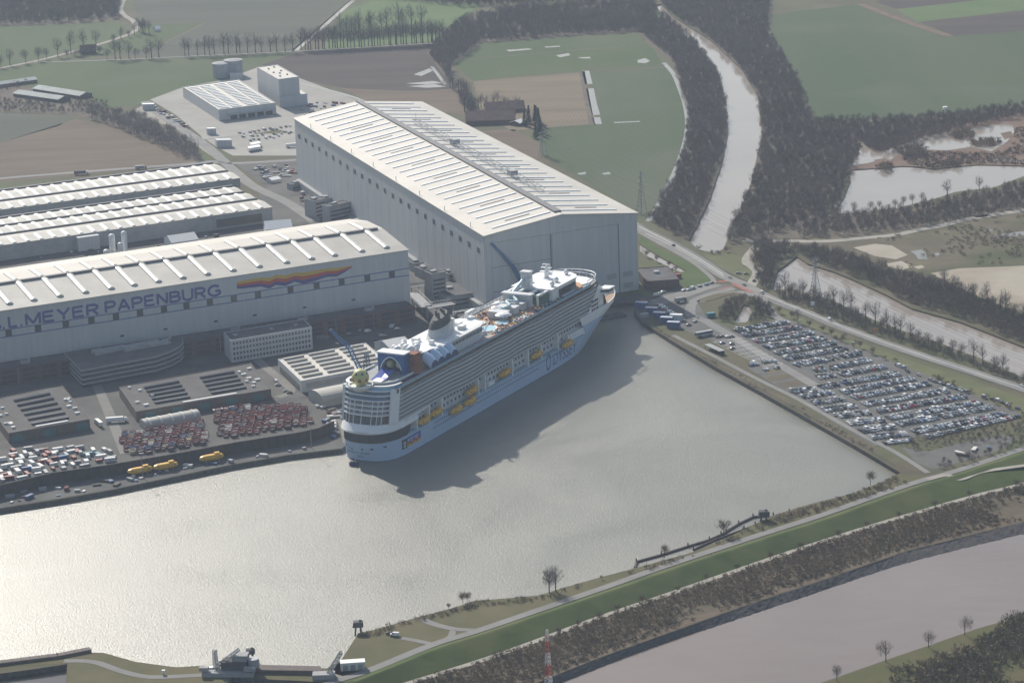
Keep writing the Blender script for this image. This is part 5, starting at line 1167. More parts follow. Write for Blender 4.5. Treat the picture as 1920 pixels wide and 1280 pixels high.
mb = MB(); mb.tube((224, 8, 53), (250, 6, 64), 1.3, 8); mb.build('slide_tube', _M['slide_white'], ship)
mb = MB(); mb.box((229, 2, 52), (3, 22, 9)); mb.box((229, 2, 57), (6, 24, 1)); mb.build('slide_tower', m_swg, ship)
# solarium and forward house
mb = MB()
for y in (-13, -5, 5, 13): mb.prism([(230, y - 1), (247, y - 1), (247, y + 1), (230, y + 1)], 55.4, 56.6); mb.tube((231, y, 47.5), (231, y, 56), .8, 6)
mb.build('solarium_beam', m_sw, ship)
mb = MB(); mb.prism([(236, -14), (247, -14), (247, 14), (236, 14)], 47.6, 54.6); mb.build('solarium_glazing', mat('green_glazing', (.07, .16, .13), .25, .5, var=.4, scale=.4), ship)
HP = [(247, -16), (285, -16), (292, -12.5), (296, -6), (297, 0), (296, 6), (292, 12.5), (285, 16), (247, 16)]
mb = MB(); mb.prism(HP, 47.5, 56.2); mb.build('forward_house', m_sw, ship)
mb = MB(); mb.prism([(x + (.7 if x > 260 else -.6), y * 1.04) for x, y in HP], 56.2, 57.0); mb.build('forward_roof', m_sw, ship)
mb = MB(); mb.grid([[(258, -16.3, 48.8), (285, -16.3, 48.8), (292.4, -12.8, 48.8), (296.4, -6, 48.8)], [(258, -16.15, 54.2), (285, -16.15, 54.2), (292.2, -12.6, 54.2), (296.3, -6, 54.2)]]); mb.build('forward_windows', m_glass, ship)
mb = MB(); mb.prism([(284, -18), (294, -17), (301, -11), (304, 0), (301, 11), (294, 17), (284, 18)], 47.5, 48.4); mb.build('lookout_terrace', m_orange, ship)
mb = MB(); mb.prism([(305, -17.5), (314, -15.5), (318.5, -8), (319.5, 0), (318.5, 8), (314, 15.5), (305, 17.5), (298, 15), (303, 0), (298, -15)], 47.5, 48.2); mb.build('forward_apron', m_sw, ship)
mb = MB(); mb.box((249, 5, 60), (5, 7, 15)); mb.box((249, 5, 68), (6, 8, 1)); mb.box((247, 2, 63), (4, 3, 3)); mb.build('lift_house', m_swg, ship)
mb = MB(); mb.tube((278, 4, 57), (278, 4, 66), 1.8, 8, 1.0); mb.box((278, 4, 61), (3, 10, .7)); mb.box((278, 4, 64), (2.4, 8, .6)); mb.tube((278, 1, 64), (278, 1, 67), .3, 5); mb.tube((278, 7, 64), (278, 7, 66.5), .3, 5); mb.box((278, 4, 66.5), (1, 5, .5)); mb.build('radar_mast', m_sw, ship)
for X, Y in ((262, 9), (268, -9), (288, 8), (290, -6), (256, -12)): mb = MB(); mb.lathe((X, Y, 57), [(1, 0), (1.8, 1.2), (1.9, 2.2), (1.2, 3.3), (.2, 3.8)], 12); mb.build('satellite_dome', m_sw, ship, smooth=True)
mb = MB()
arc = [(lp(296, 324, math.sin(PI * k / 20) ** .6), 20.5 * math.cos(PI * k / 20), 52) for k in range(21)]
mb.path(arc, .3, 5); mb.path([(x - 1, y, 50) for x, y, z in arc], .25, 5)
for k in range(0, 21, 2): x, y, z = arc[k]; mb.tube((x - 2, y * .97, 47.5), (x, y, 52), .18, 4)
mb.build('wind_hoop', m_sw, ship)
# sloping front, bridge and wings
mb = MB(); fr = [[(lp(300, 322, t) + dx * (1 - abs(s) ** 2.2), s * lp(19.8, 18.6, t), z) for s in [k / 8 - 1 for k in range(17)]] for z, t, dx in ((25.2, 1.4, 14), (34, 1.2, 12), (41, .9, 8), (47.4, .55, 8))]
mb.grid(fr); mb.build('front_wall', m_sw, ship)
mb = MB(); br = [[(x + .35, y, z) for (x, y, z) in [tuple(Vector(a).lerp(Vector(b), f)) for a, b in zip(fr[1], fr[2])]] for f in (.38, .82)]; mb.grid(br); mb.build('bridge_windows', m_glass, ship)
for sg in (-1, 1):
    mb = MB(); mb.prism([(318, sg * 17), (329, sg * 17), (330, sg * 24.6), (322, sg * 24.6)], 35.6, 37.2); mb.prism([(317.5, sg * 17), (330, sg * 17), (331, sg * 25), (321.5, sg * 25)], 39, 40); mb.build('bridge_wing', m_sw, ship)
    mb = MB(); mb.prism([(318.4, sg * 17), (328.6, sg * 17), (329.6, sg * 24.3), (322.3, sg * 24.3)], 37.2, 39); mb.build('wing_windows', m_glass, ship)
    mb = MB(); mb.grid([[(292, sg * 20.6, 25.2), (316, sg * 18.9, 44)], [(306, sg * 20.4, 25.2), (322, sg * 18.6, 41)], [(326, sg * 17.5, 25.2), (327, sg * 17.2, 36)]]); mb.build('front_cheek', m_sw, ship)
for k, z in enumerate((28, 31, 34)):
    mb = MB()
    for j in range(4): mb.box((302 + j * 3.2, -20.55 + j * .18, z), (1.4, .5, 1.5))
    mb.build('cheek_windows', m_glass, ship)
# skypad ball on its ring
mb = MB(); mb.lathe((9, 2, 46.5), [(4.5, 0), (8.2, 3.0), (8.5, 4.4), (7.6, 4.4), (7.0, 3.4), (1, 3.2)], 28); mb.build('ball_ring', m_sw, ship)
mb = MB(); ball = []; r = 5.8; c0 = Vector((9, 2, 55.2)); nl, nm_ = 12, 20
for i in range(nl + 1):
    a = -PI / 2 + PI * i / nl; ball.append([c0 + Vector((r * math.cos(a) * math.cos(2 * PI * k / nm_), r * math.cos(a) * math.sin(2 * PI * k / nm_), r * math.sin(a))) for k in range(nm_)])
mb.grid(ball, close=True); sk = mb.build('trampoline_ball', mat('ball_yellow', (.56, .54, .22), .5, .3, var=.06), ship, smooth=True)
mb = MB()
for k in range(14):
    a, el = 2 * PI * k / 7 + (.4 if k >= 7 else 0), (-.15 if k < 7 else .62); n = Vector((math.cos(a) * math.cos(el), math.sin(a) * math.cos(el), math.sin(el))); u = n.cross(Vector((0, 0, 1))).normalized(); v = n.cross(u); P = c0 + n * (r + .02)
    ss = 1.75 if k < 7 else 1.15; pts = [P + (u * math.cos(t) + v * math.sin(t)) * (ss if j % 2 == 0 else ss * .55) for j, t in enumerate([2 * PI * q / 6 - PI / 2 for q in range(6)])]; pts = [c0 + (p - c0).normalized() * (r + .06) for p in pts]
    mb.face(pts, m=0 if k < 7 else 1); mb.face(pts[::-1], m=0 if k < 7 else 1)
mb.build('ball_patch', [m_red, m_navy], sk)
mb = MB()
for k in range(16):
    a = 2 * PI * k / 16; mb.tube((9 + 8.4 * math.cos(a), 2 + 8.4 * math.sin(a), 50.8), (9 + 8.4 * math.cos(a), 2 + 8.4 * math.sin(a), 52.2), .12, 4)
mb.build('ring_railing', m_sw, ship)
# lifeboats
def lifeboat_mesh(L_=15.5, B=5.0):
    rows = []
    for z, sx, sy in ((-1.9, .55, .3), (-1.0, .86, .8), (0, 1, 1), (.6, .98, 1.0), (1.5, .9, .9), (2.1, .7, .55)):
        rows.append([(math.copysign(abs(math.cos(t)) ** .55, math.cos(t)) * L_ / 2 * sx, math.copysign(abs(math.sin(t)) ** .8, math.sin(t)) * B / 2 * sy, z) for t in [2 * PI * k / 24 for k in range(24)]])
    return rows
lbm = None
def lifeboat(X, Y, Z, par):
    global lbm
    if lbm is None:
        mb = MB(); R_ = lifeboat_mesh(); mb.grid(R_, close=True); mb.face(R_[-1]); mb.face(R_[0][::-1]); o1 = mb.build('lifeboat', m_boat, par, smooth=False)
        mb = MB(); 
        for sg in (-1, 1):
            for k in range(6): mb.box((-5 + k * 2, sg * 2.2, .95), (1.2, .25, .6))
        o2 = mb.build('lifeboat_windows', m_navy, o1); mb = MB(); mb.box((3.5, 0, 2.5), (3, 2.2, 1.2)); o3 = mb.build('wheelhouse', m_boat, o1); lbm = (o1, o2, o3); o = o1
    else:
        o = lbm[0].copy(); COL.objects.link(o); o.parent = par
        for q in lbm[1:]: c_ = q.copy(); COL.objects.link(c_); c_.parent = o
    o.location = (X, Y, Z); return o
for X, Z, Y in ((49.5, 16.4, 21.2), (66, 17.2, 21.2), (90, 12.4, 23.2), (109, 12.8, 23.2), (116.5, 18.2, 20.8), (165, 17.2, 20.2), (211, 18.0, 21.2), (256.5, 14.2, 23.0)):
    for sg in (-1, 1): lifeboat(X, sg * Y, Z, ship)
mb = MB()
for X, Y, z in ((90, 23.2, 14.6), (109, 23.2, 15), (256.5, 23, 16.4)):
    for sg in (-1, 1):
        for e in (-5.5, 5.5): mb.tube((X + e, sg * Y, z), (X + e, sg * 20.2, 24.8), .12, 4)
mb.build('boat_falls', m_steel, ship)
# port holes, mooring ports, lettering
mb = MB()
for z, x0, x1, st in ((10.4, 64, 250, 2.6), (7.2, 62, 118, 2.6), (7.2, 122, 215, 2.6)):
    X = x0
    while X < x1:
        for sg in (-1, 1): y = hb(X, z); mb.prism([(X, sg * y), (X + 1.1, sg * y), (X + 1.1, sg * (y + .07)), (X, sg * (y + .07))], z, z + 1.1)
        X += st
mb.build('portholes', m_navy, hull)
def stern_pt(s, z, g=.1):
    "point s metres along the hull at height z measured from the centreline to starboard"
    X, Y = ends(z)[0], 0.; pts = []; n = 200
    x1 = 40; prev = Vector((ends(z)[0] - g, 0, z)); d = 0
    for k in range(1, n + 1):
        x = ends(z)[0] - g + (x1 - ends(z)[0]) * (k / n) ** 3; p = Vector((x, -hb(x, z, g), z)); L_ = (p - prev).length
        if d + L_ >= abs(s): q = prev.lerp(p, (abs(s) - d) / L_); return q if s >= 0 else Vector((q.x, -q.y, q.z))
        d += L_; prev = p
    return prev
for s, z, w, h in ((-13.5, 8.6, 1.3, 1.2), (-7, 7.6, 1.2, 1), (1.5, 8, 1.3, 1.2), (8.5, 8.6, 2.2, 1.1), (17.5, 9.6, 2.2, 1.1), (-9, 8.4, 1, .8)):
    mb = MB(); mb.grid([[stern_pt(s - w / 2, z), stern_pt(s + w / 2, z)], [stern_pt(s - w / 2, z + h), stern_pt(s + w / 2, z + h)]]); mb.build('mooring_port', m_navy, hull)
def letter_on(txt, f, size, shear, bold, m, par, name, sc=1.):
    V, F = text_mesh(txt, size, shear, bold); mb = MB()
    for x, y in V: mb.v.append(tuple(f(x * sc, y)))
    for q in F: mb.f.append(q); mb.m.append(0)
    return mb.build(name, m, par)
def od(x, y): X = 226 + x; z = 3.6 + y + x * .022; return (X, -hb(X, z, .14), z)
letter_on('O', lambda x, y: od(x, y * 1.28 - 1.6), 13.5, .18, -.006, mat('name_blue', (.05, .10, .27), .4, .4, var=0), hull, 'name_lettering', .72)
letter_on('DYSSEY', lambda x, y: od(x + 10.5, y), 11.5, .18, -.006, mat('name_blue', (.05, .10, .27), .4, .4, var=0), hull, 'name_lettering', .98)
letter_on('ODYSSEY OF THE SEAS', lambda x, y: stern_pt(-12.5 + x, 5.2 + y), 1.9, .15, 0, m_navy, hull, 'stern_name')
letter_on('NASSAU', lambda x, y: stern_pt(-3.4 + x, 3.0 + y), 1.5, .15, 0, m_navy, hull, 'stern_port_name')
def skirt(x, y):
    s = x - 9.5; t = y / 3.0; r0, r1 = rw[2], rw[1]; mid = len(r0) // 2
    # walk along the ring from the centreline towards starboard
    def walk(r, s):
        i = mid; d = 0; step = -1 if s >= 0 else 1; s = abs(s)
        while 0 < i < len(r) - 1:
            a, b = Vector(r[i]), Vector(r[i + step]); L_ = (b - a).length
            if d + L_ >= s: return a.lerp(b, (s - d) / L_)
            d += L_; i += step
        return Vector(r[i])
    p = walk(r1, s).lerp(walk(r0, s), .12 + t * .8); q = p - Vector((22, 0, p.z)); q.normalize(); return p + q * .12 + Vector((0, 0, .05))
letter_on('Odyssey of the Seas', skirt, 2.2, .3, 0, mat('grey_lettering', (.25, .25, .27), .6, .3, var=0), ship, 'skirt_name', .98)
# yard banner on the starboard quarter
def ban(x, z): X = 20.5 + x; return (X, -hb(X, z, .12), z)
mb = MB(); mb.grid([[ban(x, 4.6) for x in (0, 2, 4, 6)], [ban(x, 11.2) for x in (0, 2, 4, 6)]]); bn = mb.build('crest_panel', mat('crest_black', (.03, .03, .05), .5, .3, var=.1), hull)
cv = [(1.6, 5.4), (2.6, 5.2), (4.2, 5.3), (4.6, 6.2), (4.0, 7.2), (4.7, 8.2), (4.6, 10.4), (3.9, 9.2), (3.2, 10.6), (2.6, 9.2), (1.7, 10.3), (1.5, 8.2), (2.3, 7.4), (1.5, 6.4)]
mb = MB()
for t in tessellate_polygon([[Vector((a, b, 0)) for a, b in cv]]): mb.face([(ban(cv[q][0], cv[q][1])[0], ban(cv[q][0], cv[q][1])[1] - .1, cv[q][1]) for q in t]); mb.face([(ban(cv[q][0], cv[q][1])[0], ban(cv[q][0], cv[q][1])[1] - .1, cv[q][1]) for q in t[::-1]])
mb.build('crest_figure', m_sw, bn)
mb = MB(); xs = [6.2 + 1.5 * k for k in range(13)]; mb.grid([[ban(x, 7.8) for x in xs], [ban(x, 11.4) for x in xs]]); bl = mb.build('banner_panel', m_royal, hull)
letter_on('MEYER WERFT', lambda x, y: (lambda p: (p[0], p[1] - .1, p[2]))(ban(6.9 + x, 8.5 + y)), 2.5, 0, .03, m_sw, bl, 'banner_lettering', .92)
for k, cname in enumerate(('pennant_yellow', 'pennant_red')):
    mb = MB(); wv = lambda x: .45 * math.sin(x * .9)
    mb.grid([[ban(x, 5.0 + k * 1.3 + wv(x)) for x in xs], [ban(x, 6.3 + k * 1.3 + wv(x)) for x in xs]]); mb.build('banner_wave', mat(cname, (1, 1, 1)), hull)
# pontoon at the stern
t = thing('fender_pontoon', 'small dark pontoon floating against the ship stern', 'pontoon', G(664, 872, -3), SH)
mb = MB(); mb.box((0, 0, .8), (4, 5, 2.6)); mb.build('float', m_navy, t)
mb = MB(); mb.box((0, 0, 2.5), (3, 4, .9)); mb.tube((1, 1, 2.8), (1, 1, 5), .3, 6); mb.tube((-1, -1, 2.8), (-1, -1, 4.4), .3, 6); mb.build('fender', m_dgrey, t)
# ------------------------------------------------------------------ winter trees
m_twig = mat('winter_twigs', (.125, .105, .088), .95, .1, scale=.025, col2=(.195, .16, .13), detail=8, patch=(.012, (.12, .115, .07), .56))
m_twig2 = mat('grey_twigs', (.19, .165, .145), .95, .1, scale=.06, col2=(.28, .245, .215), detail=5)
m_bush = mat('scrub_twigs', (.17, .135, .095), .95, .1, scale=.03, col2=(.29, .225, .155), detail=9, patch=(.015, (.10, .10, .055), .57))
m_bushg = mat('olive_scrub', (.15, .13, .085), .95, .1, scale=.04, col2=(.24, .20, .135), detail=7)
m_bark = mat('tree_bark', (.085, .07, .058), .95, .1, var=.25, scale=.5)
m_con = mat('conifer_needles', (.02, .04, .025), .95, .1, var=.4, scale=.2)
def tree_arrays(rg, H, R, n, w, ln, z0=.3, trunk=True, flat=1.):
    "one tree as loose twig cards (triangles) in an egg-shaped crown with gaps, plus a trunk"
    V, F = [], []
    lobes = [(rg.normal(0, .38, 3) * (1, 1, .7), rg.uniform(.45, .8)) for _ in range(6)]
    k = 0
    while k < n:
        c, s = lobes[rg.integers(len(lobes))]; p = rg.normal(0, 1, 3); p *= rg.random() ** .4 / np.linalg.norm(p); p = c + p * s
        if np.linalg.norm(p) > 1.08 or p[2] < -1: continue
        q = np.array([p[0] * R, p[1] * R, H * (z0 + (1 - z0) * (p[2] * flat + 1) / 2)])
        d = np.array([p[0], p[1], .75 + .5 * rg.random()]) + rg.normal(0, .45, 3); d /= np.linalg.norm(d); e = np.cross(d, rg.normal(0, 1, 3)); e /= np.linalg.norm(e)
        L_ = ln * rg.uniform(.6, 1.3); W = w * rg.uniform(.6, 1.4); i = len(V); V += [q - e * W / 2 - d * L_ * .4, q + e * W / 2 - d * L_ * .4, q + d * L_ * .6]; F.append((i, i + 1, i + 2)); k += 1
    if trunk:
        r = H * .02
        for a in range(3):
            i = len(V); t0, t1 = 2 * PI * a / 3, 2 * PI * (a + 1) / 3
            V += [np.array([r * math.cos(t0), r * math.sin(t0), -.5]), np.array([r * math.cos(t1), r * math.sin(t1), -.5]), np.array([0, 0, H * .75])]; F.append((i, i + 1, i + 2))
    return np.array(V), np.array(F)
TPL = [tree_arrays(np.random.default_rng(30 + i), 14, 4.8, 130, .34, 2.6, .22) for i in range(5)]
TPLD = [tree_arrays(np.random.default_rng(40 + i), 9.5, 3.5, 190, .2, 1.7, .04) for i in range(6)]
TPLB = [tree_arrays(np.random.default_rng(50 + i), 4, 2.8, 60, .42, 1.5, .02, trunk=False) for i in range(5)]
TPLR = [tree_arrays(np.random.default_rng(60 + i), 1.6, 2.2, 34, .3, 1.1, .0, trunk=False) for i in range(4)]
def wood(name, polys, spacing, tpl, m, smin=.7, smax=1.25, z=0., keep=1.):
    pts = scatter(polys, spacing)
    if keep < 1:      # clearings: drop points where a smooth random field is low
        f = sum(np.sin(pts[:, 0] / a + b) * np.cos(pts[:, 1] / c + d) for a, b, c, d in ((31, 1, 27, 2), (13, 0, 17, 1), (61, 3, 47, 0))) / 3
        pts = pts[f + RNG.normal(0, .15, len(f)) < np.quantile(f, keep)]
    Vs, Fs, off = [], [], 0
    for i, p in enumerate(pts):
        V, F = tpl[i % len(tpl)]; s = RNG.uniform(smin, smax); a = RNG.uniform(0, 2 * PI); ca, sa = math.cos(a) * s, math.sin(a) * s
        W = np.stack([V[:, 0] * ca - V[:, 1] * sa + p[0], V[:, 0] * sa + V[:, 1] * ca + p[1], V[:, 2] * s * RNG.uniform(.8, 1.2) + z], 1); Vs.append(W); Fs.append(F + off); off += len(V)
    print('WOOD', name, len(pts), off)
    return tag(numpy_mesh(name, np.concatenate(Vs), np.concatenate(Fs), [m]), kind='stuff')
WL_ = [(1198, 60)] + CANAL_L[1:] + [(1288, 452), (1218, 416), (1258, 345), (1287, 270), (1291, 205), (1262, 115)]
WR_ = [(1228, -22), (1445, -22), (1440, 60), (1498, 160), (1528, 229), (1620, 230), (1800, 216), (1920, 200), (2000, 196), (2000, 206), (1880, 226), (1740, 262), (1700, 276), (1670, 289), (1640, 284), (1610, 266), (1604, 300), (1588, 345), (1566, 398), (1500, 425), (1425, 446), (1360, 462)] + CANAL_R[2:]
wood('wood_beside_canal', [WL_], 5.4, TPLD, m_twig, .65, 1.15)
wood('wood_between_canal_and_ponds', [WR_], 5.8, TPLD, m_twig, .65, 1.25)
wood('wood_belt', [[(800, 102), (862, 42), (965, 20), (1228, 8), (1230, 60), (1190, 60), (1060, 67), (902, 80), (850, 121), (843, 160), (898, 208), (880, 216), (840, 150)]], 6.5, TPLD, m_twig, .9, 1.5, keep=.96)
wood('forest', [[(-150, -30), (222, -30), (226, 34), (130, 44), (-150, 52)], [(240, -30), (900, -30), (1228, -20), (1228, 2), (960, 12), (860, 14), (700, -6), (520, -24)]], 8, TPLD, m_twig, 1.0, 1.6)
wood('farm_wood', [[(-150, 196), (0, 186), (70, 192), (118, 203), (140, 214), (0, 211), (-150, 216)], [(-60, 170), (0, 158), (60, 152), (64, 158), (10, 172), (-60, 186)], [(110, 196), (160, 186), (205, 196), (200, 204), (150, 214)]], 6.5, TPLD, m_twig, .4, .75)
wood('hedge_belt', [[(160, 208), (215, 216), (270, 228), (330, 258), (378, 290), (374, 304), (330, 292), (270, 266), (222, 240), (165, 224)]], 6.5, TPL, m_twig2, .6, 1.05)
wood('pond_bank_wood', [[(1566, 404), (1640, 402), (1700, 394), (1760, 380), (1865, 360), (1960, 336), (2000, 340), (2000, 378), (1900, 396), (1800, 416), (1720, 428), (1600, 440), (1500, 448), (1500, 430)]], 6, TPLD, m_twig, .6, 1.15)
wood('backwater_wood', [[(1424, 458), (1520, 470), (1600, 488), (1690, 520), (1745, 528), (1790, 545), (1850, 570), (1960, 612), (1960, 655), (1900, 636), (1800, 596), (1710, 572), (1660, 545), (1600, 518), (1560, 502), (1514, 488), (1494, 472), (1465, 490), (1452, 506), (1448, 540), (1430, 546), (1412, 522), (1424, 505), (1408, 492), (1412, 475)]], 5, TPLD, m_twig, .75, 1.3)
wood('roadside_wood', [[(1448, 556), (1478, 548), (1520, 556), (1560, 570), (1640, 608), (1700, 632), (1760, 650), (1840, 684), (1960, 726), (1960, 736), (1826, 690), (1739, 661), (1652, 632), (1560, 600), (1500, 574)]], 4.6, TPLD, m_twig, .45, .9)
wood('canal_end_scrub', [[(1290, 456), (1340, 480), (1372, 472), (1368, 462), (1350, 476), (1312, 472), (1298, 452)]], 6, TPLB, m_bush, .8, 1.4)
wood('tarn_scrub', [[(1345, 590), (1362, 570), (1390, 562), (1425, 566), (1445, 580), (1448, 594), (1425, 604), (1402, 610), (1412, 596), (1414, 584), (1404, 572), (1392, 569), (1384, 584), (1374, 603), (1352, 604)]], 4, TPLD, m_twig, .6, .9)
wood('verge_scrub', [[(1478, 604), (1510, 600), (1600, 640), (1700, 684), (1800, 724), (1900, 766), (1960, 790), (1960, 806), (1900, 776), (1850, 752), (1740, 706), (1600, 652), (1500, 612)]], 7, TPLB, m_bush, .6, 1.2, keep=.6)
wood('scrub_behind_car_park', [[(1672, 834), (1780, 810), (1900, 790), (1960, 776), (1960, 826), (1900, 846), (1800, 872), (1752, 884), (1762, 866), (1860, 846), (1880, 830), (1800, 834), (1700, 846)]], 5.5, TPLD, m_twig, .3, .6)
wood('dike_scrub', [[(750, 1290), (891, 1245), (1000, 1206), (1120, 1162), (1245, 1120), (1412, 1062), (1537, 1020), (1662, 981), (1828, 934), (1960, 900), (2050, 880), (2050, 920), (1920, 960), (1703, 1016), (1537, 1074), (1412, 1116), (1245, 1172), (1120, 1216), (1020, 1256), (900, 1310)]], 2.5, TPLB, m_bush, .3, .85, keep=.93)
wood('bank_reeds', [[(900, 1318), (1020, 1258), (1120, 1218), (1245, 1174), (1412, 1116), (1537, 1075), (1703, 1017), (1920, 962), (2050, 928), (2050, 940), (1920, 974), (1703, 1028), (1412, 1126), (1245, 1184), (1120, 1230), (1000, 1280)]], 2.4, TPLR, m_stub, .5, 1.1, keep=.8)
wood('near_bank_scrub', [[(1640, 1290), (1700, 1254), (1760, 1238), (1828, 1216), (1860, 1190), (1885, 1166), (1960, 1134), (2050, 1110), (2050, 1340), (1640, 1340)]], 3.4, TPLB, m_bushg, .7, 1.5, keep=.82)
wood('south_bank_weeds', [[(672, 1188), (845, 1143), (893, 1128), (1012, 1118), (1060, 1103), (1192, 1067), (1300, 1038), (1450, 968), (1600, 927), (1690, 889), (1740, 894), (1600, 940), (1450, 985), (1300, 1044), (1192, 1076), (1060, 1112), (1012, 1126), (893, 1138), (845, 1152), (690, 1196)]], 3.2, TPLR, m_bush, .6, 1.4, keep=.75)
wood('marsh_reeds', [[(1600, 300), (1612, 262), (1660, 254), (1700, 250), (1730, 250), (1700, 262), (1675, 276), (1645, 285), (1627, 276), (1614, 264), (1610, 292)], [(1690, 296), (1720, 284), (1790, 286), (1860, 288), (1900, 276), (1904, 240), (1960, 226), (1960, 300), (1920, 310), (1835, 307), (1755, 315), (1700, 309)]], 4.5, TPLR, m_reed, .9, 1.6, keep=.8)
wood('islet_bushes', [[(1780, 258), (1788, 248), (1812, 248), (1830, 252), (1822, 260), (1795, 264)], [(1815, 268), (1850, 262), (1878, 266), (1866, 274), (1832, 276)], [(1682, 286), (1715, 272), (1740, 284), (1735, 293), (1700, 296)], [(1640, 312), (1665, 308), (1680, 318), (1655, 324)], [(1710, 312), (1800, 306), (1806, 312), (1760, 318)]], 4.5, TPLB, m_bush, .8, 1.5)
wood('basin_edge_weeds', [[(1212, 604), (1340, 678), (1500, 762), (1690, 872), (1694, 884), (1600, 832), (1500, 774), (1340, 685), (1258, 636)]], 4.5, TPLR, m_bushg, .4, .9, keep=.5)
wood('wasteland_scrub', [[(1640, 448), (1760, 432), (1900, 404), (1960, 396), (1960, 490), (1800, 498), (1720, 510), (1690, 490), (1740, 490), (1700, 460)]], 6, TPLR, m_bush, .8, 1.6, keep=.35)
# trees standing apart: trunk with limbs + crown
def make_tree(name, label, seed, H, R, n, m, conifer=False):
    rg = np.random.default_rng(seed); t = thing(name, label, 'tree', (0, 0, 0)); mb = MB(); r = H * .016
    mb.tube((0, 0, -.4), (0, 0, H * .45), r * 1.5, 6, r)
    mb.tube((0, 0, H * .45), (rg.normal(0, .3), rg.normal(0, .3), H * .93), r, 5, r * .2)
    if not conifer:
        for k in range(11):
            z = H * rg.uniform(.22, .7); a = rg.uniform(0, 2 * PI); L_ = R * rg.uniform(.6, 1.0) * (1.1 - z / H * .4); p = Vector((0, 0, z)); q = Vector((L_ * math.cos(a), L_ * math.sin(a), z + L_ * rg.uniform(.7, 1.3)))
            if q.z > H * .97: q.z = H * .97
            mb.tube(p, q, r * .55, 4, r * .12)
            for j in range(2): s = p.lerp(q, rg.uniform(.35, .8)); mb.tube(s, s + Vector((rg.normal(0, R * .25), rg.normal(0, R * .25), rg.uniform(.1, .25) * H)), r * .25, 3, r * .06)
    mb.build('trunk', m_bark, t)
    if conifer:
        V, F = [], []
        for k in range(n):
            z = rg.uniform(.08, 1); a = rg.uniform(0, 2 * PI); rr = R * (1.02 - z) * rg.uniform(.5, 1.1); i = len(V); q = np.array([rr * math.cos(a), rr * math.sin(a), z * H]); d = np.array([math.cos(a), math.sin(a), -.35]); e = np.array([-math.sin(a), math.cos(a), 0]) * .7
            V += [q - d * .9 - e, q - d * .9 + e, q + d * 1.0]; F.append((i, i + 1, i + 2))
        V, F = np.array(V), np.array(F)
    else: V, F = tree_arrays(rg, H, R, int(n * 1.5), .13, 1.9, .2, trunk=False)
    c = numpy_mesh('crown', V, F, [m]); c.parent = t; return t
TP = {'a': make_tree('bare_tree', 'tall bare tree', 71, 19, 6, 300, m_twig2), 'b': make_tree('bare_tree', 'tall bare tree', 72, 17, 5.2, 260, m_twig2), 'c': make_tree('bare_tree', 'bare tree', 73, 11, 4.4, 220, m_twig2), 'd': make_tree('bare_tree', 'small bush', 74, 6, 3.0, 150, m_bush), 'e': make_tree('conifer_tree', 'dark conifer', 75, 16, 4.2, 420, m_con, True)}
_used = set(); _tr = random.Random(3)
def plant(kind, x, y, label, group=None, s=1., z=0.):
    p = G(x, y, 0); p.z = z; rz = _tr.uniform(0, 6.28); s *= _tr.uniform(.88, 1.12)
    if kind not in _used: _used.add(kind); o = TP[kind]; o.location = p; o.rotation_euler = (0, 0, rz); o['label'] = label; o.scale = (s, s, s * _tr.uniform(.9, 1.1))
    else: o = copy_thing(TP[kind], p, rz, label, None, (s, s, s * _tr.uniform(.9, 1.1)))
    if group: o['group'] = group
    elif 'group' in o.keys(): del o['group']
    return o
def row(kinds, pts, n, label, group, jit=3, s=1.):
    for k in range(n):
        f = k / max(n - 1, 1) * (len(pts) - 1); i = min(int(f), len(pts) - 2); t = f - i
        x = lp(pts[i][0], pts[i + 1][0], t) + _tr.uniform(-jit, jit); y = lp(pts[i][1], pts[i + 1][1], t) + _tr.uniform(-.6, .6)
        plant(_tr.choice(kinds), x, y, label, group, s)
row('ab', [(566, 94), (700, 87), (832, 79)], 44, 'tall bare tree in the long row behind the dark ploughed field', 'tree row behind the ploughed field', 2.5, 1.55)
row('ab', [(640, 70), (700, 62), (790, 52)], 13, 'tall bare tree in the loose second row inside the pale meadow', 'second tree row in the meadow', 6, 1.6)
row('ab', [(345, 106), (440, 101), (548, 97)], 17, 'bare tree beside the straight lane left of the white ditch', 'trees along the straight lane', 4, 1.3)
row('bc', [(200, 112), (300, 109)], 8, 'bare tree beside the straight lane near its fork', 'trees near the lane fork', 4, 1.4)
row('bc', [(0, 127), (60, 116), (120, 105), (185, 88)], 9, 'small bare tree along the winding lane at far left', 'trees along the winding lane', 5, 1.4)
row('bc', [(215, 80), (250, 66)], 4, 'small bare tree where the winding lane bends', 'trees at the lane bend', 4)
row('c', [(130, 108), (190, 101)], 8, 'bare tree round the distant farmhouse by the lane', 'trees round the farmhouse', 5)
row('b', [(258, 60), (278, 64)], 6, 'tree in the lone dark clump beside the small white house', 'clump beside the white house', 3)
row('ab', [(845, 165), (870, 180), (884, 205), (872, 212)], 14, 'tree in the dark spur of wood left of the red-brown barns', 'spur of wood', 5)
row('ab', [(890, 206), (925, 198), (975, 206)], 10, 'bare tree behind the red-brown farm buildings', 'trees behind the farm', 4, .8)
row('e', [(985, 236), (1004, 226), (1016, 244), (1008, 260)], 9, 'dark conifer in the clump beside the red-brown farm', 'farm conifers', 4)
row('bc', [(1462, 552), (1500, 556), (1560, 574), (1620, 602)], 14, 'bare tree on the near bank of the backwater below the pylon', 'trees on the near backwater bank', 4)
row('bc', [(1640, 612), (1700, 634), (1790, 664), (1880, 700)], 15, 'bare tree on the road side of the lower backwater', 'trees beside the lower backwater', 5)
row('bc', [(1770, 530), (1820, 556), (1880, 582), (1915, 598)], 9, 'bare tree between the sand flat and the backwater', 'trees beside the sand flat', 6)
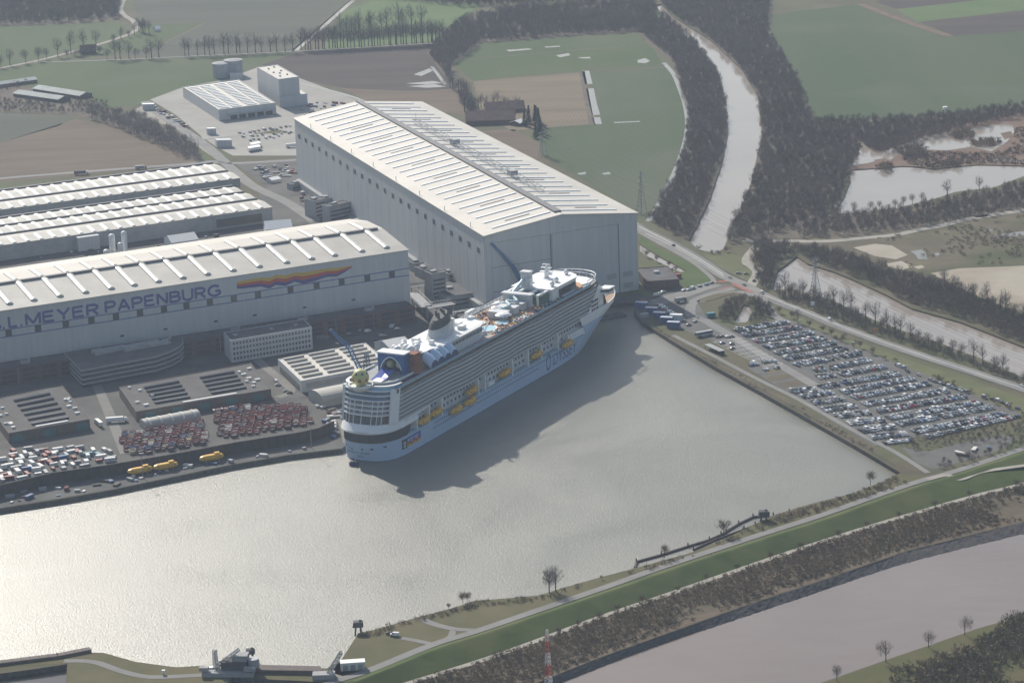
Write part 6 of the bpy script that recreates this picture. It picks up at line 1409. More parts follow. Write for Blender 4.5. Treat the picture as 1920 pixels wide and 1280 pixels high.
plant('b', 1776, 372, 'round-crowned bare tree standing clear over the large pond bank'); plant('b', 1836, 358, 'wide bare tree on the pond bank, right of the round-crowned tree')
row('c', [(1600, 398), (1680, 390), (1730, 378)], 7, 'low bare tree on the near shore of the large pond', 'trees on the near pond shore', 6, .8)
row('cd', [(1250, 478), (1320, 478)], 0, '', '')
plant('c', 1042, 1108, 'tallest many-stemmed bare tree on the south bank of the basin', None, 1.6); plant('c', 1030, 1111, 'slimmer bare tree touching the tallest tree on the basin bank', None, 1.25)
plant('d', 876, 1129, 'small bushy tree on the bank tip, right of a smaller bush', None, 1.2); plant('d', 868, 1131, 'small bushy tree left of its twin on the bank tip', None, 1.1); plant('d', 841, 1141, 'low round bush at the water edge left of the bank tip', None, .7)
plant('d', 1632, 908, 'pale bush at the right corner of the basin', None, 1.4); plant('d', 1357, 1003, 'pale bush growing between the floating booms', None, 1.5); plant('d', 1246, 1043, 'pale bush beside the long floating boom', None, 1.4); plant('d', 1128, 1086, 'tiny bush on the bare bank right of the tallest bank tree', None, .5)
plant('c', 1569, 1276, 'leafless tree on the near river bank, lowest in the picture', None, .85); plant('c', 1661, 1240, 'leafless tree on the near river bank beside the grass slope', None, 1.05); plant('c', 1741, 1213, 'round leafless tree on the near river bank above the scrub', None, 1.1); plant('c', 1809, 1190, 'leafless tree on the near river bank beside the reddish shore', None, 1.1)
row('d', [(1216, 482), (1270, 510)], 4, 'small bare tree beside the narrow water ditch by the hall', 'trees by the hall ditch', 5)
row('cd', [(1466, 588), (1510, 612), (1560, 634), (1640, 664)], 9, 'small bare tree on the verge between road and car park', 'verge trees', 8)
for k, o in TP.items():
    if k not in _used: print('unused tree', k)
# spring-bare bushes along the dike path
row('d', [(1040, 1192), (1200, 1138), (1420, 1060), (1640, 986), (1900, 914)], 16, 'scrubby bush leaning over the pale path under the dike', 'bushes beside the dike path', 14, .9)
# ------------------------------------------------------------------ vehicles
CARCOL = {'white': (.75, .75, .74), 'silver': (.45, .46, .47), 'grey': (.16, .165, .17), 'black': (.02, .021, .023), 'red': (.36, .03, .03), 'blue': (.03, .07, .2), 'pale blue': (.25, .34, .42), 'dark green': (.03, .07, .05)}
m_tyre = mat('tyre_rubber', (.02, .02, .02), .9, .2, var=0)
m_cglass = mat('car_glass', (.03, .035, .04), .1, .7, var=0)
CARM = {k: mat('car_paint_' + k.replace(' ', '_'), v, .28, .6, var=0) for k, v in CARCOL.items()}
def car_mesh(kind, col):
    L_, W, H, sill = {'car': (4.4, 1.8, 1.45, .85), 'estate car': (4.7, 1.85, 1.5, .88), 'van': (5.2, 2.0, 2.1, 1.0)}[kind]
    prof = {'car': [(-2.2, .35), (-2.2, .8), (-2.05, .95), (-1.5, 1.0), (-.9, 1.42), (.35, 1.45), (1.05, .98), (2.0, .82), (2.2, .6), (2.2, .35)],
            'estate car': [(-2.35, .35), (-2.35, .9), (-2.2, 1.1), (-1.9, 1.46), (.3, 1.5), (1.0, 1.0), (2.1, .85), (2.35, .6), (2.35, .35)],
            'van': [(-2.6, .4), (-2.6, 1.9), (-2.45, 2.08), (1.0, 2.1), (1.75, 1.25), (2.5, 1.1), (2.6, .8), (2.6, .4)]}[kind]
    mb = MB(); n = len(prof); rows = [[(x, s * W / 2 * (.86 if z > sill + .15 else 1), z) for x, z in prof] for s in (-1, 1)]
    mb.grid(rows, m=0, close=True); mb.face(rows[0], m=0); mb.face(rows[1][::-1], m=0)
    z0, z1 = sill + .1, H - .12
    for s in (-1, 1):
        y = s * (W / 2 * .93 + .02); xs = (-1.5, .75) if kind != 'van' else (.2, 1.3)
        q = [(xs[0], y, z0), (xs[1], y, z0), (xs[1] - .5, y * .94, z1), (xs[0] + .4, y * .94, z1)]; mb.face(q if s < 0 else q[::-1], m=1)
    fr = [p for p in prof if p[1] > sill and p[0] > 0]
    a, b = (fr[0], fr[1]) if len(fr) > 1 else (fr[0], (fr[0][0] + .6, sill)); mb.face([(a[0] + .1, -W * .4, a[1] + .01), (b[0], -W * .42, b[1] + .05), (b[0], W * .42, b[1] + .05), (a[0] + .1, W * .4, a[1] + .01)], m=1)
    for x in (-L_ * .31, L_ * .31):
        for s in (-1, 1): mb.tube((x, s * (W / 2 - .22), .33), (x, s * (W / 2 + .01), .33), .33, 8, m=2)
    return mb
CARS = {}
def car_proto(kind, col):
    if (kind, col) not in CARS:
        me = car_mesh(kind, col); o = me.build('parked_car' if kind != 'van' else 'parked_van', [CARM[col], m_cglass, m_tyre]); CARS[(kind, col)] = [o, False]
    return CARS[(kind, col)]
vr = random.Random(11)
def pick():
    col = vr.choices(list(CARCOL), [22, 30, 22, 20, 3, 4, 5, 1])[0]; kind = vr.choices(['car', 'estate car', 'van'], [62, 26, 12])[0]
    if kind == 'van' and col not in ('white', 'silver', 'grey', 'blue'): col = 'white'
    return kind, col
def put_car(kind, col, p, rz, label, group, z=None):
    pr = car_proto(kind, col)
    if not pr[1]: o = pr[0]; pr[1] = True
    else: o = pr[0].copy(); COL.objects.link(o)
    o.location = (p.x, p.y, p.z + .02); o.rotation_euler = (0, 0, rz); return tag(o, label, 'van' if kind == 'van' else 'car', group)
LOT = [[((60, 210), (400, 150))], [((115, 240), (480, 185))], [((185, 278), (560, 220))], [((250, 315), (640, 255))], [((320, 355), (720, 285))], [((380, 390), (775, 320))], [((445, 430), (680, 385)), ((700, 380), (885, 350))],
       [((562, 462), (640, 452)), ((660, 450), (708, 442)), ((715, 438), (925, 395))], [((585, 508), (705, 492)), ((735, 492), (1025, 437))], [((425, 602), (575, 578)), ((605, 573), (720, 550)), ((750, 545), (1115, 482))], [((485, 632), (690, 603)), ((745, 602), (1205, 514))],
       [((555, 670), (770, 646)), ((815, 638), (1310, 548))], [((625, 718), (840, 688)), ((885, 683), (1430, 592))], [((700, 757), (930, 732)), ((965, 727), (1540, 628))], [((785, 803), (1015, 777)), ((1040, 770), (1640, 668))],
       [((865, 855), (1080, 820)), ((1105, 810), (1715, 698))], [((925, 892), (1170, 868)), ((1205, 858), (1800, 744))], [((1005, 925), (1190, 903)), ((1275, 888), (1880, 748))]]
ORD = ['first', 'second', 'third', 'fourth', 'fifth', 'sixth', 'seventh']
all_cars = []
for ri, segs in enumerate(LOT):
    for si, (a, b) in enumerate(segs):
        A, B = (G(1360 + x / 3.4286, 560 + y / 3.4286, .35) for x, y in (a, b)); d = (B - A).normalized(); nrm = Vector((-d.y, d.x, 0)); L_ = (B - A).length; n = max(2, int(L_ / 2.5))
        last = ri == len(LOT) - 1
        for line in ((0,) if last else (0, 1)):
            seq = [pick() if vr.random() > (.03 if ri > 8 else .06) else None for _ in range(n)]
            for k, c_ in enumerate(seq):
                if c_ is None: continue
                p = A + d * (k + .5) * L_ / n + nrm * ((-2.55 if line == 0 else 2.55) + vr.uniform(-.2, .2)) + d * vr.uniform(-.1, .1)
                nb = [seq[j] for j in (k - 1, k + 1) if 0 <= j < n]
                all_cars.append((p.y, p, math.atan2(nrm.y, nrm.x) + vr.choice((0, PI)) + vr.uniform(-.03, .03), c_, nb, ri, si, len(segs), line))
all_cars.sort(key=lambda t: t[0])
NEAR = 225
rest = {}
BLK = {0: 'basin-side', 1: 'road-side'}
for i, (yy, p, rz, (kind, col), nb, ri, si, ns, line) in enumerate(all_cars):
    if i < NEAR:
        fromend = len(LOT) - 1 - ri
        def desc(q): return 'gap' if q is None else ('%s %s' % (q[1].split()[-1], 'van' if q[0] == 'van' else 'car'))
        nbs = [desc(q) for q in nb]; kk = kind
        art = lambda s: ('an ' if s[0] in 'aeiou' else 'a ') + s
        rel = 'between %s and %s' % (nbs[0], nbs[1]) if len(nbs) == 2 else 'ending beside %s' % nbs[0]
        lab = '%s %s %s, %s row from scrub %s' % (col.split()[-1], ('van' if kk == 'van' else kk.replace(' car', '')).replace('estate', 'estate'), rel, ORD[min(fromend, 6)], BLK[0 if si < ns - 1 else 1])
        put_car(kind, col, p, rz, lab, 'cars in the big car park')
    else: rest.setdefault((kind, col), []).append((p, rz))
Vs, Fs, Ms, off = [], [], [], 0; mats_ = [CARM[c] for c in CARCOL] + [m_cglass, m_tyre]; ci = {c: k for k, c in enumerate(CARCOL)}
for (kind, col), lst in rest.items():
    mb = car_mesh(kind, col); V = np.array(mb.v); T, TM = [], []
    for f, m in zip(mb.f, mb.m):
        mm = ci[col] if m == 0 else len(CARCOL) + m - 1
        for j in range(1, len(f) - 1): T.append((f[0], f[j], f[j + 1])); TM.append(mm)
    T, TM = np.array(T), np.array(TM)
    for p, rz in lst:
        ca, sa = math.cos(rz), math.sin(rz); W = np.stack([V[:, 0] * ca - V[:, 1] * sa + p.x, V[:, 0] * sa + V[:, 1] * ca + p.y, V[:, 2] + p.z + .02], 1); Vs.append(W); Fs.append(T + off); Ms.append(TM); off += len(V)
tag(numpy_mesh('parked_cars', np.concatenate(Vs), np.concatenate(Fs), mats_, np.concatenate(Ms)), kind='stuff')
print('CARS', len(all_cars))
def heading(x0, y0, x1, y1): a, b = G(x0, y0), G(x1, y1); return math.atan2(b.y - a.y, b.x - a.x)
RZR = heading(1357, 517, 1429, 552)
for x, y, kind, col, lab, rz in ((1369, 521, 'car', 'silver', 'silver car driving past the red cycle crossing by the junction', RZR), (1396, 535, 'car', 'grey', 'grey car driving on the main road beside the grass island', RZR), (1429, 550, 'van', 'white', 'white van driving on the main road beyond the junction', RZR), (1556, 601, 'van', 'white', 'white van driving on the main road beside the car park', RZR), (1916, 724, 'car', 'white', 'white car driving on the main road at the right edge', RZR), (1263, 461, 'car', 'black', 'dark car driving on the main road behind the ditch', RZR),
        (1303, 603, 'car', 'silver', 'silver car standing alone on the tarmac beside the containers', .9), (1291, 610, 'car', 'black', 'black car standing alone on the tarmac left of the coach', .3),
        (1347, 632, 'car', 'black', 'black car beside a grey one behind the coach', .1), (1354, 631, 'car', 'grey', 'grey car beside a black one behind the coach', .1), (1365, 632, 'car', 'white', 'white car beside a black car right of the coach', .1), (1372, 632, 'car', 'black', 'black car beside a white one right of the coach', .1),
        (1354, 644, 'car', 'blue', 'blue car alone in the empty marked bays, left one', .4), (1372, 645, 'car', 'grey', 'grey car alone in the empty marked bays, right one', .4), (1373, 654, 'car', 'black', 'black car alone in the empty marked bays, nearest one', .4),
        (1385, 513, 'estate car', 'grey', 'grey estate car on the grass beside the gravel track, left one', .1), (1399, 514, 'car', 'black', 'black car on the grass beside the gravel track, right one', .1), (1420, 514, 'van', 'white', 'white van parked in the gravel track mouth', 1.2), (1418, 520, 'car', 'silver', 'silver car parked behind the white van on the gravel track', 1.2), (1414, 527, 'car', 'black', 'black car parked at the gravel track mouth by the road', 1.2),
        (730, 1188, 'car', 'black', 'black car parked on the grassy bank beside a white van', 2.7), (740, 1191, 'van', 'white', 'white van parked on the grassy bank by the dike', 2.9),
        (478, 731, 'van', 'white', 'white van left of a silver one by the pale workshop', 2.2), (521, 722, 'car', 'silver', 'silver car in front of the workshop door', .3), (517, 716, 'van', 'white', 'white van on the lane in front of the workshop', 2.0), (536, 734, 'car', 'grey', 'grey car beside a silver one on the workshop lane', .3), (543, 737, 'car', 'black', 'black car nearest the red crates on the workshop lane', .3),
        (690, 622, 'van', 'white', 'white van in the dark yard left of the ship funnel', .4), (720, 630, 'car', 'silver', 'silver car in the dark yard behind the white canopy tent', .2), (745, 617, 'car', 'white', 'white car in the dark yard nearest the ship funnel', .3), (655, 627, 'car', 'pale blue', 'pale blue car in the dark yard under the blue crane', .3), (735, 600, 'car', 'grey', 'grey car in the dark yard below the rainbow pennant', .3)):
    put_car(kind, col, G(x, y, .3), rz, lab, None)
for k, (x, y, col, kind) in enumerate(((1282, 545, 'white', 'car'), (1291, 544, 'silver', 'car'), (1299, 541, 'white', 'van'), (1312, 537, 'silver', 'estate car'), (1325, 534, 'pale blue', 'estate car'), (1334, 531, 'grey', 'car'))):
    put_car(kind, col, G(x, y, .3), heading(1282, 545, 1334, 531), '%s %s in the kerbside line along the side road below the verge' % (col, kind), 'kerbside cars below the verge')
for k, (x, y, col, kind) in enumerate(((1231, 554, 'white', 'van'), (1237, 551, 'silver', 'car'), (1243, 548, 'white', 'car'), (1228, 557, 'black', 'car'), (1232, 517, 'white', 'car'), (1236, 522, 'silver', 'car'), (1254, 524, 'white', 'van'), (1222, 512, 'white', 'van'))):
    put_car(kind, col, G(x, y, .3), .35, '%s %s parked behind the right hall corner, %s' % (col, kind, 'on the side road' if y > 530 else 'on gravel by red containers'), 'cars behind the hall corner')
# cars strung along the right edge of the car park
edge = [(1105, 430), (1120, 436), (1135, 442), (1150, 448), (1172, 470), (1245, 492), (1320, 525), (1345, 535), (1365, 540), (1385, 548), (1408, 556), (1440, 568), (1462, 575), (1490, 585), (1510, 592), (1550, 604), (1665, 636), (1715, 648), (1755, 660), (1775, 668), (1795, 676), (1815, 684), (1880, 708)]
for k, (x, y) in enumerate(edge):
    kind, col = pick(); put_car(kind, col, G(1360 + x / 3.4286, 560 + y / 3.4286, .3), heading(1682, 685, 1820, 740), '%s %s in the line parked along the road edge of the car park' % (col, kind), 'line along the road edge of the car park')
for k, (x, y) in enumerate(((160, 430), (175, 427), (190, 424), (205, 422), (245, 412), (262, 409), (280, 406), (298, 403), (315, 408), (165, 418), (180, 415), (240, 400), (250, 458), (268, 455), (320, 448), (338, 445))):
    kind, col = pick(); put_car(kind, col, G(1360 + x / 3.4286, 560 + y / 3.4286, .3), heading(1400, 686, 1455, 678) + PI / 2, '%s %s in the short rows beside the planted beds' % (col, kind), 'cars beside the planted beds')
# cars of the logistics yard
for r_, (a, b, n) in enumerate((((442, 252), (556, 236), 17), ((450, 258), (556, 247), 15), ((464, 265), (540, 254), 8))):
    A, B = G(*a, .3), G(*b, .3)
    for k in range(n):
        if vr.random() < .12: continue
        kind, col = pick(); p = A.lerp(B, (k + .5) / n) + Vector((vr.uniform(-2, 2), vr.uniform(-4, 4), 0)); d = (B - A); put_car(kind, col, p, math.atan2(d.y, d.x) + PI / 2, '%s %s in the %s row on the pale concrete by the big hall' % (col, kind, ('farthest', 'middle', 'nearest')[r_]), 'cars on the pale concrete')
m_trail = mat('trailer_white', (.74, .74, .73), .45, .4, var=.05, scale=.4)
# ---- lorries
def lorry(label, p, rz, body=(10.5, 2.5, 2.7), cab='white', box=m_trail, group=None, name='lorry'):
    t = thing(name, label, 'lorry', p, rz, group); L_, W, H = body
    mb = MB(); mb.box((-1, 0, 1.1 + H / 2), (L_, W, H)); mb.build('cargo_box', box, t)
    mb = MB(); mb.box((L_ / 2 + .6, 0, 1.5), (2, 2.3, 2.2)); mb.box((L_ / 2 + .4, 0, 2.9), (1.4, 2.1, .8), taper=.9); c_ = mb.build('cab', CARM[cab], t)
    mb = MB(); mb.box((L_ / 2 + 1.62, 0, 2.0), (.06, 2.1, .9)); mb.build('windscreen', m_cglass, c_)
    mb = MB(); mb.box((-.5, 0, .85), (L_ + 2, 1, .35)); mb.build('chassis', m_dgrey, t)
    for x in (-L_ / 2 + .6, -L_ / 2 + 1.9, L_ / 2 + .5):
        for s in (-1, 1): mb = MB(); mb.tube((x, s * .8, .5), (x, s * 1.2, .5), .5, 10); mb.build('wheel', m_tyre, t)
    return t
rz = heading(470, 283, 462, 270)
lo = None
for k in range(9):
    p = G(468 + 4.4 * k, 283 - .8 * k, .2) if k < 5 else G(472 + 4.6 * (k - 5), 276 - .8 * (k - 5), .2)
    lab = 'white box lorry in the double row of lorries on pale concrete'
    if lo is None: lo = lorry(lab, p, rz, group='white lorries on pale concrete')
    else: copy_thing(lo, p, rz)
def clone_lorry(src, p, rz, lab): r = copy_thing(src, p, rz, lab); del r['group']; return r
clone_lorry(lo, G(548, 276, .2), .2, 'white box lorry alone beside the left wall of the big hall'); clone_lorry(lo, G(185, 797, .2), 2.0, 'white lorry at the cobbled lane end, left of its longer neighbour'); clone_lorry(lo, G(352, 822, .3), .2, 'white lorry among the red crates') if False else None
lorry('long dark lorry with white cab on the lane beyond the brown field', G(152, 327, .3), .1, (11, 2.5, 2.4), 'white', m_dgrey)
lorry('grey lorry on the lane behind the far factory shed', G(264, 317, .3), .1, (8, 2.5, 2.4), 'grey', m_steel)
lorry('dark lorry turning on the tarmac beside the containers', G(1276, 566, .3), .4, (7, 2.5, 2.6), 'grey', m_grey)
lorry('white lorry standing at the end of the cobbled lane, right one', G(218, 791, .3), .15, (12, 2.5, 2.6), 'white', m_trail)
t = thing('coach', 'long dark-windowed coach parked alone on the tarmac by the basin', 'coach', G(1320, 629, .35), heading(1303, 633, 1337, 627))
mb = MB(); mb.box((0, 0, 1.9), (14, 2.6, 2.9)); mb.box((0, 0, 3.4), (13.4, 2.4, .2)); mb.build('body', CARM['silver'], t)
mb = MB(); mb.box((0, 0, 2.2), (13.5, 2.66, 1.2)); mb.box((0, 0, 2.1), (14.08, 2.3, 1.3)); mb.build('window', m_cglass, t)
for x in (-4.6, -3.3, 4.6):
    for s in (-1, 1): mb = MB(); mb.tube((x, s * .9, .5), (x, s * 1.32, .5), .5, 10); mb.build('wheel', m_tyre, t)
# ---- containers and stores
def container_mesh(L_, W, H, ribs=True):
    mb = MB(); mb.box((0, 0, H / 2), (L_, W, H), m=0)
    n = int(L_ / .6)
    for k in range(n):
        x = -L_ / 2 + (k + .5) * L_ / n
        for s in (-1, 1): mb.box((x, s * (W / 2 + .03), H / 2), (.25, .06, H - .3), m=0)
    for x in (-L_ / 2, L_ / 2):
        for s in (-1, 1): mb.box((x, s * W / 2, H / 2), (.16, .16, H + .06), m=1)
    return mb
def container(label, p, rz, col, dims=(6.1, 2.44, 2.6), group=None, roof=None):
    t = thing('shipping_container', label, 'container', p, rz, group); mm = mat('container_' + col, {'blue': (.04, .12, .30), 'red': (.24, .05, .045), 'white': (.66, .66, .64), 'grey': (.3, .31, .32), 'orange': (.5, .2, .05), 'green': (.06, .18, .12), 'yellow': (.6, .45, .06), 'teal': (.07, .22, .28)}[col], .55, .3, var=.15, scale=.5)
    container_mesh(*dims).build('box', [mm, m_steel], t)
    mb = MB(); mb.box((0, 0, dims[2] + .05), (dims[0] - .1, dims[1] - .1, .08)); mb.build('roof_panel', roof or mm, t)
    mb = MB(); 
    for s in (-.55, .55): mb.box((dims[0] / 2 + .06, s, dims[2] / 2), (.08, 1.0, dims[2] - .3))
    mb.build('door', mm, t); return t
m_pale = mat('pale_roof_panel', (.42, .48, .56), .4, .5, var=.1)
rz = heading(1210, 588, 1275, 625)
CL = [(1203, 577, 'blue', 'blue office container at the head of the basin-edge row', 1), (1222, 587, 'blue', 'long blue container with pale roof, third from the hall', 1), (1237, 596, 'blue', 'long blue container with pale roof between two of its kind', 1), (1250, 605, 'blue', 'long blue container with pale roof, second from the white-roofed cabin', 1), (1263, 614, 'blue', 'blue container nearest the grass bank at the row end', 1), (1268, 600, 'white', 'white-roofed cabin beside the blue container row', 1), (1204, 571, 'red', 'red-roofed container against the hall quay', 0), (1333, 594, 'teal', 'small teal container on the tarmac beside the wooded pond', 0), (1258, 518, 'red', 'red container on the grass behind the hall, left of its twin', 0), (1269, 521, 'red', 'red container on the grass behind the hall, right of its twin', 0), (1253, 510, 'grey', 'grey-roofed container behind the two red ones', 0), (1222, 509, 'white', 'pale cabin behind the right corner of the hall', 0), (1208, 595, 'grey', 'grey container at the water edge below the blue row', 0)]
for x, y, col, lab, big in CL:
    container(lab, G(x, y, .2), rz + .9 if big else .3, col, (9.5, 4.4, 4.6) if big else (6.5, 3.2, 3.2), roof=m_pale if big and col == 'blue' else (m_white if col == 'white' else None))
for k in range(9):
    x, y = 1236 + k * 5.2, 572 + k * 3.6; kind, col = ('van', 'white') if k % 3 else ('car', 'red'); put_car(kind, col, G(x, y, .25), rz + 1.2, '%s %s in the line between the blue containers and the fence' % (col, kind), 'vehicles behind the blue containers')
t = thing('gate_barrier', 'pale striped barrier across the tarmac entrance by the containers', 'barrier', G(1317, 594)); mb = MB(); a, b = G(1308, 594, 1.2) - t.location, G(1328, 593, 1.2) - t.location; mb.tube(a, b, .25, 6); mb.build('bar', m_white, t); mb = MB(); mb.box((a.x, a.y, .8), (1, 1, 1.6)); mb.build('post', m_steel, t)
t = thing('bus_shelter', 'long grey flat shelter in the reeds beside the basin-edge path', 'shelter', G(1340, 659), heading(1330, 655, 1350, 664)); mb = MB(); mb.box((0, 0, 3), (22, 5, .5)); mb.build('roof', m_grey, t); mb = MB(); mb.box((0, 2, 1.4), (21, .3, 2.8)); [mb.tube((x, -2, 0), (x, -2, 2.8), .2, 6) for x in (-10, -3, 4, 10)]; mb.build('back_panel', m_dgrey, t)
# red crates: open steel stillages full of parts
m_crate = {'red': mat('crate_red', (.22, .035, .04), .7, .3, var=.3, scale=.35), 'rust': mat('crate_rust', (.14, .045, .045), .8, .2, var=.3, scale=.35), 'white': mat('crate_white', (.62, .61, .58), .7, .3, var=.15, scale=.4), 'grey': mat('crate_grey', (.24, .25, .26), .7, .3, var=.2, scale=.4), 'blue': mat('crate_blue', (.06, .12, .24), .6, .3, var=.2, scale=.4), 'cream': mat('crate_cream', (.55, .47, .33), .7, .3, var=.15, scale=.4)}
def crate(col, L_=3.2, W=2.2, H=2.2):
    mb = MB()
    mb.box((0, 0, .35), (L_, W, .3), m=0)
    for x in (-L_ / 2 + .08, L_ / 2 - .08):
        for y in (-W / 2 + .08, W / 2 - .08): mb.box((x, y, H / 2), (.2, .2, H), m=0)
    for z in (H * .55, H - .1):
        for y in (-W / 2 + .08, W / 2 - .08): mb.box((0, y, z), (L_, .16, .35), m=0)
        for x in (-L_ / 2 + .08, L_ / 2 - .08): mb.box((x, 0, z), (.16, W, .35), m=0)
    mb.box((0, 0, H * .42), (L_ * .8, W * .75, H * .55), m=1)
    return mb.build('steel_crate', [m_crate[col], m_crate['grey' if col in ('red', 'rust') else col]])
CR = {c: [crate(c), False] for c in m_crate}
def put_crate(c, p, rz, label, group, s=1.):
    pr = CR[c]
    if not pr[1]: o = pr[0]; pr[1] = True
    else: o = pr[0].copy(); COL.objects.link(o)
    o.location = p; o.rotation_euler = (0, 0, rz); o.scale = (s, s, s * vr.uniform(.8, 1.25)); return tag(o, label, 'crate', group)
rz = heading(225, 815, 380, 790)
def store(poly, spacing, cols, wts, where, group, limit):
    pts = scatter([poly], spacing, jitter=.22); vr.shuffle(list(pts)); print('STORE', len(pts))
    for p in pts[:limit]:
        c = vr.choices(cols, wts)[0]; put_crate(c, (p[0], p[1], .15), rz + vr.uniform(-.05, .05), '%s steel crate %s' % (c, where), group, vr.uniform(.9, 1.45))
store([(222, 815), (270, 809), (378, 792), (398, 832), (330, 845), (240, 856)], 5.0, ['red', 'rust', 'white', 'grey', 'blue', 'cream'], [40, 42, 6, 8, 2, 5], 'in the store left of the gap, below the ribbed hut', 'crates left of the gap', 140)
store([(398, 770), (480, 755), (548, 745), (572, 772), (588, 795), (500, 812), (412, 825)], 5.0, ['red', 'rust', 'white', 'grey', 'blue'], [42, 44, 5, 8, 1], 'in the store right of the gap, behind the flood wall', 'crates right of the gap', 155)
CC = ['white', 'white', 'grey', 'blue', 'red', 'cream' if False else 'grey', 'yellow', 'teal']
pts = scatter([[(10, 838), (120, 826), (185, 822), (214, 848), (222, 862), (120, 884), (30, 902), (-10, 906)]], 7.5, jitter=.6); protoC = {}
for p in pts[:70]:
    c = vr.choices(['white', 'grey', 'blue', 'red', 'yellow', 'teal'], [52, 24, 4, 18, 1, 3])[0]; a = rz + vr.choice((0, PI / 2)) + vr.uniform(-.15, .15); lab = '%s site container in the mixed stores at far left' % c
    if c not in protoC: protoC[c] = container(lab, (p[0], p[1], .15), a, c, (6.1, 2.5, 2.4), 'site containers in the far-left stores')
    else: copy_thing(protoC[c], (p[0], p[1], .15), a, lab, None, (vr.uniform(.6, 1.3), vr.uniform(.8, 1.2), vr.uniform(.6, 1.1)))
t = thing('marquee_box', 'long white pallet shelter right of the ribbed hut among red crates', 'shelter', G(420, 770, .15), rz); mb = MB(); mb.box((0, 0, 2), (16, 3, .4)); mb.build('roof', m_tent, t); mb = MB(); [mb.box((x, 0, .9), (.3, 2.6, 1.8)) for x in (-7.5, -2.5, 2.5, 7.5)]; mb.build('frame', m_steel, t)
# yard clutter: pallets, sections and skips lying about the shipyard
m_junk = [m_crate['grey'], m_crate['rust'], m_crate['white'], m_crate['blue'], m_steel, m_bronze]
def skip_bin():
    mb = MB(); mb.box((0, 0, .7), (3.6, 1.9, 1.3), taper=1.12); mb.box((0, 0, 1.38), (3.5, 1.8, .12)); return mb
JK = [None] * 6
def junk(polys, spacing, where, group, limit, keep=.6):
    pts = scatter(polys, spacing); n = 0
    for p in pts:
        if vr.random() > keep or n >= limit: continue
        n += 1; k = vr.randrange(6)
        if JK[k] is None: JK[k] = skip_bin().build('waste_skip', m_junk[k]); o = JK[k]
        else: o = JK[k].copy(); COL.objects.link(o)
        o.location = (p[0], p[1], .14); o.rotation_euler = (0, 0, vr.uniform(0, 3)); s = vr.uniform(.6, 1.5); o.scale = (s * vr.uniform(.7, 1.6), s, s * vr.uniform(.5, 1.3)); tag(o, '%s skip %s' % (('grey', 'rusty', 'white', 'blue', 'steel', 'brown')[k], where), 'skip', group)
junk([[(470, 312), (552, 310), (552, 332), (500, 340)]], 7, 'in the sorted scrap heaps beside the big hall', 'scrap heaps by the big hall', 46, .8)
junk([[(290, 196), (325, 222), (365, 240), (360, 246), (300, 216), (284, 200)]], 5.5, 'in the red steel stock along the pale yard edge', 'stock along the yard edge', 30, .8)
junk([[(560, 205), (600, 190), (660, 190), (610, 205), (556, 226)]], 9, 'on the gravel behind the tall white tower', 'skips behind the tower', 26, .6)
junk([[(560, 345), (590, 372), (600, 405), (560, 380)], [(780, 560), (830, 592), (870, 592), (800, 555)]], 8, 'between the two dock halls', 'skips between the halls', 22, .5)
junk([[(600, 790), (625, 778), (640, 820), (632, 838), (615, 806)], [(590, 760), (650, 770), (640, 800), (610, 790)]], 5.5, 'on the quay beside the ship stern', 'skips beside the stern', 26, .6)
junk([[(0, 925), (200, 900), (430, 862), (600, 838), (540, 850), (430, 868), (210, 913), (0, 948)]], 8, 'on the narrow quay below the flood wall', 'skips on the quay', 60, .6)
junk([[(70, 462), (200, 470), (300, 462), (480, 425), (500, 432), (300, 472), (60, 496)]], 9, 'in the alley between shed and named hall', 'skips in the alley', 26, .45)
junk([[(1745, 858), (1800, 850), (1860, 832), (1870, 838), (1800, 860)], [(1720, 848), (1780, 838), (1790, 846)]], 6, 'in the scrubby clearing behind the car park', 'skips in the clearing', 24, .55)
junk([[(600, 600), (760, 582), (770, 610), (720, 640), (600, 660)]], 12, 'in the dark yard under the rainbow pennant', 'skips in the dark yard', 20, .4)
# yellow tenders on cradles along the quay
for k, (x, y, lab) in enumerate(((263, 889, 'yellow lifeboat on the quay, left end of the three'), (311, 881, 'yellow lifeboat on the quay between the other two'), (397, 865, 'yellow lifeboat alone on the quay below the red crates'))):
    rq = heading(x - 20, y + 3.5, x + 20, y - 3.5); t = thing('lifeboat', lab, 'lifeboat', G(x, y, .1), rq, 'lifeboats on the quay')
    o = lbm[0].copy(); o.name = 'hull'; COL.objects.link(o); o.parent = t; o.location = (0, 0, 2.8); o.data = o.data
    for q in lbm[1:]: c_ = q.copy(); COL.objects.link(c_); c_.parent = o
    mb = MB(); [mb.box((e, 0, .6), (.6, 3.6, 1.2)) for e in (-4, 4)]; mb.build('cradle', m_steel, t); t.scale = (1.12, 1.05, 1.0)
# workboat in the basin
t = thing('workboat', 'small white workboat moored below the quay', 'boat', G(210, 918, -3), heading(196, 920, 226, 915)); mb = MB(); mb.prism([(-5, -1.6), (3, -1.6), (5.4, 0), (3, 1.6), (-5, 1.6)], 0, 1.1); mb.build('hull', m_white, t); mb = MB(); mb.box((-1.5, 0, 1.9), (3, 2.2, 1.7)); mb.build('wheelhouse', m_swg, t)
t = thing('barge', 'dark work barge floating by the hall sill under the ship bow', 'barge', G(1142, 596, -3), .5); mb = MB(); mb.box((0, 0, .6), (26, 9, 2)); mb.build('hull', m_dgrey, t); mb = MB(); mb.box((-4, 1, 2.3), (5, 4, 1.6)); mb.tube((6, 0, 1.5), (9, 2, 6), .35, 6); mb.build('deck_gear', m_dgrey, t)
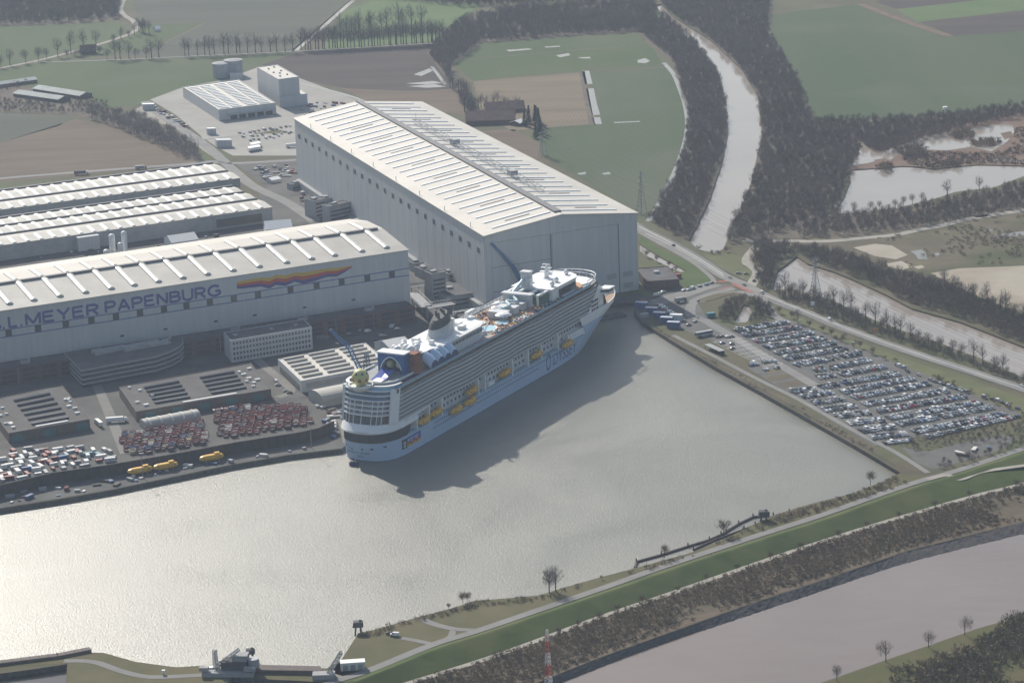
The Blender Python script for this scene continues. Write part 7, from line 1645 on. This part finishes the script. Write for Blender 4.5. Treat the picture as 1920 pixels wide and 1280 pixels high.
# ------------------------------------------------------------------ cranes, pylons, lock, booms
def lattice(mb, P, Q, w0, w1, n, r=.16, m=None):
    P, Q = Vector(P), Vector(Q); d = (Q - P).normalized(); a = d.orthogonal().normalized()
    if abs(d.z) < .95: a = d.cross(Vector((0, 0, 1))).normalized()
    b = d.cross(a).normalized(); prev = None
    for k in range(n + 1):
        t = k / n; c = P.lerp(Q, t); w = lp(w0, w1, t) / 2; ring = [c + a * w + b * w, c - a * w + b * w, c - a * w - b * w, c + a * w - b * w]
        if prev:
            for j in range(4):
                mb.tube(prev[j], ring[j], r, 4, m=m); mb.tube(prev[j], ring[(j + 1) % 4], r * .65, 3, m=m); mb.tube(ring[j], ring[(j + 1) % 4], r * .6, 3, m=m)
        prev = ring
def crane(label, base, tower_top, pivot, mid, tip):
    B = G(*base, 0); t = thing('harbour_crane', label, 'crane', B); D = Vector((.943, .333, 0))
    Tt, Pv, Md, Tp = (VP(*p, B, D) - B for p in (tower_top, pivot, mid, tip))
    mb = MB(); mb.tube((0, 0, 0), (0, 0, max(Pv.z - 2, 4)), 2.2, 10, 1.7); mb.build('pedestal', m_sblue, t)
    mb = MB(); z = max(Pv.z - 2, 4); mb.box((0, 0, z + 1.5), (7, 5, 3.2)); mb.build('machine_house', m_sblue, t)
    mb = MB(); lattice(mb, (Tt.x, Tt.y, z + 2), Tt, 4.5, 2.0, 6, .28); mb.build('apex_frame', mat('dark_crane_steel', (.03, .07, .13), .6, .3, var=.2), t)
    mb = MB(); lattice(mb, Pv, Md, 2.6, 2.4, 12, .3); lattice(mb, Md, Tp, 2.4, 1.4, 10, .3); mb.build('jib', m_sblue, t)
    mb = MB(); mb.tube(Tt, Md, .12, 4); mb.tube(Tt, Tp, .1, 4); mb.build('stay_cable', m_dgrey, t)
crane('blue lattice crane rising behind the ship stern with its jib bent left', (700, 752), (687, 664), (681, 704), (655, 652), (619, 618))
crane('blue lattice crane standing between the ship and the big hall doors', (988, 578.5), (988, 510), (984, 540), (962, 500), (921, 456))
def pylon(label, base, top, m, arms, w=7., z0=0., bands=None):
    B = G(*base, 0); H = (VP(*top, B, Vector((1, 0, 0))) - B).z; t = thing('power_pylon', label, 'pylon', B)
    n = 9
    if bands:
        for k in range(6):
            mb = MB(); a, b = k / 6, (k + 1) / 6; wf = lambda s: lp(w, .9, s ** .75); lattice(mb, (0, 0, H * a), (0, 0, H * b), wf(a), wf(b), 3, .13); mb.build('lattice_section', bands[k % 2], t)
    else:
        mb = MB(); lattice(mb, (0, 0, 0), (0, 0, H * .55), w, w * .35, 6, .2); lattice(mb, (0, 0, H * .55), (0, 0, H), w * .35, .5, 6, .16); mb.build('lattice_mast', m, t)
    for k, (zf, ln) in enumerate(arms):
        mb = MB(); z = H * zf; dx, dy = math.cos(1.0), math.sin(1.0)
        for s in (-1, 1): mb.tube((0, 0, z + 1), (dx * ln * s, dy * ln * s, z), .2, 4); mb.tube((0, 0, z - .6), (dx * ln * s, dy * ln * s, z), .2, 4)
        mb.build('cross_arm', bands[0] if bands else m, t)
    return B, H
m_gal = mat('galvanised_steel', (.26, .28, .29), .6, .3, var=.1)
B1, H1 = pylon('grey power pylon standing in the trees before the backwater', (1529, 556), (1527, 483), m_gal, ((.62, 7), (.78, 9), (.92, 6)))
B2, H2 = pylon('grey power pylon on the green field behind the right end of the hall', (1203, 400), (1198, 322), m_gal, ((.62, 7), (.78, 9), (.92, 6)))
B3, H3 = pylon('grey power pylon beside the farm conifers, half hidden by the hall roof', (1018, 292), (1016, 245), m_gal, ((.62, 7), (.78, 9), (.92, 6)), 6)
pylon('red and white banded lattice mast on the scrubby river bank', (1030, 1312), (1022, 1180), None, ((.80, 2.0), (.9, 1.5)), 4.0, bands=[mat('mast_red', (.55, .05, .04), .5, .4, var=.05), mat('mast_white', (.75, .75, .74), .5, .4, var=.05)])
B4 = B1 + (B1 - B2) * 1.0; H4 = H1
m_wire = mat('cable_grey', (.12, .125, .13), .5, .4, var=0)
dx, dy = math.cos(1.0), math.sin(1.0)
for (Ba, Ha, Bb, Hb, lab) in ((B2, H2, B1, H1, 'thin power cable strung between the field pylon and the backwater pylon'), (B3, H3, B2, H2, 'thin power cable strung from the farm pylon to the field pylon'), (B1, H1, B4, H4, 'thin power cable running from the backwater pylon out to the right')):
    for zf, ln in ((.62, 7), (.78, 9), (.92, 6)):
        for s in (-1, 1):
            o = Vector((dx * ln * s, dy * ln * s, 0)); a, b = Ba + o + Vector((0, 0, Ha * zf)), Bb + o + Vector((0, 0, Hb * zf)); pts = []
            for k in range(15): q = k / 14; p = a.lerp(b, q); p.z -= 16 * q * (1 - q) ; pts.append(p)
            mb = MB(); mb.path(pts, .07, 3); tag(mb.build('power_cable', m_wire), lab, 'cable', lab.replace('thin power cable', 'cables'))
# lamp posts
def lamp(label, base, top, group=None):
    B = G(*base, .1); H = (VP(*top, B, Vector((1, 0, 0))) - B).z; t = thing('lamp_post', label, 'lamp post', B, 0, group); mb = MB(); mb.tube((0, 0, 0), (0, 0, H), .28, 6, .16); mb.build('pole', m_gal, t); mb = MB(); mb.box((0, 0, H), (3.2, .8, .5)); mb.build('lamp_head', m_steel, t)
lamp('tall floodlight mast on the quay in front of the red crates, right one', (584, 840), (579, 790)); lamp('tall floodlight mast on the quay between two yellow lifeboats', (268, 895), (264, 850))
for k, (x, y) in enumerate(((1500, 627), (1600, 668), (1700, 712), (1800, 752), (1440, 655), (1556, 700), (1640, 742), (1560, 760))): lamp('thin lamp post standing among the parked cars', (x, y), (x - 1, y - 26), 'car park lamp posts')
# signs and small street furniture
t = thing('road_sign', 'tall white-topped direction sign beside the main road', 'sign', G(1524, 582)); mb = MB(); mb.tube((0, 0, 0), (0, 0, 5), .15, 6); mb.build('pole', m_gal, t); mb = MB(); mb.box((0, 0, 5.5), (3, .2, 3)); mb.build('panel', m_white, t)
t = thing('road_sign', 'orange roadworks board beside the main road', 'sign', G(1641, 627)); mb = MB(); mb.tube((0, 0, 0), (0, 0, 3), .15, 6); mb.build('pole', m_gal, t); mb = MB(); mb.box((0, 0, 4), (2.6, .2, 2.6)); mb.build('panel', mat('orange_board', (.55, .22, .03), .6, .3, var=.05), t)
t = thing('hunting_stand', 'small pale raised stand at the far edge of the marsh trees', 'stand', G(1772, 216)); mb = MB(); [mb.tube((x, y, 0), (x * .7, y * .7, 6), .2, 5) for x in (-2, 2) for y in (-2, 2)]; mb.build('leg', m_bark, t); mb = MB(); mb.box((0, 0, 7.2), (4, 4, 2.6)); mb.build('cabin', m_white, t)
# fences along the car park road
def fence(label, pix, m, h=1.2):
    P = smooth_line([G(x, y, .1) for x, y in pix], 4); c = P[0]; t = thing('guard_rail', label, 'guard rail', c); mb = MB(); rl = MB()
    for a, b in zip(P, P[1:]):
        n = max(1, int((b - a).length / 8))
        for k in range(n): p = a.lerp(b, k / n) - c; mb.tube(p, p + Vector((0, 0, h)), .12, 4)
        rl.tube(a - c + Vector((0, 0, h * .9)), b - c + Vector((0, 0, h * .9)), .16, 4)
    mb.build('post', m_steel, t); rl.build('rail', m, t)
fence('thin grey guard rail along the far side of the main road', [(1198, 419), (1265, 454), (1340, 498), (1400, 528)], m_gal); fence('thin grey guard rail between main road and verge by the car park', [(1440, 562), (1523, 596), (1652, 648), (1826, 706), (1920, 737)], m_gal)
fence('low dark fence along the quay edge of the car park side', [(1212, 606), (1340, 684), (1500, 772), (1680, 876)], m_dgrey, 1.4)
# lock at the bottom left
B = G(430, 1262, 0); t = thing('lock_gate_house', 'dark steel lock machinery with white control cabin at the basin mouth', 'lock house', B, heading(390, 1262, 480, 1262))
mb = MB(); mb.box((0, 0, 1.2), (28, 11, 2.4)); mb.build('base', m_grey, t)
mb = MB(); mb.box((3, 2, 5), (14, 8, 4)); mb.build('machine_hall', m_dgrey, t)
mb = MB(); mb.box((6, 2, 8.6), (8, 6, 3)); mb.box((6, 2, 10.3), (9, 7, .5)); mb.build('control_cabin', m_grey, t)
mb = MB(); lattice(mb, (-8, 0, 3), (6, 0, 14), 2, 1.4, 7, .25); lattice(mb, (-8, 4, 3), (-8, 4, 12), 2, 1.6, 5, .25); mb.tube((13, 2, 3), (13, 2, 8), 3.2, 12); mb.build('hoist_frame', m_steel, t)
mb = MB(); mb.box((-13, -3, 4), (5, 3, 2)); mb.build('switch_cabinet', m_grey, t); mb = MB(); mb.box((12, -4, 4.2), (6, 3, 2.2)); mb.build('switch_cabinet', m_grey, t)
tag(MB().prism([G(466, 1252).xy, G(602, 1255).xy, G(603, 1264).xy, G(468, 1262).xy], -4, 2.2).build('lock_gate', m_bronze), 'long dark steel lock gate closing the basin mouth', 'lock gate')
B = G(393, 1259); t = thing('site_hut', 'small white cabin left of the lock machinery', 'hut', B); mb = MB(); mb.box((0, 0, 1.4), (5.5, 3, 2.8)); mb.build('wall', m_white, t); mb = MB(); mb.box((0, 0, 2.95), (6, 3.4, .3)); mb.build('roof', m_white, t)
B = G(307, 1264); t = thing('signal_post', 'tiny white signal box on the bank left of the lock', 'signal', B); mb = MB(); mb.tube((0, 0, 0), (0, 0, 1.5), .3, 6); mb.build('post', m_steel, t); mb = MB(); mb.box((0, 0, 2), (1.8, 1.4, 1.4)); mb.build('box', m_white, t)
B = G(662, 1256); t = thing('storage_shed', 'long white flat-roofed shed on the dike foot beside the lock', 'shed', B, heading(640, 1256, 684, 1253))
mb = MB(); mb.box((0, 2, 2.2), (13, 5, 4.4)); mb.build('wall', m_swg, t); mb = MB(); mb.box((0, 2, 4.55), (13.4, 5.4, .3)); mb.build('roof', m_white, t); mb = MB(); [mb.box((x, -.55, 1.8), (2.6, .12, 3.2)) for x in (-4, 0, 4)]; mb.build('door', m_grey, t)
B = G(625, 1270); t = thing('hoist_gantry', 'slanting pale steel hoist beside the white dike shed', 'gantry', B); mb = MB(); lattice(mb, (-4, 0, 0), (5, 2, 14), 2.2, 1.4, 8, .25); mb.build('boom', m_steel, t); mb = MB(); mb.box((-5, 0, 1.5), (12, 6, 3)); mb.build('base', m_grey, t)
def dolphin(label, x, y, z, s):
    B = G(x, y, z); t = thing('mooring_dolphin', label, 'dolphin', B); mb = MB(); [mb.tube((a * s, b * s, -1), (a * s * .6, b * s * .6, 5 * s), .45, 8) for a in (-1.6, 1.6) for b in (-1.4, 1.4)]; mb.build('pile', m_bronze, t); mb = MB(); mb.box((0, 0, 5.2 * s), (5.4 * s, 4.2 * s, 2.6 * s), taper=.86); mb.box((1.2 * s, .5, 6.6 * s), (1.4, 1.4, 1.2)); mb.build('cap', m_dgrey, t)
dolphin('dark square mooring dolphin standing in the water right of the lock machinery', 470, 1236, -3, .95); dolphin('brown mooring dolphin at the corner of the grassy bank', 672, 1187, -1, 1.1)
t = thing('jetty_wall', 'long low concrete guide wall at the bottom left of the basin', 'quay wall', G(60, 1245)); o_ = t.location; mb = MB(); P = [G(x, y, 0) - o_ for x, y in ((-120, 1268), (-10, 1249), (110, 1234), (172, 1222))]
for a, b in zip(P, P[1:]): d = (b - a).normalized(); n = Vector((-d.y, d.x, 0)) * 4.5; mb.prism([a, b, b + n, a + n], -4, 1.6)
mb.build('wall', m_bronze, t); mb = MB(); a, b = P[0], P[-1]
for k in range(22): q = P[0].lerp(P[1], k / 10) if k <= 10 else P[1].lerp(P[3], (k - 10) / 11); mb.tube(q + Vector((0, .6, 1.6)), q + Vector((0, .6, 3)), .12, 4)
mb.build('railing', m_steel, t)
# floating booms off the south bank
def boom(label, pix, r):
    P = [G(x, y, -2.6) for x, y in pix]; c = P[0]; t = thing('floating_boom', label, 'boom', c); mb = MB(); mb.path([p - c for p in P], r, 8); mb.build('pipe', m_bronze, t)
    mb = MB(); [mb.tube(p - c + Vector((0, 0, -1)), p - c + Vector((0, 0, 2.4)), .4, 6) for p in P]; mb.build('pile', m_bark, t)
boom('long brown floating boom from the bank corner towards the middle', [(1190, 1068), (1193, 1053), (1240, 1040), (1290, 1024), (1330, 1012), (1362, 998)], .9)
boom('brown floating boom running up to the wooden dolphin', [(1352, 1002), (1385, 982), (1412, 969), (1442, 966)], .9); boom('short inner boom lying against the bank beside the wooden dolphin', [(1300, 1030), (1345, 1010), (1395, 992), (1416, 984)], .7); boom('short dark boom right of the wooden dolphin', [(1450, 967), (1480, 960), (1515, 958)], .7)
dolphin('dark wooden dolphin among the floating booms', 1432, 980, -2, 1.2)
# two people walking on the dike
def person(label, x, y, lean, dark):
    p = G(x, y, 0); best = min(r2, key=lambda q: (q.xy - p.xy).length); P = Vector((p.x, p.y, 0)); me = bpy.data.meshes.new('person'); S = [((0, 0, .95), .15), ((0, .01, 1.2), .15), ((0, 0, 1.45), .12), ((0, 0, 1.56), .06), ((0, .02, 1.68), .10), ((0, .02, 1.8), .075), ((-.1, .05, .5), .075), ((-.1, lean, .08), .055), ((.1, .0, .5), .075), ((.1, -lean, .08), .055), ((-.2, 0, 1.42), .07), ((-.26, -.08, 1.15), .05), ((-.25, .05, .9), .04), ((.2, 0, 1.42), .07), ((.26, .08, 1.15), .05), ((.25, .12, .9), .04), ((-.1, lean + .12, .04), .045), ((.1, -lean + .12, .04), .045)]
    E_ = [(0, 1), (1, 2), (2, 3), (3, 4), (4, 5), (0, 6), (6, 7), (0, 8), (8, 9), (2, 10), (10, 11), (11, 12), (2, 13), (13, 14), (14, 15), (7, 16), (9, 17)]
    me.from_pydata([s[0] for s in S], E_, []); o = bpy.data.objects.new('person', me); COL.objects.link(o); md = o.modifiers.new('skin', 'SKIN')
    for k, s in enumerate(S): me.skin_vertices[0].data[k].radius = (s[1], s[1]); me.skin_vertices[0].data[k].use_root = k == 0
    o.modifiers.new('sub', 'SUBSURF').levels = 1; me.materials.append(dark)
    # stand on the dike slope
    t = (P.xy - best.xy).length; z = max(.3, best.z * (1 - t / 13) + .15); 
    q = G(x, y, z); o.location = (q.x, q.y, z); o.rotation_euler = (0, 0, 1.2); return tag(o, label, 'person', 'walkers on the dike')
m_coat = mat('dark_coat', (.03, .03, .035), .9, .2, var=0); m_coat2 = mat('navy_coat', (.03, .035, .06), .9, .2, var=0)
person('person in dark clothes walking on the dike grass, left of a companion', 1328, 1046, .22, m_coat); person('person in dark clothes walking on the dike grass, right of a companion', 1334, 1043, -.2, m_coat2)
